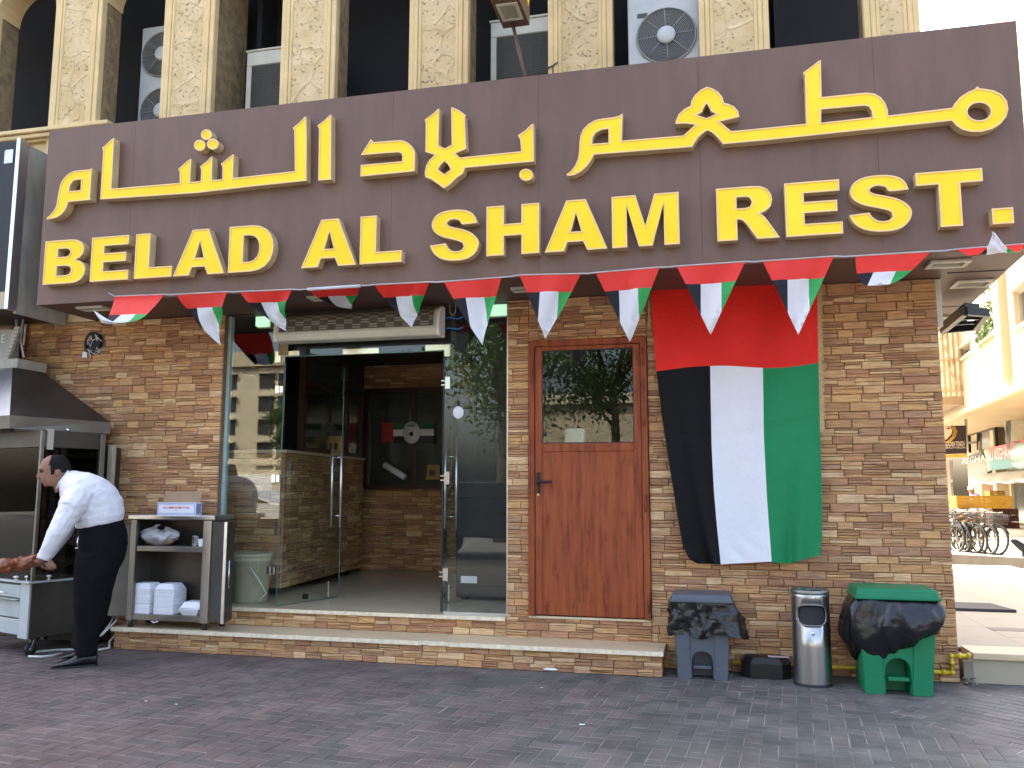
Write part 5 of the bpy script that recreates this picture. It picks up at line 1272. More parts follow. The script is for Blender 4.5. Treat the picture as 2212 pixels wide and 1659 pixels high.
# hood on the wall
h = thing("extraction_hood", "steel extraction hood over the rotisserie", "hood", (-6.6, -.4, 2.05))
f1, f0 = PY(238, 912, -.1), PY(238, 937, -.1); n1_, n0_ = PZ(21, 897, f1.z), PZ(21.4, 925, f0.z); tz = PY(91, 804, -.18).z; tf, tn = PY(91, 804, -.18), PZ(27, 794, tz)
Lf = V((-1.7, .45, 0))
mb = MB()
Lb = V((-1.25, .06, 0)); b0 = [n0_, f0, f0 + Lb, n0_ + Lf]; b1 = [n1_, f1, f1 + Lb, n1_ + Lf]; tp = [tn, tf, tf + Lb * .5, tn + Lf * .6]
mb.add(b0 + b1, [(i, (i + 1) % 4, (i + 1) % 4 + 4, i + 4) for i in range(4)]); mb.build("lip", "steel_dull", h, solid=.004)
mb = MB(); mb.add([p + V((0, 0, .001)) for p in b1] + tp, [(0, 1, 5, 4), (1, 2, 6, 5)]); mb.add([tp[0], tp[1], tp[2], tp[3]], [(0, 1, 2, 3)]); mb.build("side_sheet", "steel_dark", h, solid=.003)  # side coloured dark for its shade
mb = MB(); mb.add([b1[3], b1[0], tp[0], tp[3]], [(0, 1, 2, 3)]); mb.build("front_sheet", "steel", h, solid=.003)  # brighter steel for the front that faces the sky
mb = MB(); pc = PY(60, 778, -.3); mb.box((pc.x - .6, pc.y - .18, tz + .004), (pc.x + .05, pc.y + .2, tz + .10)); mb.build("flue", "concrete_grey", h)
c = PY(147, 929, -.55); MB().ball(c, (.02, .02, .02), 10).build("lamp_socket", "chrome", h)
# gas pipe and valve
y_ = L(0, DP + .02, 0).y
c = PY(133, 943, y_); v = thing("gas_pipe", "black gas pipe with a teal valve wheel beside the rotisserie", "pipe", (c.x, y_, 0))
bt = PY(112, 1385, y_)
MB().tube([c + V((0, 0, .06)), c, V((c.x - .02, y_, 1.2)), V((c.x - .03, y_, .05))], .018, 8).build("pipe", "black_metal", v)
mb = MB(); mb.lathe([(.05, -.012), (.058, 0), (.05, .012), (.02, .012), (.02, -.012)], c, 16); mb.tube([c - V((.10, 0, 0)), c], .022, 8); mb.build("valve", "glass_edge", v)
c2 = PY(112, 1300, y_); MB().box(c2 + V((-.05, -.03, -.06)), c2 + V((.03, .03, .06))).build("regulator", "glass_edge", v, bevel=.01)
# dark cabinet and panels between rotisserie and wall
t = thing("steel_cabinet", "tall dark steel cabinet with a pale edge strip behind the man", "cabinet", (-5.6, -.2, 0))
xa, xb, xm = PY(120, 1150, -.20).x, PY(244, 1000, -.20).x, PY(187, 1000, -.20).x
zt1 = PY(215, 962, -.2).z
MB().box((xa, -.18, .03), (xb - .06, -.02, zt1 - .02)).build("body", "steel_dark", t)
MB().box((xm, -.20, .05), (xb - .055, -.181, zt1)).build("door", "steel_dark", t, bevel=.004)
MB().box((xb - .054, -.215, .3), (xb, -.16, zt1)).build("edge_strip", "far_white", t, bevel=.003)
MB().box((xa + .02, -.20, 1.0), (xm - .01, -.181, zt1 - .03)).build("door", "steel_dull", t, bevel=.004)
a = PY(146, 967, -.21); MB().tube([a, PY(186, 967, -.21)], .006, 6).build("rail", "aluminium", t)
c = PY(145, 1288, -.3); MB().box((c.x - .05, -.24, c.z - .09), (c.x + .1, -.181, c.z + .09)).build("bracket", "ac_cream", t, bevel=.004)
MB().box((xa, -.24, .03), (xm + .05, -.1805, .9)).build("lower_body", "black_metal", t)
# hoses on the ground
t = thing("hose", "thin white hoses lying on the paving under the rotisserie and behind the man's feet", "hose", tuple(PZ(100, 1405, .01)))
for pts in (((60, 1411), (90, 1407), (120, 1404), (160, 1403)), ((62, 1418), (90, 1419), (115, 1416), (134, 1411))): MB().tube([PZ(*q, .012) for q in pts], .011, 8).build("hose_length", "cable_white", t)
MB().tube([PZ(213, 1404, .012), PZ(236, 1400, .012), V((-5.66, -.30, .05)), V((-5.55, -.12, .25)), V((-5.5, -.05, .4))], .010, 8).build("hose_length", "cable_white", t)
MB().tube([PY(217, 1374, -.55), PY(236, 1350, -.40), PY(247, 1330, -.2)], .008, 8).tube([PY(220, 1372, -.55), PY(247, 1345, -.40), PY(258, 1328, -.2)], .007, 8).build("hose_length", "cable_white", t)

# ================================================================== steel cabinet with take-away boxes
yc = -.362; CX0, CX1 = -5.45, -4.585; CT = PY(400, 1113, yc).z; CB = PY(360, 1329, yc).z
t = thing("serving_cabinet", "open stainless cabinet on legs standing on the lower step", "cabinet", (-5, -.2, .205))
YK = -.035
MB().box((CX0 - .03, yc - .012, CT - .045), (CX1 + .04, YK, CT)).build("worktop", "steel", t, bevel=.008)
pw = PY(291, 1200, yc).x
MB().box((CX0, yc, CB - .06), (CX0 + .065, yc + .04, CT - .046)).build("corner_post", "steel_dull", t, bevel=.004)
MB().box((CX1 - .085, yc, CB - .06), (CX1, yc + .04, CT - .046)).build("corner_post", "steel", t, bevel=.004)
MB().box((CX0 + .005, YK - .012, CB), (CX1 - .005, YK, CT - .046)).build("back_panel", "steel_dark", t)
MB().box((CX0 + .003, yc + .041, CB), (CX0 + .012, YK - .013, CT - .046)).build("side_panel", "steel_dull", t)
MB().box((CX1 - .012, yc + .041, CB), (CX1 - .003, YK - .013, CT - .046)).build("side_panel", "steel_dull", t)
zs = PY(360, 1180, yc + .03).z
mb = MB(); mb.box((CX0 + .066, yc + .012, zs - .05), (CX1 - .086, YK - .013, zs)); sh1 = mb.build("shelf", "steel_dull", t, bevel=.004)
mb = MB(); mb.box((CX0 + .066, yc + .005, CB - .055), (CX1 - .086, YK - .013, CB)); mb.build("shelf", "steel_dull", t, bevel=.004)
for x, y in ((CX0 + .035, yc + .03), (CX1 - .04, yc + .03), (CX0 + .035, YK - .04), (CX1 - .01, YK - .06)):
    MB().box((x - .024, y - .024, .26), (x + .024, y + .024, CB - .0605)).build("leg", "steel_dull", t, bevel=.003)
    MB().lathe([(.026, .0), (.02, .03), (.018, .0545)], (x, y, .2055), 12).lathe([(0, .0), (.026, .0)], (x, y, .2055), 12).build("foot", "black_rubber", t)
# right door, swung open
hx_, fxd = V((CX1 + .005, yc + .02, 0)), V((CX1 + .085, yc - .10, 0))
d = (fxd - hx_).normalized(); fr_ = hx_ + d * .34
a, b = PY(481, 1130, yc - .10), PY(479, 1338, yc - .10)
fre = V((PY(482, 1230, yc - .08).x, yc - .08, 0))
dm = MB(); dd = (fre - hx_); nn = V((dd.y, -dd.x, 0)).normalized()
dm.prism([hx_ + V((0, 0, CB - .04)), fre + V((0, 0, CB - .04)), fre + V((0, 0, CT - .06)), hx_ + V((0, 0, CT - .06))], nn * -.02); dr = dm.build("door", "steel_dull", t)
MB().box((fre.x - .001, fre.y - .012, CB - .045), (fre.x + .030, fre.y + .014, CT - .055)).build("edge_strip", "aluminium", dr, bevel=.003)
MB().prism([fre + V((.031, 0, CB - .04)), (PY(503, 1230, yc + .18).x, yc + .18, CB - .04), (PY(503, 1230, yc + .18).x, yc + .18, CT - .06), fre + V((.031, 0, CT - .06))], (0, .012, 0)).build("door", "steel_dark", t)
c = PY(494, 1242, yc - .02); MB().tube([c + V((-.04, 0, .13)), c + V((.02, -.03, .13)), c + V((.02, -.03, -.12)), c + V((-.04, 0, -.12))], .007, 8).build("handle", "chrome", dr)
# left door
MB().prism([(CX0 - .002, yc + .01, CB - .02), (PY(236, 1250, yc - .05).x, yc - .05, CB - .02), (PY(236, 1250, yc - .05).x, yc - .05, CT - .1), (CX0 - .002, yc + .01, CT - .1)], (0, .015, 0)).build("door", "steel_dull", t)
MB().tube([(CX0 + .28, yc, CB - .06), (CX0 + .31, yc - .004, CB - .07), (CX0 + .35, yc, CB - .06)], .006, 6).build("torn_tape", "paper_white", t)
# foil box
a, b = PY(339, 1115, yc + .02), PY(420, 1089, yc + .02); w2 = PY(432, 1115, yc + .05)
t = thing("foil_box", "white aluminium foil carton with blue stripes on the steel cabinet", "box", ((a.x + b.x) / 2, yc + .1, CT))
bx0, bx1, bz = a.x, b.x + .015, CT + (b.z - a.z) * 1.02
MB().box((bx0, yc + .02, CT + .0005), (bx1, yc + .12, bz)).build("carton", "box_white", t)
yb_ = yc + .0195
mb = MB(); n_s = 26
for i in range(n_s):
    x = bx0 + (bx1 - bx0) * i / n_s; w = (bx1 - bx0) / n_s * .5
    for z0, z1 in ((CT + .002, CT + .018), (bz - .018, bz - .002)): mb.add([(x, yb_, z0), (x + w, yb_, z0), (x + w + .008, yb_, z1), (x + .008, yb_, z1)], [(0, 1, 2, 3)])
for i in range(4):
    z = CT + .02 + (bz - CT - .04) * i / 4
    for x in (bx0 + .002, bx1 - .02): mb.add([(x, yb_, z), (x + .016, yb_, z + .007), (x + .016, yb_, z + .017), (x, yb_, z + .010)], [(0, 1, 2, 3)])
for z in (CT + .020, bz - .0215): mb.add([(bx0 + .02, yb_, z), (bx1 - .022, yb_, z), (bx1 - .022, yb_, z + .0015), (bx0 + .02, yb_, z + .0015)], [(0, 1, 2, 3)])
tag(mb.build("blue_stripe", "print_blue", t), kind='stuff')
mb = MB(); text_mesh(mb, "ALUMINIUM FOIL", .028, ((bx0 + bx1) / 2, yb_, CT + (bz - CT) * .58), (1, 0, 0), (0, 0, 1), depth=.0008, bold=.0006, width=(bx1 - bx0) * .72)
text_mesh(mb, "SIZE", .012, ((bx0 + bx1) / 2, yb_, CT + (bz - CT) * .34), (1, 0, 0), (0, 0, 1), depth=.0008); mb.build("lettering", "print_red", t)
MB().add([(bx1 + .0008, yc + .03, CT + .01), (bx1 + .0008, yc + .11, CT + .01), (bx1 + .0008, yc + .11, bz - .01), (bx1 + .0008, yc + .03, bz - .01)], [(0, 1, 2, 3)]).build("end_print", "print_blue", t)
la, lb = PY(352, 1090, yc + .12), PY(432, 1066, yc + .14)
MB().prism([(la.x, yc + .121, bz), (lb.x + .02, yc + .121, bz), (lb.x + .02, yc + .145, bz + (lb.z - la.z)), (la.x, yc + .145, bz + (lb.z - la.z))], (0, .004, 0)).build("open_flap", "cardboard", t)
# plastic bag, cup, tub on the upper shelf
c = PY(343, 1178, yc + .12); t = thing("plastic_bag", "knotted white plastic bag of bread on the upper cabinet shelf", "bag", (c.x, yc + .13, zs))
rb = random.Random(4)
def bagpt(u, v):
    a = u * 2 * math.pi; r = math.sin(math.pi * min(.999, v * .92 + .04)) ** .6
    rx, ry = .185, .10
    k = 1 + .12 * math.sin(5 * a + v * 4) + .10 * math.sin(9 * a - v * 7) + .06 * math.sin(17 * a + v * 11)
    z = .155 * v ** .8 * (1 + .15 * math.sin(a * 2 + 1))
    return V((c.x + rx * r * k * math.cos(a), yc + .135 + ry * r * k * math.sin(a), zs + .002 + z))
mb = MB(); mb.grid(bagpt, 44, 16)
for s, q in ((-.05, .05), (-.02, .07), (.06, .02)): mb.grid(lambda u, v, s=s, q=q: V((c.x + s + (u - .5) * .06 * (1 - v * .5) + .015 * math.sin(v * 8), yc + .10 + .02 * math.sin(u * 9 + v * 5), zs + .13 + q * v)), 6, 6)
mb.build("bag", "bag_white", t)
for xq, lbl in ((-.09, 0), (.07, 1)):
    MB().ball((c.x + xq, yc + .135, zs + .055), (.085, .06, .05), 12).build("bread", "cardboard", t)
c = PY(422, 1178, yc + .10); t = thing("steel_cup", "small polished steel tumbler on the upper cabinet shelf", "cup", (c.x, yc + .1, zs))
MB().lathe([(0, .001), (.031, .001), (.034, .01), (.034, .095), (.036, .098), (.031, .098), (.030, .02)], (c.x, yc + .10, zs), 20).build("tumbler", "chrome", t)
c = PY(437, 1178, yc + .09); t = thing("white_tub", "small square white tub beside the steel tumbler", "tub", (c.x, yc + .1, zs))
mb = MB(); mb.hexa([(c.x - .022, yc + .06, zs + .001), (c.x + .03, yc + .06, zs + .001), (c.x + .03, yc + .12, zs + .001), (c.x - .022, yc + .12, zs + .001), (c.x - .028, yc + .055, zs + .062), (c.x + .036, yc + .055, zs + .062), (c.x + .036, yc + .125, zs + .062), (c.x - .028, yc + .125, zs + .062)]); mb.box((c.x - .032, yc + .051, zs + .0625), (c.x + .04, yc + .129, zs + .07)); mb.build("tub", "foam_white", t, bevel=.003)
# foam take-away boxes: nested lids
def foam_shell(w, d, hh=.055):
    mb = MB(); a, b = w / 2, d / 2; i = .030
    o = [(-a, -b), (a, -b), (a, b), (-a, b)]; q = [(-a + i, -b + i), (a - i, -b + i), (a - i, b - i), (-a + i, b - i)]
    vs = [(x, y, 0) for x, y in o] + [(x, y, .0085) for x, y in o] + [(x * .97, y * .97, .009) for x, y in o] + [(x, y, hh) for x, y in q]
    mb.add(vs, [(j, (j + 1) % 4, (j + 1) % 4 + 4, j + 4) for j in range(4)] + [(j + 4, (j + 1) % 4 + 4, (j + 1) % 4 + 8, j + 8) for j in range(4)] + [(j + 8, (j + 1) % 4 + 8, (j + 1) % 4 + 12, j + 12) for j in range(4)] + [(12, 13, 14, 15)])
    return mb.mesh("foam_box", ["foam_white"])
fm = foam_shell(.205, .20)
sa, sb = PY(316, 1310, yc + .13), PY(363, 1310, yc + .13)
ztop = PY(350, 1256, yc + .05).z
nst = 26; stepz = (ztop - CB - .07) / nst
for cx_, yy, cnt, lb_ in ((sa.x - .003, yc + .135, nst, "white foam box lid in the left nested stack on the bottom cabinet shelf"), (sb.x + .015, yc + .135, nst, "white foam box lid in the tall middle nested stack on the bottom cabinet shelf")):
    for i in range(cnt):
        o = bpy.data.objects.new("foam_box", fm); link(o); o.location = (cx_ + RN.uniform(-.003, .003), yy + RN.uniform(-.003, .003), CB + .001 + i * stepz); o.rotation_euler = (0, 0, RN.uniform(-.015, .015))
        tag(o, lb_, "foam box", "foam take-away boxes in the cabinet")
c = PY(416, 1300, yc + .10)
for i, up_ in enumerate((0, 1, 2)):
    o = bpy.data.objects.new("foam_box", fm); link(o); zz = CB + (.050, .0535, .098)[i]
    o.location = (c.x + .01 + .004 * i, yc + .12, zz); o.rotation_euler = (math.pi if i in (0,) else (0 if i == 1 else 0), 0, .06 * i); 
    if i == 2: o.location.z = CB + .066
    tag(o, ("white foam box lying open side up right of the foam stacks", "closed white foam box right of the tall foam stacks", "loose white foam lid on top of the closed foam box")[i], "foam box", "foam take-away boxes in the cabinet")

# ================================================================== the man
def loft(mb, rings, n=20, cap=True):
    """rings: (front point, back point, half width along y)"""
    b = len(mb.v)
    for f, k, hw in rings:
        f, k = V(f), V(k); c = (f + k) / 2; a = (f - k) / 2
        for j in range(n):
            t = 2 * math.pi * j / n; mb.v.append(c + a * math.cos(t) + LOFT_AX * (hw * math.sin(t)))
    for i in range(len(rings) - 1):
        for j in range(n):
            mb.f.append([b + i * n + j, b + i * n + (j + 1) % n, b + (i + 1) * n + (j + 1) % n, b + (i + 1) * n + j]); mb.m.append(0); mb.s.append(True)
    if cap:
        mb.f.append([b + j for j in range(n)]); mb.f.append([b + (len(rings) - 1) * n + j for j in range(n)][::-1]); mb.m += [0, 0]; mb.s += [True, True]
    return mb
YM = 0.0
MC = PZ(165, 1438, 0); MVW = (MC - CAM_POS); MVW.z = 0; MVW.normalize(); MFW = V((-MVW.y, MVW.x, 0))      # line of sight, and the way he faces
LOFT_AX = MVW
def MP(px, py, k=0.0): return PN(px, py, MC + MVW * k, MVW)
def H(zx, zy, y=YM): return MP(40.7 + zx * .1103, 948.8 + zy * .1103, y)
MAN = thing("person", "man in a white shirt and black trousers bending over to pull a skewer of chicken", "person", tuple(PZ(165, 1438, 0)))
rows = [(690, 790, 303, .022), (600, 855, 318, .045), (545, 905, 345, .058), (490, 945, 385, .067), (445, 985, 440, .073), (415, 1008, 500, .0765), (400, 1018, 560, .077), (392, 1020, 600, .0765), (408, 1016, 640, .076), (412, 1005, 690, .0745), (412, 985, 735, .073), (418, 958, 780, .070), (436, 930, 815, .066), (452, 900, 845, .062), (480, 860, 875, .054), (515, 800, 905, .043), (560, 740, 922, .03)]
body = MB()
loft(body, [(H(f, z), H(b, z), w) for f, b, z, w in rows], 24)
body.tube([H(402, 640), H(388, 700), H(382, 745)], [.011, .014, .019], 8); body.ball(H(392, 752), (.017, .018, .014), 8)
body.ball(H(445, 818), (.012, .022, .007), 8); body.ball(H(470, 850), (.012, .020, .008), 8); body.ball(H(540, 895), (.022, .026, .016), 8)
body.tube([H(430, 603, YM - .035), H(420, 600, YM), H(430, 603, YM + .035)], .010, 6)
loft(body, [(H(640, 870), H(960, 640), .060), (H(690, 960), H(990, 720), .062), (H(720, 1060), H(1060, 800), .08)], 18)
def D(px, py, y=YM): return MP(px, py, y)
def arm(mb, sh, el, wr, rr):
    mid = (sh + el) / 2; m2 = (el + wr) / 2
    mb.tube([sh, mid, el, m2, wr], rr, 12)
yN, yF_ = YM - .20, YM + .19
shN, elN, wrN = D(158, 1086, yN), D(122, 1152, yN + .02), D(91, 1208, YM - .13)
shF, elF, wrF = D(160, 1082, yF_), D(135, 1150, yF_), D(97, 1207, YM + .0)
arm(body, shN, elN, wrN, [.052, .047, .040, .036, .028]); arm(body, shF, elF, wrF, [.052, .047, .040, .036, .028])
SK0, SK1 = D(-30, 1226, YM - .08), D(104, 1213, YM - .08)       # skewer
sd_ = (SK1 - SK0).normalized()
def hand(mb, wr, gp, side):
    """palm and five fingers closed round the skewer at gp"""
    dn = (gp - wr).normalized(); ax = sd_; nrm = dn.cross(ax).normalized() * side
    palm = wr + dn * .045
    mb.obox(palm + dn * .005, (.078, .085, .030), Matrix((ax, dn, nrm)).transposed())
    mb.tube([wr, palm], [.028, .030], 10)
    for i, (ln, r) in enumerate(((.9, .0090), (1., .0092), (.95, .0088), (.8, .0078))):
        b0 = wr + dn * .085 + ax * (-.030 + .020 * i)
        p1 = b0 + dn * .028 * ln + nrm * .012; p2 = p1 - nrm * .020 + dn * .012; p3 = p2 - nrm * .026 * ln - dn * .014; p4 = p3 - dn * .022 * ln + nrm * .004
        mb.tube([b0 - dn * .02, b0 + nrm * .006, p1, p2, p3, p4], [r * 1.05, r * 1.08, r, r, r * .92, r * .7], 8)
    tb0 = wr + dn * .03 - ax * .036
    mb.tube([tb0, tb0 - ax * .020 + dn * .022 - nrm * .012, tb0 - ax * .014 + dn * .048 - nrm * .030, tb0 + ax * .004 + dn * .066 - nrm * .036], [.014, .0125, .011, .008], 8)
gN = SK0 + sd_ * ((wrN - SK0).dot(sd_) - .03); hand(body, wrN, gN, 1)
gF = SK0 + sd_ * ((wrF - SK0).dot(sd_) + .0); hand(body, wrF, gF + V((0, .05, -.02)), 1)
loft(body, [(D(150, 1072), D(215, 1040), .14), (D(160, 1120), D(255, 1090), .14), (D(175, 1160), D(262, 1150), .14), (D(180, 1200), D(255, 1200), .13)], 16)
for yy in (YM - .09, YM + .10): body.tube([D(222, 1190, yy), D(196, 1290, yy), D(184, 1405, yy)], [.075, .055, .04], 10)
ob = body.build("body", "skin", MAN); fuse(ob, .0065, 3)
hr = MB()
def headpt(f, b, z, w, t, g):
    F, B = H(f, z), H(b, z); c = (F + B) / 2; a = (F - B) / 2; return c + a * math.cos(t) * (1 + g / .12) + MVW * ((w + g) * math.sin(t))
nseg = 48
def zoomxy(p, near):
    k = (p - MC).dot(MVW); p = p - MVW * (k if not near else 2 * k if k > 0 else 0)        # far side mirrored to the near side
    d = p - CAM_POS; z = d.dot(fw); return (1106 + FPX * d.dot(rt) / z - 40.7) / .1103, (829.5 - FPX * d.dot(up) / z - 948.8) / .1103
sub_ = 3
for i in range(len(rows) - 1):
    for q in range(sub_):
        f0, f1 = q / sub_, (q + 1) / sub_
        r0 = tuple(a_ + (b_ - a_) * f0 for a_, b_ in zip(rows[i], rows[i + 1])); r1 = tuple(a_ + (b_ - a_) * f1 for a_, b_ in zip(rows[i], rows[i + 1]))
        for j in range(nseg):
            t0, t1 = 2 * math.pi * j / nseg, 2 * math.pi * (j + 1) / nseg
            P4 = [headpt(*r0, t0, .004), headpt(*r0, t1, .004), headpt(*r1, t1, .004), headpt(*r1, t0, .004)]
            cx, cz = zoomxy(sum(P4, V((0, 0, 0))) / 4, True)
            line = 600 + max(0, (430 - cz)) * .35 + (30 if 520 < cz < 600 else 0)
            ok = cx > line and (cz < 590 or (cx > 840 and cz < 660) or (620 < cx < 700 and cz < 690))
            if ok: hr.add(P4, [(0, 1, 2, 3)], 0, True)
hr.build("hair", "hair_black", MAN)
for s in (-1, 1):
    ew = rows[8][3]
    er = MB(); c = H(748, 655, YM + s * (ew + .002)); er.ball(c, (.019, .008, .032), 12, M=Matrix((MFW, MVW, V((0, 0, 1)))).transposed() @ Matrix.Rotation(rad(-14), 3, 'Y')); er.ball(c + MVW * (s * .004) + V((0, 0, -.004)), (.011, .006, .020), 10); er.build("ear", "skin", MAN)
    eb = MB(); eb.tube([H(398, 605, YM + s * .020), H(420, 592, YM + s * .042), H(475, 612, YM + s * .058)], [.004, .005, .003], 6); eb.build("eyebrow", "hair_black", MAN)
    ey = MB(); ey.ball(H(440, 636, YM + s * .036), (.014, .014, .008), 10); ey.build("eye", "hair_black", MAN)
MB().tube([H(438, 834, YM - .022), H(450, 833, YM), H(438, 834, YM + .022)], .003, 6).build("lips", "skin_lip", MAN)
MB().grid(lambda u, v: H(520 + 170 * u, 800 + 90 * v - 40 * u, YM - (.058 - .012 * v) * 1.03 - .004), 4, 4).build("stubble", "skin_lip", MAN) if False else None
# shirt
sm_ = MB()
loft(sm_, [(D(166, 1143), D(266, 1124), .175), (D(157, 1128), D(270, 1106), .195), (D(146, 1112), D(266, 1078), .205), (D(138, 1096), D(250, 1052), .215), (D(130, 1078), D(226, 1033), .225), (D(127, 1062), D(198, 1022), .215), (D(126, 1050), D(168, 1018), .14), (D(124, 1045), D(154, 1015), .085)], 28)
arm(sm_, D(166, 1080, yN + .03), D(124, 1150, yN + .01), D(95, 1204, YM - .125), [.118, .098, .078, .066, .050])
arm(sm_, D(166, 1078, yF_ - .03), D(136, 1150, yF_), D(99, 1203, YM + .0), [.115, .098, .078, .066, .050])
sm_.tube([D(176, 1064, yN + .07), D(150, 1100, yN)], [.13, .105], 14)
fuse(sm_.build("shirt", "shirt_white", MAN), .0095, 6, .016, .055)
cl = MB(); loft(cl, [(D(121, 1058), D(152, 1021), .088), (D(123, 1048), D(149, 1013), .080)], 24, cap=False); cl.build("collar", "shirt_white", MAN, solid=.008)
cu = MB(); dw = (wrN - elN).normalized(); cu.tube([D(97, 1199, YM - .125), D(92, 1209, YM - .128)], [.056, .053], 14); cu.build("cuff", "shirt_white", MAN)
# trousers
tm = MB()
loft(tm, [(D(166, 1140), D(268, 1121), .17), (D(164, 1160), D(274, 1145), .185), (D(163, 1185), D(277, 1175), .195), (D(163, 1212), D(270, 1208), .19), (D(165, 1230), D(258, 1228), .17)], 24)
loft(tm, [(D(164, 1200, YM - .09), D(268, 1196, YM - .09), .105), (D(158, 1250, YM - .10), D(248, 1248, YM - .10), .10), (D(157, 1290, YM - .10), D(236, 1290, YM - .10), .088), (D(159, 1340, YM - .10), D(224, 1340, YM - .10), .080), (D(160, 1385, YM - .10), D(212, 1385, YM - .10), .076), (D(161, 1416, YM - .10), D(209, 1416, YM - .10), .074)], 20)
loft(tm, [(D(164, 1200, YM + .09), D(266, 1196, YM + .09), .105), (D(157, 1250, YM + .10), D(252, 1246, YM + .10), .10), (D(157, 1290, YM + .10), D(242, 1288, YM + .10), .088), (D(157, 1335, YM + .10), D(232, 1335, YM + .10), .080), (D(156, 1375, YM + .10), D(212, 1375, YM + .10), .074), (D(154, 1402, YM + .10), D(200, 1402, YM + .10), .07)], 20)
fuse(tm.build("trousers", "trouser_black", MAN), .013, 3, .02, .12)
def shoe(toe, heel):
    sm2 = MB(); n = 9; d_ = heel - toe; sx_ = V((-d_.y, d_.x, 0)).normalized()
    pr = [(0, .018, .020), (.06, .040, .030), (.2, .052, .042), (.38, .054, .058), (.52, .048, .085), (.66, .042, .115), (.8, .042, .118), (.94, .040, .105), (1, .026, .09)]
    for f, w, h_ in pr:
        c = toe + d_ * f
        for j in range(14):
            t_ = 2 * math.pi * j / 14; z = math.sin(t_); sm2.v.append(c + sx_ * (w * math.cos(t_) * (1 if z < .2 else .85)) + V((0, 0, h_ * (.5 + .5 * z) + .012)))
    for i in range(n - 1):
        for j in range(14): sm2.f.append([i * 14 + j, i * 14 + (j + 1) % 14, (i + 1) * 14 + (j + 1) % 14, (i + 1) * 14 + j]); sm2.m.append(0); sm2.s.append(True)
    sm2.f += [list(range(14)), list(range((n - 1) * 14, n * 14))[::-1]]; sm2.m += [0, 0]; sm2.s += [False, False]
    so2 = sm2.build("shoe", "shoe_black", MAN)
    MB().prism([toe + d_ * f + sx_ * w for f, w in ((-.01, -.02), (.1, -.05), (.3, -.054), (.6, -.044), (.95, -.042), (1.01, 0), (.95, .042), (.6, .044), (.3, .054), (.1, .05), (-.01, .02))], (0, 0, .016)).build("sole", "black_rubber", so2)
zp_ = PZ(160, 1441, 0); kk = (zp_ - MC).dot(MVW)
def flat(p): return V((p.x, p.y, 0))
shoe(flat(MP(110, 1440, kk - .0)), flat(MP(210, 1440, kk + .0))); k2 = (PZ(150, 1424, 0) - MC).dot(MVW)
shoe(flat(MP(134, 1424, k2)), flat(MP(205, 1424, k2)))
MB().tube([D(170, 1158, YM - .17), D(167, 1170, YM - .185), D(168, 1182, YM - .185)], .006, 6).lathe([(.012, -.004), (.018, 0), (.012, .004)], D(166, 1184, YM - .19), 12).build("key_ring", "chrome", MAN)
# skewer with a chicken, held by the man
t = thing("roast_chicken", "glossy roast chicken on the skewer held by the man, cut by the left edge", "food", tuple(SK0))
MB().tube([SK0 - sd_ * .3, SK1], .007, 8).build("skewer", "steel_dull", t)
chicken_row("chicken", D(-60, 1230, YM - .08), D(76, 1214, YM - .08), 3, .062, t)
mb = MB(); q = D(82, 1213, YM - .08)
for s in (-.018, .018): mb.tube([q + V((-.12, 0, s * 1.6)), q + V((-.03, 0, s * 1.6)), q + V((0, 0, s * .5))], .005, 6)
mb.build("fork_prong", "steel_dull", t)

LOFT_AX = V((0, 1, 0))
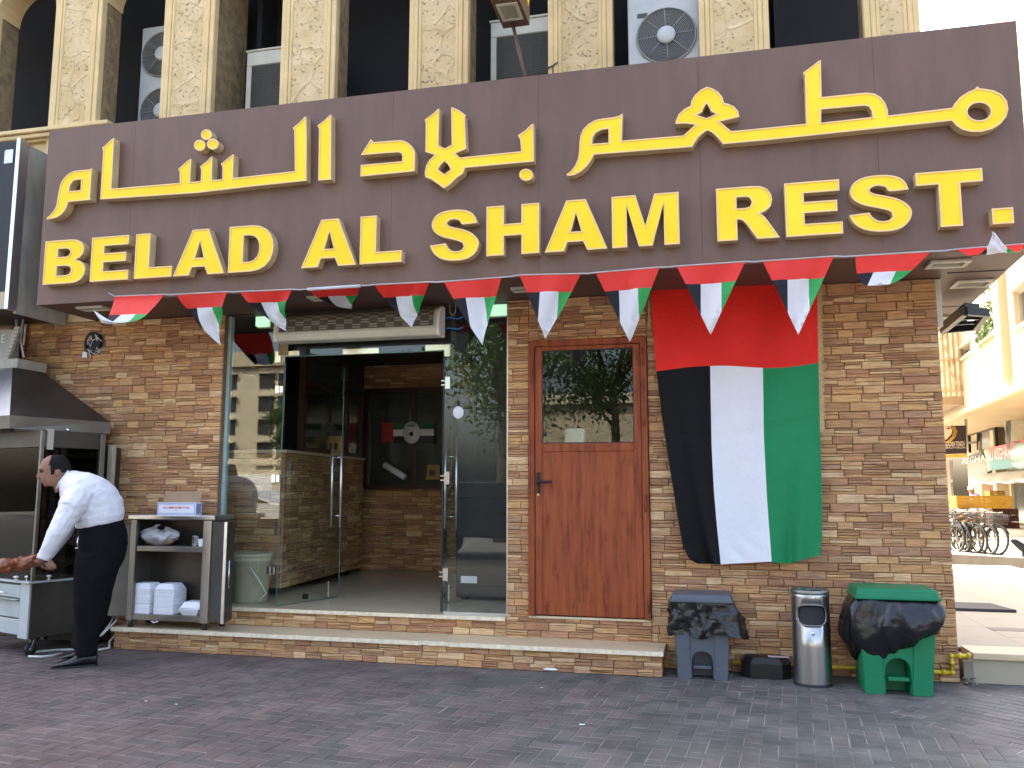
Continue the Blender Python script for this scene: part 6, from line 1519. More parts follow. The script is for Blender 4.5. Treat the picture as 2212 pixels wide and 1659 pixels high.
# ================================================================== bins
def pedal_bin(label, lmat, x0, x1, y, z_lid0, z_lid1, lx0, lx1, depth, balloon, seed, bag, arch, group):
    """x0/x1: foot width; lx0/lx1: lid width; y: front plane; bag: (left, right, lower edge function)"""
    t = thing("pedal_bin", label, "bin", ((x0 + x1) / 2, y + depth / 2, 0), group)
    cx = (x0 + x1) / 2; w = x1 - x0; tw = (lx1 - lx0) * .94; tcx = (lx0 + lx1) / 2
    def X(u, z): f = z / z_lid0; return (cx + (tcx - cx) * f) + u * (w + (tw - w) * f) / 2
    # outline of the front with the arched pedal recess
    a, ah = arch
    pts = [(-1, 0)] + [(-1, z_lid0 * k / 4) for k in (1, 2, 3, 4)] + [(1, z_lid0 * k / 4) for k in (4, 3, 2, 1)] + [(1, 0), (a, 0)]
    arc = [(a * math.cos(t_), ah * (.62 + .38 * math.sin(t_))) for t_ in [math.pi * i / 10 for i in range(11)]]
    pts += arc + [(-a, 0)]
    mb = MB(); mb.prism([(X(u, z), y, z) for u, z in pts], (0, depth, 0)); b = mb.build("bin_body", lmat, t, bevel=.008)
    mb = MB(); mb.box((X(-a, 0) + .002, y + depth * .45, .0), (X(a, 0) - .002, y + depth * .47, ah * .98)); mb.build("recess_back", "bin_grey" if lmat == "bin_grey" else lmat, t)
    for s in (-1, 1):
        u0, u1 = sorted((s * (a + .06), s * .97))
        mb = MB(); mb.hexa([(X(u0, .0), y - .010, .0), (X(u1, 0), y - .010, .0), (X(u1, 0), y - .001, 0), (X(u0, 0), y - .001, 0), (X(u0, z_lid0 * .9), y - .010, z_lid0 * .9), (X(u1, z_lid0 * .9), y - .010, z_lid0 * .9), (X(u1, z_lid0 * .9), y - .001, z_lid0 * .9), (X(u0, z_lid0 * .9), y - .001, z_lid0 * .9)])
        mb.build("raised_panel", lmat, t, bevel=.005)
        mb = MB(); mb.box((X(u0, 0) - .003, y - .016, 0), (X(u1, 0) + .003, y - .0105, ah * .42)); mb.build("foot_band", lmat, t, bevel=.004)
    mb = MB(); mb.box((X(-a * .86, 0), y - .03, ah * .40), (X(a * .86, 0), y + depth * .3, ah * .46)); mb.box((X(-a * .86, 0), y - .034, ah * .40), (X(a * .86, 0), y - .028, ah * .50)); mb.build("pedal", lmat, t, bevel=.004)
    # lid
    mb = MB(); h = z_lid1 - z_lid0; o = .02
    mb.hexa([(lx0, y - .035, z_lid0), (lx1, y - .035, z_lid0), (lx1, y + depth + .03, z_lid0), (lx0, y + depth + .03, z_lid0), (lx0 + .015, y - .02, z_lid0 + h), (lx1 - .015, y - .02, z_lid0 + h), (lx1 - .015, y + depth + .02, z_lid0 + h * 1.0), (lx0 + .015, y + depth + .02, z_lid0 + h)])
    lid = mb.build("lid", lmat, t, bevel=.018, segs=3)
    mb = MB(); mb.box((lx0 - .006, y - .043, z_lid0 - .004), (lx1 + .006, y + depth + .036, z_lid0 + .016)); mb.build("lid_rim", lmat, lid, bevel=.006)
    # bin liner: crumpled skirt hanging out below the lid
    rn = random.Random(seed); ph = [rn.uniform(0, 6.28) for _ in range(12)]
    hw, hd = tw / 2 + .02, depth / 2 + .02; bc = V((tcx, y + depth / 2, 0))
    NUB, NVB = 96, 22
    noise = {}
    for j in range(NVB + 1):
        for i in range(NUB): noise[i, j] = V((rn.uniform(-1, 1), rn.uniform(-1, 1), rn.uniform(-1, 1)))
    def bp(u, v):
        a_ = u * 2 * math.pi - math.pi / 2; c_, s_ = math.cos(a_), math.sin(a_); k = 9
        r = (abs(c_ / hw) ** k + abs(s_ / hd) ** k) ** (-1 / k)
        ex, low, base_off = bag(a_)
        bl_ = math.sin(math.pi * v) ** .8 if balloon else .25 + .75 * v ** .6
        rg = lambda q: 1 - 2 * abs(math.sin(q)) ** .7
        fold = .55 * rg(3.5 * a_ + ph[0] + 1.5 * v) + .5 * rg(5.5 * a_ + ph[1] - 2.2 * v) + .35 * rg(9.5 * a_ + ph[2] + 3.5 * v) + .35 * rg(4 * v + 2.5 * a_ + ph[5])
        off = ex * bl_ * (.75 + .25 * math.sin(3 * a_ + ph[3])) + .022 * fold * min(1, v * 3 + .2) + base_off * v
        nz = noise[int(u * NUB + .5) % NUB, int(v * NVB + .5)]
        p = bc + V((c_ * (r + off), s_ * (r + off), z_lid0 - .004 - (low + .02 * math.sin(5 * a_ + ph[4])) * v))
        return p + nz * .004 * min(1, v * 4)
    mb = MB(); mb.grid(bp, NUB, NVB, sm=True)
    o = mb.build("bin_liner", "bag_black", t)
    return t
yg = PZ(1525, 1467, 0).y
gx0, gx1 = PY(1464, 1462, yg).x, PY(1573, 1462, yg).x; gl0, gl1 = PY(1448, 1296, yg).x, PY(1582, 1300, yg).x; gz = PY(1515, 1300, yg).z; gzt = PY(1515, 1264, yg + .30).z
def bag_g(a):
    c_, s_ = math.cos(a), math.sin(a)
    ex = .02 + .02 * max(0, c_) + .02 * max(0, -s_)
    low = .262 + .018 * math.sin(5 * a + 2)
    return ex, low, (.10 * max(0, c_) ** 4 if c_ > 0 else .0) + .005
pedal_bin("grey pedal bin with a black bin liner at the right end of the step", "bin_grey", gx0, gx1, yg, gz, gz + .06, gl0, gl1, .30, False, 3, bag_g, (.40, .21), "pedal bins")
yv = PZ(1960, 1502, 0).y
vx0, vx1 = PY(1868, 1495, yv).x, PY(2016, 1503, yv).x; vl0, vl1 = PY(1846, 1282, yv).x, PY(2030, 1296, yv).x; vz = PY(1935, 1294, yv).z
def bag_v(a):
    c_, s_ = math.cos(a), math.sin(a)
    ex = .06 + .045 * max(0, c_) + .045 * max(0, -c_) + .05 * max(0, -s_)
    low = .36 - .10 * c_ + .03 * math.sin(3 * a)
    return ex, low, -.01
pedal_bin("green pedal bin with a billowing black bin liner near the yellow pipe", "bin_green", vx0, vx1, yv, vz, vz + .075, vl0, vl1, .36, True, 9, bag_v, (.36, .26), "pedal bins")
# steel ashtray bin
ya = PZ(1755, 1486, 0).y + .13
ax0_, ax1_ = PY(1711, 1380, ya).x, PY(1795, 1380, ya).x; acx = (ax0_ + ax1_) / 2; ar = (ax1_ - ax0_) / 2 * .985; az1 = PY(1752, 1277, ya - .1).z
t = thing("ashtray_bin", "brushed steel litter bin with an oval opening and ashtray top, between the two pedal bins", "bin", (acx, ya, 0))
A_, NSEG = V((acx, ya, 0)), 60
op0, op1 = PY(1752, 1352, ya - ar).z, PY(1752, 1308, ya - ar).z; ocz, oh = (op0 + op1) / 2, (op1 - op0) / 2; ow = .80
ZV = [0, .02, .3] + [ocz - oh + oh * 2 * k / 14 for k in range(15)] + [az1 - .05, az1]
mb = MB(); idx = {}
def opening(a, z):      # inside the rounded opening on the street side
    dx = (a + math.pi / 2) / ow; dz = (z - ocz) / oh; return abs(dx) ** 3.2 + abs(dz) ** 3.2 < 1
for j in range(len(ZV) - 1):
    for i in range(NSEG):
        a0, a1 = -math.pi + 2 * math.pi * i / NSEG, -math.pi + 2 * math.pi * (i + 1) / NSEG
        if opening((a0 + a1) / 2, (ZV[j] + ZV[j + 1]) / 2): continue
        q = [A_ + V((ar * math.cos(a), ar * .93 * math.sin(a), z)) for a, z in ((a0, ZV[j]), (a1, ZV[j]), (a1, ZV[j + 1]), (a0, ZV[j + 1]))]
        mb.add(q, [(0, 1, 2, 3)], 0, True)
mb.build("bin_shell", "steel", t, solid=.003)
rim = []
for k in range(49):
    s = 2 * math.pi * k / 48; c_, s_ = math.cos(s), math.sin(s); dx = math.copysign(abs(c_) ** (2 / 3.2), c_) * ow * 1.02; dz = math.copysign(abs(s_) ** (2 / 3.2), s_) * oh * 1.03
    rim.append(A_ + V((ar * 1.004 * math.cos(-math.pi / 2 + dx), ar * .935 * math.sin(-math.pi / 2 + dx), ocz + dz)))
MB().tube(rim, .0065, 6, cap=False).build("opening_rim", "steel_dull", t)
MB().lathe([(ar * .93, .3), (ar * .93, az1 - .06), (0, az1 - .06)], A_, 32, sy=.92).build("inner_liner", "dark_void", t)
mb = MB(); mb.lathe([(ar * 1.01, az1 - .03), (ar * 1.03, az1 - .02), (ar * 1.03, az1), (ar * .98, az1 + .008), (ar * .75, az1 - .004)], A_, 40, sy=.93); mb.build("top_ring", "steel_dull", t)
MB().lathe([(ar * .76, az1 - .006), (ar * .6, az1 + .002), (0, az1 + .004)], A_, 32, sy=.93).build("ash_tray", "bin_green", t)
mb = MB()
for k in range(22): mb.ball(A_ + V((RN.uniform(-.6, .6) * ar, RN.uniform(-.6, .2) * ar, az1 + .008)), (.014, .012, .008), 6)
tag(mb.build("ash", "asphalt", t), kind='stuff')
MB().lathe([(ar * 1.015, .0), (ar * 1.015, .022), (ar * 1.0, .024)], A_, 40, sy=.93).build("base_ring", "black_rubber", t)
c = A_ + V((0, -ar * .93 - .002, ocz - oh - .06)); MB().lathe([(0, -.008), (.012, -.006), (.013, 0)], c, 14, ax=Matrix(((1, 0, 0), (0, 0, 1), (0, 1, 0)))).build("lock", "chrome", t)
# bait box
yb1 = PZ(1655, 1467, 0).y
bx0_, bx1_ = PY(1602, 1455, yb1 + .1).x, PY(1708, 1455, yb1 + .1).x; bzt = PY(1655, 1434, yb1 + .02).z
t = thing("bait_box", "low black plastic bait box with a label between grey bin and steel bin", "box", ((bx0_ + bx1_) / 2, yb1 + .1, 0))
c5 = .07
oct_ = [(bx0_ + c5, yb1), (bx1_ - c5, yb1), (bx1_, yb1 + .05), (bx1_, yb1 + .2), (bx1_ - .03, yb1 + .22), (bx0_ + .03, yb1 + .22), (bx0_, yb1 + .2), (bx0_, yb1 + .05)]
MB().prism([(x, y, .0) for x, y in oct_], (0, 0, bzt)).build("tray", "black_metal", t, bevel=.006)
mx_, my_ = (bx0_ + bx1_) / 2, yb1 + .11
mb = MB(); up_ = [(mx_ + (x - mx_) * .8, my_ + (y - my_) * .7) for x, y in oct_]; mb.add([(mx_ + (x - mx_) * 1.03, my_ + (y - my_) * 1.03, bzt + .001) for x, y in oct_] + [(x, y, bzt + .045) for x, y in up_], [(i, (i + 1) % 8, (i + 1) % 8 + 8, i + 8) for i in range(8)] + [tuple(range(8, 16))]); mb.build("lid", "black_metal", t, bevel=.004)
l0 = V((mx_ + .02, my_ - .05, bzt + .047)); lbm = MB().box(l0, l0 + V((.16, .06, .001))).build("label", "box_white", t); MB().box(l0 + V((.01, .02, .0012)), l0 + V((.15, .036, .0016))).build("label_print", "print_red", lbm)
# yellow gas pipe along the foot of the wall
t = thing("gas_pipe", "yellow gas pipe along the foot of the stone wall with a riser at the corner", "pipe", (1.8, -.05, 0))
P = [PY(*q, -.06) for q in ((1585, 1445), (2058, 1459), (2056, 1418), (2090, 1416))]
zp = .085; px_ = P[1].x
MB().tube([(.1, -.05, zp), (px_ + .005, -.05, zp)], .015, 12).build("pipe_run", "yellow_paint", t)
MB().tube([(px_, -.05, zp), (px_, -.05, P[2].z)], .015, 12).build("riser", "yellow_paint", t)
MB().tube([(px_, -.05, P[2].z), (px_ + .13, -.05, P[2].z + .01)], .015, 12).build("pipe_run", "yellow_paint", t)
for c, r in (((px_, -.05, zp), .022), ((px_, -.05, P[2].z), .022)): MB().ball(c, r, 12).build("elbow", "yellow_paint", t)
for c, ax in (((px_ - .06, -.05, zp), 'x'), ((px_, -.05, zp + .06), 'z'), ((px_, -.05, P[2].z - .06), 'z'), ((px_ + .06, -.05, P[2].z + .005), 'x'), ((px_ + .125, -.05, P[2].z + .01), 'x'), ((1.15, -.05, zp), 'x')):
    Mx = Matrix(((0, 0, 1), (0, 1, 0), (1, 0, 0))) if ax == 'x' else Matrix.Identity(3)
    MB().lathe([(.014, -.016), (.0215, -.013), (.0215, .013), (.014, .016)], c, 12, ax=Mx).build("collar", "yellow_paint", t)
# dirty white plaster lump and dry weed at the wall foot by the pipe
rk = random.Random(2)
mb = MB()
for k in range(40):
    p = V((1.84 + rk.uniform(0, .09), -.015 + rk.uniform(-.03, .01), rk.uniform(0, .01) + .05 * rk.random() ** 3)); mb.obox(p, (rk.uniform(.006, .03), rk.uniform(.006, .02), rk.uniform(.004, .014)), Matrix.Rotation(rk.uniform(0, 3), 3, 'Z') @ Matrix.Rotation(rk.uniform(-.5, .5), 3, 'X'))
mb.box((1.852, -.012, -.01), (1.92, .02, .17))
tag(mb.build("rubble", "kerb_stone"), kind='stuff')
# ------------------------------------------------------------------ litter
def crumple(name, label, p, r, m, seed):
    rr = random.Random(seed); mb = MB()
    def fn(u, v): a = u * 6.283; q = r * (.4 + .6 * math.sin(math.pi * v)) * (1 + .25 * math.sin(3 * a + seed) + rr.uniform(-.15, .15)); return p + V((q * 1.7 * math.cos(a) * (1 if 0 < v < 1 else .3), q * math.sin(a) * (1 if 0 < v < 1 else .3), r * .8 * v + .004))
    mb.grid(fn, 12, 5, sm=False); return tag(mb.build(name, m, origin=p), label, "litter")
crumple("paper_tissue", "crumpled pale blue white tissue on the paving below the step edge", PZ(1191, 1450, .0), .035, "paper_white", 3)
p = PZ(1257, 1565, .007); tag(MB().tube([p + V((-.018, -.004, 0)), p + V((.018, .004, 0))], .0042, 8).build("cigarette_end", "paper_white", origin=p), "white cigarette end lying in the middle of the paving", "litter")
for px, py, lb in ((315, 1516, "larger white scrap of paper on the paving, nearest the man"), (381, 1523, "small white scrap of paper on the paving right of the larger scrap"), (1170, 1487, "tiny white speck of paper on the paving below the tissue")):
    crumple("paper_scrap", lb, PZ(px, py, 0), .006, "paper_white", int(px))
rl = random.Random(8); mb = MB()
for k in range(90):
    x, y = rl.uniform(-5, 2.2), rl.uniform(-3.2, -.45); s = rl.uniform(.002, .006); mb.ball((x, y, .003), (s, s * rl.uniform(.5, 1), s * .6), 5)
tag(mb.build("grit", "joint_sand"), kind='stuff')
# ================================================================== side street at the right
# mat, grate, black bracket with condenser under the canopy
P = [PZ(*q, .24) for q in ((2063, 1305), (2200, 1310), (2155, 1290), (2066, 1286))]
t = thing("door_mat", "dark rubber mat lying on the pale side pavement", "mat", tuple((P[0] + P[1]) / 2))
mb = MB(); mb.prism([(1.95, 2.62, .2175), (3.05, 2.62, .2175), (2.95, 3.15, .2175), (1.95, 3.2, .2175)], (0, 0, .03)); mb.build("mat", "mat_dark", t, bevel=.006)
q = PZ(2180, 1360, .22); t = thing("drain_grate", "flat grey drain cover set in the pale side pavement", "drain", tuple(q))
MB().box((q.x - .16, q.y - .08, .2165), (q.x + .35, q.y + .10, .221)).build("cover", "kerb_stone", t)
yk = 2.3
P = [PY(*q, yk) for q in ((2034, 712), (2107, 706), (2132, 674), (2092, 668))]
zk = PZ(2107, 712, 0).z
t = thing("wall_bracket", "black steel bracket frame with a condenser sticking out under the side canopy", "bracket", (2.7, 3.2, 2.9))
zz = 3.03
Q = [PZ(2036, 713, zz), PZ(2107, 706, zz), PZ(2131, 676, zz), PZ(2085, 672, zz)]
mb = MB()
for a, b in ((0, 1), (1, 2), (2, 3), (3, 0)): mb.bar(Q[a], Q[b], .05, .07)
for f in (.35, .65): mb.bar(Q[0] + (Q[3] - Q[0]) * f, Q[1] + (Q[2] - Q[1]) * f, .03, .03)
mb.build("frame", "black_metal", t)
mb = MB(); mb.prism([p + V((0, 0, .045)) for p in (Q[0], Q[0] * .3 + Q[1] * .7, Q[3] * .3 + Q[2] * .7, Q[3])], (0, 0, .03)); mb.build("tray", "black_metal", t)

# ------------------------------------------------------------------ white building across the side street
fd = V((math.sin(rad(4.16)), math.cos(rad(4.16)), 0)); fn = V((-fd.y, fd.x, 0)); FP = PZ(2191, 1128, .1)
def F(px, py, w=0.): p = PN(px, py, FP + fn * w, fn); return (p - FP).dot(fd), p.z
def FW(u, w, z): return FP + fd * u + fn * w + V((0, 0, z - FP.z))
def fbox(mb, u0, u1, w0, w1, z0, z1, mi=0):
    return mb.hexa([FW(u0, w0, z0), FW(u1, w0, z0), FW(u1, w1, z0), FW(u0, w1, z0), FW(u0, w0, z1), FW(u1, w0, z1), FW(u1, w1, z1), FW(u0, w1, z1)], mi)
fb = thing("apartment_building", "bright white building across the side street with an overhanging upper floor", "building", tuple(FP))
OV = 3.4
u_end, z_un = F(2036, 906, OV); u_n, z_un2 = F(2212, 834, OV); z_un = (z_un + z_un2) / 2
def cells(name, u0, u1, w0, w1, z0, z1, holes, m, parent):
    us = sorted({u0, u1, *[h[0] for h in holes], *[h[1] for h in holes]}); zs_ = sorted({z0, z1, *[h[2] for h in holes], *[h[3] for h in holes]})
    mb = MB()
    for a, b in zip(us[:-1], us[1:]):
        for c, d in zip(zs_[:-1], zs_[1:]):
            if any(h[0] <= (a + b) / 2 <= h[1] and h[2] <= (c + d) / 2 <= h[3] for h in holes): continue
            fbox(mb, a, b, w0, w1, c, d)
    return mb.build(name, m, parent)
w1a, w1b = F(2074, 776, OV), F(2096, 738, OV)
w2a, w2b = F(2120, 848, OV), F(2177, 700, OV)
b2u0, b2u1 = F(2172, 850, OV)[0], F(2121, 850, OV)[0]; b2z0 = F(2146, 795, OV)[1]; b2z1 = F(2121, 722, OV)[1]
w3u0, w3u1 = F(2260, 900, OV)[0], F(2205, 870, OV)[0]; w3z0, w3z1 = F(2207, 700, OV)[1] - 1.2, F(2207, 615, OV)[1]
h1 = (min(w1a[0], w1b[0]), max(w1a[0], w1b[0]), w1a[1], w1b[1])
h2 = (b2u0, b2u1, b2z0, b2z1); h3 = (w3u0, w3u1, F(2207, 700, OV)[1], w3z1)
cells("upper_wall", -22, u_end + 14, OV - .35, OV, z_un, 15, [h1, h2, h3], "far_white", fb)
mb = MB(); fbox(mb, -22, u_end + 14, -4, OV - .351, z_un, z_un + .3); mb.build("overhang_slab", "far_beige", fb)
mb = MB(); fbox(mb, -22, u_end + 14, -4, -3.8, z_un + .3, 15); fbox(mb, b2u0 - .5, b2u0 - .3, -3.8, OV - .36, z_un + .301, 15); fbox(mb, b2u1 + .3, b2u1 + .5, -3.8, OV - .36, z_un + .301, 15); mb.build("inner_wall", "far_beige", fb)
mb = MB(); fbox(mb, -22, u_end + 14, OV + .001, OV + .1, z_un - .10, z_un + .05); mb.build("overhang_moulding", "far_white", fb)
u_, z_ = F(2182, 830, OV); mb = MB(); fbox(mb, F(2187, 820, OV)[0], F(2174, 820, OV)[0], OV + .001, OV + .22, z_un + .3, 15); mb.build("wall_pier", "far_white", fb)
for (a, b, c, d), nm in ((h1, "window"), (h3, "window")):
    mb = MB(); fbox(mb, a, b, OV - .22, OV - .2, c, d); wn = mb.build(nm, "far_glass", fb)
    mb = MB()
    for x0, x1, y0, y1 in ((a, a + .08, c, d), (b - .08, b, c, d), ((a + b) / 2 - .05, (a + b) / 2 + .05, c, d), (a + .08, b - .08, c, c + .08), (a + .08, b - .08, d - .08, d)): fbox(mb, x0, x1, OV - .199, OV - .12, y0, y1)
    mb.build("window_frame", "wire_grey", wn)
    mb = MB(); fbox(mb, a - .12, b + .12, OV + .001, OV + .06, d + .002, d + .12); fbox(mb, a - .12, b + .12, OV + .001, OV + .06, c - .12, c - .002); mb.build("window_surround", "far_white", wn)
# balcony with its flowers
mb = MB(); fbox(mb, b2u0, b2u1, OV - .12, OV - .02, b2z0 - .0, b2z0 + .95); mb.build("balcony_parapet", "far_beige", fb)
mb = MB(); fbox(mb, b2u0 - .05, b2u1 + .05, OV - .2, OV + .08, b2z0 + .951, b2z0 + 1.08); mb.build("balcony_coping", "far_white", fb)
rp_ = random.Random(6)
t = thing("balcony_plant", "pink flowering bushy plant on the balcony of the white building", "plant", tuple(FW((b2u0 + b2u1) / 2, OV, b2z0 + 1.08)))
mb = MB(); fl2 = MB()
for k in range(520):
    uu = b2u0 + .15 * (b2u1 - b2u0) + (b2u1 - b2u0) * .78 * rp_.random(); hz = rp_.random() ** 1.6 * (1.5 if rp_.random() < .15 else .9)
    p = FW(uu, OV + rp_.uniform(-.25, .15), b2z0 + 1.05 + hz); s = rp_.uniform(.05, .11)
    d1 = V((rp_.uniform(-1, 1), rp_.uniform(-1, 1), rp_.uniform(-1, 1))).normalized() * s; d2 = V((rp_.uniform(-1, 1), rp_.uniform(-1, 1), rp_.uniform(-1, 1))).normalized() * s
    (fl2 if uu > b2u1 - .25 * (b2u1 - b2u0) and rp_.random() < .45 else mb).add([p - d1, p + d2, p + d1, p - d2], [(0, 1, 2, 3)])
mb.build("foliage", "leaf_green", t)
if fl2.v: fl2.build("blossom", "flower_pink", t)
# lower floors: back wall with columns, arched ribs and boxes
cells("shop_wall", -22, u_end + 14, -.3, -.02, -.2, z_un, [], "far_beige", fb)
for px in (2049, 2104, 2138, 2172):
    u0 = F(px + (8 if px < 2100 else 4), 1040)[0]; u1 = F(px - (9 if px < 2100 else 3), 1040)[0]
    if px == 2104: continue
    mb = MB(); fbox(mb, min(u0, u1), max(u0, u1), -.019, .45, -.1, z_un); mb.build("column", "far_white", fb)
for x0, yr in ((2068, 938), (2120, 920), (2182, 898)):
    pts = []
    for k in range(9):
        f = k / 8
        if f < .5: px, py = x0 - 50 + 60 * f * 2 - (20 if x0 < 2100 else 0) * (1 - f * 2), yr - 40
        else: s = (f - .5) * 2 * math.pi / 2; px, py = x0 + 10 + 22 * math.sin(s), yr - 40 + 30 * (1 - math.cos(s))
        pts.append(PN(px, py, FP + fn * (.9), fn))
    MB().tube(pts, .10, 8).build("arch_rib", "far_white", fb)
for k, (px, py) in enumerate(((2035, 915), (2106, 893), (2178, 868))):
    p = PN(px + 3, py, FP + fn * 1.8, fn); mb = MB(); mb.obox(p, (.9, .22, .16), Matrix((fn, fd, V((0, 0, 1)))).transposed()); mb.build("strip_lamp", "paper_white", fb)
# lattice screened bay on the far end of the facade
lt = thing("balcony", "lattice screened brown balcony bay at the far end of the white building", "balcony", tuple(FW(u_end, OV, z_un)))
BW = 1.3
ulo, zb1 = F(2073, 716, OV); zb0 = F(2070, 880, OV)[1]; uhi = ulo + 6
zb1 += 2.5
mb = MB(); fbox(mb, ulo, uhi, OV + .01, OV + BW, zb0, zb0 + .3); mb.build("balcony_slab", "far_brown", lt)
mb = MB(); fbox(mb, ulo + .4, uhi - .4, OV + .011, OV + .05, zb0 + .31, zb1); mb.build("bay_wall", "far_beige", lt)
mb = MB()
for i in range(15):
    u = ulo + (uhi - ulo) * i / 14; fbox(mb, u - .06, u + .06, OV + BW - .08, OV + BW, zb0 + .301, zb1)
for i in range(7):
    z = zb0 + .4 + (zb1 - zb0 - .5) * i / 6; fbox(mb, ulo, uhi, OV + BW + .001, OV + BW + .06, z - .05, z + .05)
for i in range(8):
    w = OV + .06 + (BW - .12) * i / 7; fbox(mb, ulo, ulo + .06, w - .04, w + .04, zb0 + .301, zb1)
for i in range(4):
    z = zb0 + .5 + 1.1 * i; fbox(mb, ulo - .07, ulo - .005, OV + .02, OV + BW, z - .04, z + .04)
for i in range(5):
    z = zb0 + .4 + .9 * i; mb.bar(FW(ulo - .1, OV + .15 * i + .1, z), FW(ulo - .1, OV + .5 + .15 * i, z + 1.1), .06)
for i in range(7):
    u = ulo + (uhi - ulo) * i / 7; z = zb0 + .6 + (i * 37 % 5); mb.bar(FW(u, OV + BW + .1, z), FW(u + 2.2, OV + BW + .1, z + 2.0), .08)
tag(mb.build("lattice_screen", "far_beige", lt), kind='stuff')
yl_ = 47.0
c = PY(2060, 865, yl_ - 1.2); 
t = thing("balcony_plant", "pale potted plant at the foot of the lattice screened balcony", "plant", tuple(c))
mb = MB()
for k in range(160):
    p = V((c.x - 1.2 + 1.6 * rp_.random(), c.y + rp_.uniform(-.3, .3), c.z - .3 + rp_.random() * .8)); d1 = V((rp_.uniform(-1, 1), 0, rp_.uniform(-1, 1))) * .1; d2 = V((rp_.uniform(-1, 1), .1, rp_.uniform(-1, 1))) * .1; mb.add([p, p + d1, p + d2], [(0, 1, 2)])
mb.build("foliage", "leaf_green", t)
# shop signs under the overhang
def board(name, label, q, w, th, m, parent=None):
    """board from four picture corners (bl, br, tr, tl) lying on the plane w in front of the shops"""
    pts = [PN(*p, FP + fn * w, fn) for p in q]; t = thing(name, label, "sign", tuple(pts[0]))
    MB().prism(pts, fn * -th).build("panel", m, t); return t, pts
ys = 27.0
def ypts(q, y): return [PY(*p, y) for p in q]
# black salon sign (faces the main street)
S_ = ypts([(2040, 981), (2088, 979), (2086, 919), (2030, 920)], ys)
t = thing("salon_sign", "black salon sign with half a pale face, dark hair and gold lettering", "sign", tuple(S_[0]))
MB().prism(S_, (0, .25, 0)).build("panel", "sign_black", t)
G_ = ypts([(2040, 989), (2089, 987), (2088, 980), (2040, 982)], ys); MB().prism(G_, (0, .25, 0)).build("gold_edge", "sign_gold", t)
fa = ypts([(2036, 919.5), (2052, 919.5), (2057, 930), (2055, 938), (2046, 948), (2036, 953)], ys - .012); MB().prism(fa, (0, .01, 0)).build("face_print", "far_white", t)
ey = ypts([(2044, 926), (2049, 923), (2053, 926), (2050, 927.5)], ys - .02); ey2 = ypts([(2037, 927), (2039, 926), (2040, 928), (2038, 928.5)], ys - .02); MB().poly(ey).poly(ey2).poly(ypts([(2042, 921), (2048, 919.8), (2052, 921), (2047, 920.6)], ys - .02)).build("eye_print", "sign_black", t)
mb = MB()
for k in range(3): mb.tube(ypts([(2055 + 3 * k, 921), (2061 + 3 * k, 932), (2057 + 3 * k, 944), (2044 + 2 * k, 956 + k)], ys - .02), .012, 4)
mb.build("hair_strand", "sign_gold", t)
lx = PY(2040, 959, ys - .02); rx_ = PY(2082, 959, ys - .02)
mb = MB(); text_mesh(mb, "GOLDEN TOUCH", .24, (PY(2062, 959, ys - .01)), (1, 0, 0), (0, 0, 1), depth=.01, width=(rx_.x - lx.x)); text_mesh(mb, "BEAUTY SALON", .10, PY(2064, 967, ys - .01), (1, 0, 0), (0, 0, 1), depth=.01, width=(rx_.x - lx.x)); mb.build("lettering", "sign_cream", t)
MB().tube([PY(2086.5, 905, ys + .1), PY(2087, 990, ys + .1)], .05, 6).build("post", "wire_grey", t)
# grey sign, red and teal sign
t, p = board("shop_sign", "grey shop sign with faded pink and white lettering beside the red sign", [(2133, 1024), (2091, 1030), (2089, 986), (2122, 973)], .5, .2, "sign_grey")
MB().prism([PN(*q, FP + fn * .51, fn) for q in ((2123, 985), (2091, 994), (2089, 987), (2121, 974))], fn * .02).build("dark_band", "sign_black", t)
mb = MB(); text_mesh(mb, "ASGHAR", .42, PN(2107, 993, FP + fn * .54, fn), -fd, (0, 0, 1), depth=.01, width=6.5); mb.build("lettering", "sign_cream", t)
q4 = [(2260, 1004), (2139, 1016), (2134, 969), (2260, 938)]
t, p = board("shop_sign", "red and teal shop sign with pale capitals above the white awning", q4, .5, .25, "sign_teal")
MB().prism([PN(*q, FP + fn * .505, fn) for q in ((2260, 960), (2180, 992), (2136, 985), (2134, 969), (2260, 938))], fn * .03).build("red_band", "sign_red", t)
mb = MB(); a_, b_ = PN(2135, 985, FP + fn * .56, fn), PN(2182, 978, FP + fn * .56, fn)
text_mesh(mb, "ALI ASGHAR", .72, (a_ + b_) / 2, (b_ - a_), (0, 0, 1), depth=.01, width=(b_ - a_).length * 1.05, bold=.01); mb.build("lettering", "sign_cream", t)
MB().prism([PN(*q, FP + fn * .48, fn) for q in ((2139, 1016), (2132, 1020), (2125, 972), (2134, 969))], fn * -.3).build("side_panel", "far_white", t)
MB().ball(PN(2205, 985, FP + fn * .56, fn), (.12, 1.3, .55), 14).build("roundel", "glass_edge_light", t)
# balcony boxes and condensers
for q, lab, m in (([(2137, 969), (2128, 971), (2128, 930), (2137, 928)], 0, 0),):
    pass
t = thing("glass_balcony", "small glazed balcony with black railings above the shop signs", "balcony", tuple(PN(2125, 970, FP + fn * 1.2, fn)))
mb = MB()
for a, b in (((2089, 940), (2150, 924)), ((2089, 957), (2113, 955)), ((2113, 972), (2113, 925)), ((2095, 978), (2093, 935)), ((2153, 968), (2151, 922)), ((2113, 926), (2153, 922))): mb.bar(PN(*a, FP + fn * .45, fn), PN(*b, FP + fn * .45, fn), .12, .12)
mb.build("railing", "black_metal", t)
MB().prism([PN(*q, FP + fn * .4, fn) for q in ((2152, 967), (2114, 972), (2114, 928), (2152, 924))], fn * -.05).build("pane", "far_glass", t)
c0 = PN(2177, 930, FP + fn * 1.2, fn)
t = thing("condenser_unit", "pale two fan condenser on the white building above the red and teal sign", "air conditioner", tuple(c0))
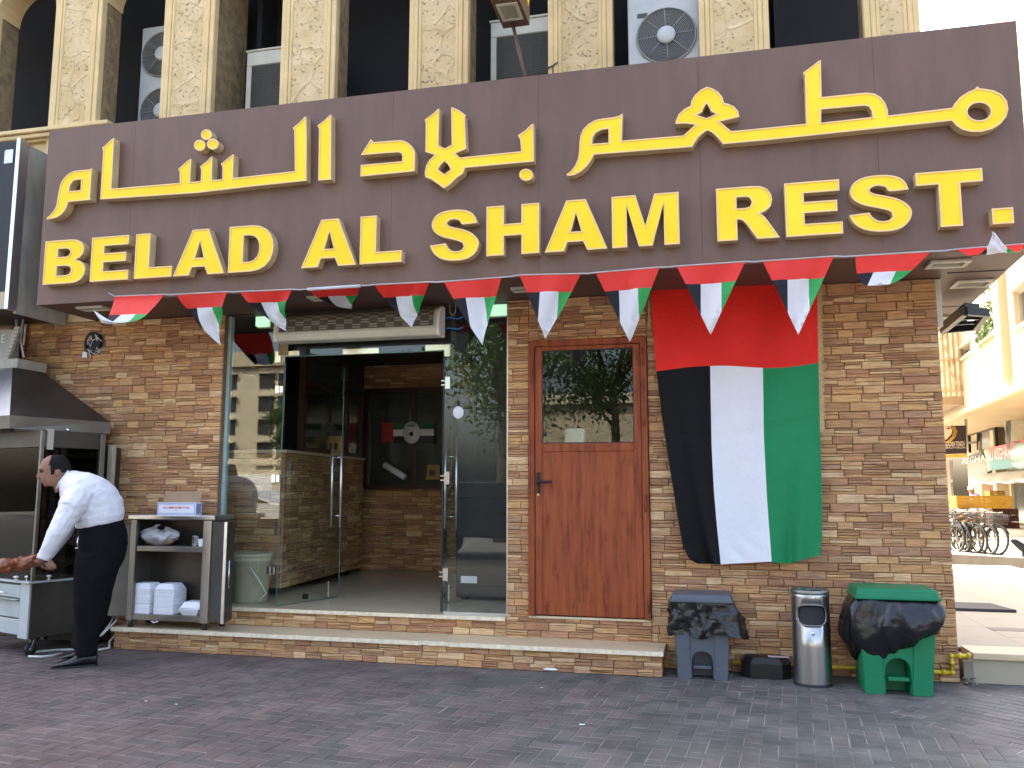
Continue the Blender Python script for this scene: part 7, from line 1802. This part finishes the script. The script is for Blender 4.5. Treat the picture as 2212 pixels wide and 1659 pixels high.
pts = [PN(*q, FP + fn * .8, fn) for q in ((2185, 953), (2172, 955), (2170, 908), (2182, 904))]; MB().prism(pts, fn * -.6).build("casing", "ac_cream", t)
for py in (919, 944):
    c = PN(2177.5, py, FP + fn * .82, fn); MB().lathe([(0, .02), (.34, .02), (.36, 0)], c, 18, ax=Matrix((fd, V((0, 0, 1)), fn)).transposed(), sy=1.4).build("fan_opening", "ac_dark", t)
MB().prism([PN(*q, FP + fn * .2, fn) for q in ((2215, 900), (2192, 905), (2191, 845), (2215, 838))], fn * .1).build("window", "far_glass", fb)
MB().prism([PN(*q, FP + fn * .2, fn) for q in ((2142, 925), (2128, 928), (2128, 895), (2142, 890))], fn * .1).build("window", "far_glass", fb)
# awning over the shop fronts
t = thing("awning", "bright white sunlit awning over the shop front across the side street", "awning", tuple(PN(2150, 1020, FP + fn * 1, fn)))
tp = [PN(*q, FP + fn * .2, fn) for q in ((2260, 1008), (2125, 1022))]; ft = [PN(*q, FP + fn * 2.4, fn) for q in ((2260, 1040), (2101, 1046))]
mb = MB(); mb.grid(lambda u, v: (tp[0] + (tp[1] - tp[0]) * u) * (1 - v) + (ft[0] + (ft[1] - ft[0]) * u) * v + V((0, 0, .03 * math.sin(u * 25) * v)), 20, 6); mb.build("canvas", "awning_white", t, solid=.02)
# shop door, wall window, poster
MB().prism([PN(*q, FP + fn * .02, fn) for q in ((2260, 1128), (2190, 1127), (2186, 1046), (2260, 1044))], fn * .05).build("door", "far_glass", fb)
mb = MB()
for a, b in (((2191, 1127), (2186, 1046)), ((2191, 1126), (2260, 1127))): mb.bar(PN(*a, FP + fn * .12, fn), PN(*b, FP + fn * .12, fn), .14, .14)
mb.build("door_frame", "far_white", fb)
MB().prism([PN(*q, FP + fn * .03, fn) for q in ((2058, 1036), (2048, 1037), (2047, 994), (2058, 994))], fn * .05).build("window", "far_glass", fb)
MB().prism([PN(*q, FP + fn * .03, fn) for q in ((2058, 1085), (2044, 1085), (2043, 1043), (2058, 1042))], fn * .05).build("window", "far_glass", fb)
MB().prism([PN(*q, FP + fn * .03, fn) for q in ((2160, 1062), (2142, 1062), (2142, 1046), (2160, 1046))], fn * .04).build("poster", "sign_red", fb)
# crates in front of the shops
def crate(name, label, p, w, d, h, m, group=None):
    t = thing(name, label, "crate", tuple(p), group); X = V((math.cos(.2), math.sin(.2), 0)); Y = V((-X.y, X.x, 0)); RMx = Matrix((X, Y, V((0, 0, 1)))).transposed()
    mb = MB(); n = 4
    for k in range(n):
        z = h * (k + .5) / n
        for s in (-1, 1):
            mb.obox(p + Y * (s * d / 2) + V((0, 0, z)), (w, .03, h / n * .86), RMx); mb.obox(p + X * (s * w / 2) + V((0, 0, z)), (.03, d, h / n * .86), RMx)
    for sx in (-1, 0, 1):
        for sy in (-1, 1): mb.obox(p + X * (sx * w / 2) + Y * (sy * d / 2) + V((0, 0, h / 2)), (.06, .045, h), RMx)
    mb.obox(p + V((0, 0, .02)), (w, d, .03), RMx); mb.build("crate_shell", m, t); return t
yc_ = 24.0
c = PY(2116, 1098, yc_); crate("crate", "big yellow and orange crate in front of the man across the street", V((c.x, yc_, c.z)), 1.75, .6, PY(2116, 1085, yc_).z * 0 + .42, "crate_yellow")
c2 = PY(2087, 1093, yc_); crate("crate", "small orange crate beside the big yellow crate across the street", V((c2.x - .15, yc_ - .5, c.z - .4)), .5, .5, .38, "crate_orange")
for i in range(3):
    z0 = PY(2170, 1128, 30).z; cc = PY(2170, 1128, 30)
    crate("crate", "dark brown plastic crate in the stack beside the shop door across the street", V((cc.x - .1, 30, .0 + i * .26)), .95, .6, .24, "crate_dark", "dark crates by the shop door")
for i in range(3):
    cc = PY(2153, 1100, 31); crate("crate", "yellow plastic crate in the stack behind the dark crates across the street", V((cc.x, 31.2, .5 + i * .33)), .55, .5, .31, "crate_yellow", "yellow crates by the shop door")
# man across the street, seen from behind
ym2 = 25.2
def M2(px, py, dy=0): return PY(px, py, ym2 + dy)
t = thing("person", "man in a pale lilac shirt and white cap across the side street", "person", tuple(M2(2107, 1122)))
hgt = 1.62
bd = MB(); hc_ = M2(2098, 1059)
bd.ball(hc_, (.10, .11, .13), 12); bd.ball(hc_ + V((-.10, -.02, -.01)), (.025, .02, .03), 6); bd.tube([hc_, hc_ + V((.09, 0, -.22))], [.06, .08], 10)
bd.tube([M2(2110, 1100), M2(2110, 1124), V((M2(2110, 1124).x, ym2, .05))], [.14, .12, .08], 10); fuse(bd.build("body", "skin", t), .025, 2)
cp = MB(); cp.lathe([(.112, -.01), (.112, .06), (.095, .10), (.05, .12), (0, .125)], hc_ + V((0, 0, .03)), 14); cp.build("cap", "cap_white", t)
sh = MB(); loft(sh, [(M2(2101, 1066), M2(2110, 1066), .14), (M2(2099, 1072), M2(2117, 1070), .22), (M2(2099, 1082), M2(2119, 1082), .24), (M2(2100, 1098), M2(2119, 1098), .22), (M2(2100, 1112), M2(2118, 1112), .22)], 14); sh.tube([M2(2102, 1070), M2(2099, 1084, -.2), M2(2098, 1096, -.25)], [.10, .08, .06], 10); fuse(sh.build("shirt", "lilac_cloth", t), .03, 2)
# ------------------------------------------------------------------ bicycles
def make_bike():
    t = thing("bicycle", "black bicycle", "bicycle", (0, 0, 0), "bicycles parked in a row by the side street")
    WR = .33
    def wheel(y, nm="wheel"):
        mb = MB(); mb.tube([(0, y + WR * math.cos(a), WR + WR * math.sin(a)) for a in [i * math.pi / 14 for i in range(29)]], .030, 7, cap=False); w = mb.build(nm, "black_rubber", t)
        mb = MB(); mb.tube([(0, y + (WR - .03) * math.cos(a), WR + (WR - .03) * math.sin(a)) for a in [i * math.pi / 12 for i in range(25)]], .010, 5, cap=False)
        for k in range(12): a = k * math.pi / 6; mb.tube([(.012 * (-1) ** k, y, WR), (0, y + (WR - .03) * math.cos(a), WR + (WR - .03) * math.sin(a))], .0028, 3, cap=False)
        mb.tube([(-.05, y, WR), (.05, y, WR)], .02, 6); mb.build("rim", "wire_grey", w)
        mb = MB(); mb.grid(lambda u, v: V(((v - .5) * .06, y + (WR + .035) * math.cos(.3 + u * 2.4), WR + (WR + .035) * math.sin(.3 + u * 2.4))), 12, 2); mb.build("mudguard", "black_metal", t, solid=.004)
    wheel(-.52); wheel(.52)
    fr = MB()
    bb, st_, hd1, hd0, ra, fa_ = V((0, .08, .30)), V((0, .18, .80)), V((0, -.36, .86)), V((0, -.38, .70)), V((0, .52, .33)), V((0, -.52, .33))
    for a, b, r in ((bb, st_, .018), (bb, hd0, .02), (V((0, .17, .76)), hd1, .018), (bb, ra, .012), (st_, ra, .011)): fr.tube([a, b], r, 7)
    fr.build("frame", "black_metal", t)
    fk = MB(); fk.tube([hd1 + V((0, .02, .10)), hd0, V((.05, -.42, .60)), V((.05, -.52, .33))], .014, 6).tube([hd0, V((-.05, -.42, .60)), V((-.05, -.52, .33))], .014, 6); fk.build("fork", "black_metal", t)
    hb = MB(); hb.tube([(-.30, -.22, 1.00), (-.26, -.33, 1.02), (-.08, -.38, .98), (.08, -.38, .98), (.26, -.33, 1.02), (.30, -.22, 1.00)], .012, 7); hb.build("handlebar", "chrome", t)
    for s in (-1, 1): MB().tube([(s * .30, -.23, 1.0), (s * .31, -.12, .99)], .018, 7).build("grip", "black_rubber", t)
    sd2 = MB(); sd2.ball((0, .22, .90), (.09, .14, .04), 10); sd2.tube([st_, (0, .21, .88)], .014, 6); sd2.build("saddle", "black_rubber", t)
    MB().tube([(-.09, .08, .30), (.09, .08, .30)], .012, 6).lathe([(0, -.01), (.09, -.01), (.09, .01), (0, .01)], (.05, .08, .30), 16, ax=Matrix(((0, 0, 1), (1, 0, 0), (0, 1, 0)))).build("crank", "chrome", t)
    bk = MB(); bx, by, bz0, bz1 = .17, .12, .72, .95; cy = -.55
    for z, s in ((bz0, .8), ((bz0 + bz1) / 2, .9), (bz1, 1)): bk.tube([(-bx * s, cy - by * s, z), (bx * s, cy - by * s, z), (bx * s, cy + by * s, z), (-bx * s, cy + by * s, z), (-bx * s, cy - by * s, z)], .007, 5)
    for k in range(9):
        for s in (-1, 1): x = -bx + 2 * bx * k / 8; bk.tube([(x * .8, cy + s * by * .8, bz0), (x, cy + s * by, bz1)], .004, 4)
    for k in range(5):
        for s in (-1, 1): y = -by + 2 * by * k / 4; bk.tube([(s * bx * .8, cy + y * .8, bz0), (s * bx, cy + y, bz1)], .004, 4)
    bk.build("basket", "ac_dark", t)
    rk_ = MB(); rk_.box((-.07, .30, .70), (.07, .72, .715)); rk_.tube([(.06, .68, .70), (.05, .55, .34)], .006, 5).tube([(-.06, .68, .70), (-.05, .55, .34)], .006, 5); rk_.build("carrier", "black_metal", t)
    return t
def copy_thing(o):
    c = o.copy(); COL.objects.link(c)
    for ch in o.children:
        d = ch.copy(); COL.objects.link(d); d.parent = c
        for gch in ch.children: k = gch.copy(); COL.objects.link(k); k.parent = d
    return c
bike = make_bike(); bike.name = "bicycle"
blab = ["black bicycle standing nearest the open street, first of the row", "black bicycle second in the parked row, with its bars under the first", "black bicycle third in the row, in front of the orange crate",
        "black bicycle fourth in the row with its basket towards the pavement", "black bicycle fifth in the row, close to the stone wall corner", "black bicycle last in the row, mostly hidden by the stone wall"]
for i, (px, py, rz, tilt) in enumerate(((2146, 1199, .42, .12), (2131, 1198, .36, .05), (2116, 1196, .28, -.06), (2100, 1195, .36, .05), (2083, 1193, .25, -.04), (2064, 1192, .3, .06))):
    o = bike if i == 0 else copy_thing(bike); p = PZ(px, py, 0.0)
    o.location = p + V((-.1, .6, 0)); o.rotation_euler = (0, tilt, rz); o['label'] = blab[i]
# black pointed end of something at the right edge (nose of a parked motorcycle)
q = PY(2200, 1175, 10.5); t = thing("motorcycle", "black nose of a parked motorcycle cut by the right edge", "motorcycle", (q.x + .5, 10.5, 0))
mb = MB(); mb.tube([PY(2183, 1166, 10.5), PY(2192, 1170, 10.5), PY(2205, 1180, 10.5), PY(2225, 1192, 10.5)], [.03, .06, .08, .10], 10); mb.build("mudguard", "black_metal", t)
wc = PY(2212, 1196, 10.5); mb = MB(); mb.tube([(wc.x + .3 + .28 * math.cos(a), 10.5, .30 + .28 * math.sin(a)) for a in [i * math.pi / 14 for i in range(29)]], .06, 8, cap=False); mb.build("wheel", "black_rubber", t)
mb = MB(); mb.tube([(wc.x + .3, 10.5, .3), (wc.x + .6, 10.5, .8), (wc.x + 1.4, 10.5, .75), (wc.x + 1.5, 10.5, .35)], .07, 8); mb.build("frame", "black_metal", t)

# ================================================================== what stands across the main street (seen as reflections in the glass)
ob_ = thing("apartment_building", "cream apartment block across the main street, seen mirrored in the left glass pane", "building", (-80, -95, 0))
MB().box((-112, -110, 0), (-54, -95, 18)).build("wall", "opp_cream", ob_)
MB().box((-113, -110.5, 18.001), (-53.4, -94.4, 20)).build("roof_edge", "far_white", ob_)
wm = MB(); wm.box((-1.1, 0, 0), (1.1, .1, 1.9)); wm = wm.mesh("window", ["opp_window"]); bm_ = MB(); bm_.box((-1.3, .1, 1.95), (1.3, .6, 2.15)); bm_ = bm_.mesh("window_hood", ["far_white"])
for f in range(5):
    for k in range(20):
        if k % 3 == 2: continue
        o = bpy.data.objects.new("window", wm); link(o, ob_); o.location = V((-110 + k * 2.85, -94.98, 2.6 + f * 3.1)) - V((-80, -95, 0))
        h_ = bpy.data.objects.new("window_hood", bm_); link(h_, o)
t = thing("house", "pale low house across the main street behind the trees", "building", (2, -55, 0))
MB().box((-12, -64, 0), (22, -52, 7.5)).build("wall", "far_white", t); MB().box((-12.5, -64.5, 7.501), (22.5, -51.5, 8.2)).build("roof", "opp_cream", t)
for k in range(6): MB().box((-9 + k * 5, -51.99, 1.2), (-6.6 + k * 5, -51.9, 3.6)).build("window", "opp_window", t)
t = thing("street_wall", "pale boundary wall with a plain notice across the main street", "wall", (-16, -30, 0))
MB().box((-34, -30.3, 0), (-14, -30, 2.4)).build("wall", "opp_cream", t); MB().box((-26, -29.99, .9), (-21, -29.95, 2.2)).build("notice", "paper_white", t)
def tree(label, x, y, hgt_, rad_, seed):
    rr = random.Random(seed); t = thing("street_tree", label, "tree", (x, y, 0), "trees across the main street"); b = V((x, y, 0)); tm_ = MB()
    tm_.tube([b, b + V((.1, .05, hgt_ * .25)), b + V((.05, .1, hgt_ * .55))], [.22, .17, .10], 10)
    cl_ = []
    for k in range(16):
        a = rr.uniform(0, 6.28); z = hgt_ * rr.uniform(.42, .93); r = rad_ * rr.uniform(.35, .95) * math.sin(min(1, (z / hgt_ - .3) / .45) * 1.4); e_ = b + V((r * math.cos(a), r * math.sin(a), z)); cl_.append(e_)
        tm_.tube([b + V((0, 0, min(z * .8, hgt_ * .5))), (b + e_) / 2 + V((0, 0, z * .35)), e_], [.08, .05, .02], 6)
    tm_.build("trunk", "bark", t); lf = MB()
    for c in cl_:
        for k in range(620):
            d = V((rr.gauss(0, 1), rr.gauss(0, 1), rr.gauss(0, .75))); p = c + d * rad_ * .22; s = rr.uniform(.05, .10)
            d1 = V((rr.uniform(-1, 1), rr.uniform(-1, 1), rr.uniform(-1, 1))).normalized() * s; d2 = d1.cross(V((rr.uniform(-1, 1), rr.uniform(-1, 1), rr.uniform(-1, 1)))).normalized() * s * .6
            lf.add([p - d1, p + d2, p + d1, p - d2], [(0, 1, 2, 3)])
    lf.build("crown", "leaf_green", t)
tree("bushy street tree reflected in the right glass pane", -6.0, -16, 9.0, 3.2, 1)
tree("tall street tree reflected in the glass of the wooden door", -3.4, -22, 9.5, 2.8, 2)
tree("street tree reflected at the edge of the left glass pane", -25.0, -40, 7.5, 1.7, 3)
tree("street tree reflected in the right half of the door glass", -.2, -25, 9, 2.6, 4)
def car(label, x, y, Lc, Hc, m, rot=0):
    t = thing("parked_car", label, "car", (x, y, 0)); w = .9
    side = [(-.5, .30), (-.5, .62), (-.44, .74), (-.28, .80), (-.18, 1.0), (.16, 1.0), (.34, .80), (.48, .72), (.5, .55), (.5, .28)]
    bp_ = [(x + a * Lc, y, b * Hc) for a, b in side]
    MB().prism([(px, y - w, z) for px, _, z in bp_], (0, 2 * w, 0)).build("body", m, t, bevel=.05)
    gl_ = [(-.27, .80), (-.175, .965), (.15, .965), (.32, .80)]
    for s in (-1, 1): MB().prism([(x + a * Lc, y + s * (w + .004), b * Hc) for a, b in gl_], (0, s * .01, 0)).build("side_window", "car_glass", t)
    for a in (-.32, .31):
        for s in (-1, 1):
            MB().lathe([(0, -.1), (.24, -.1), (.33, -.07), (.33, .07), (.24, .1), (0, .1)], (x + a * Lc, y + s * (w - .05), .33), 20, ax=Matrix(((1, 0, 0), (0, 0, 1), (0, 1, 0)))).build("wheel", "black_rubber", t)
car("dark grey car parked behind the photographer, mirrored in the right glass pane", -4.6, -10.6, 4.6, 1.65, "car_dark")
car("white car parked farther left, mirrored in the left glass pane", -12.2, -12.4, 4.4, 1.45, "car_white")
car("red and white car parked at the far left, mirrored in the rotisserie glass", -18.5, -11.5, 4.4, 1.45, "car_white")
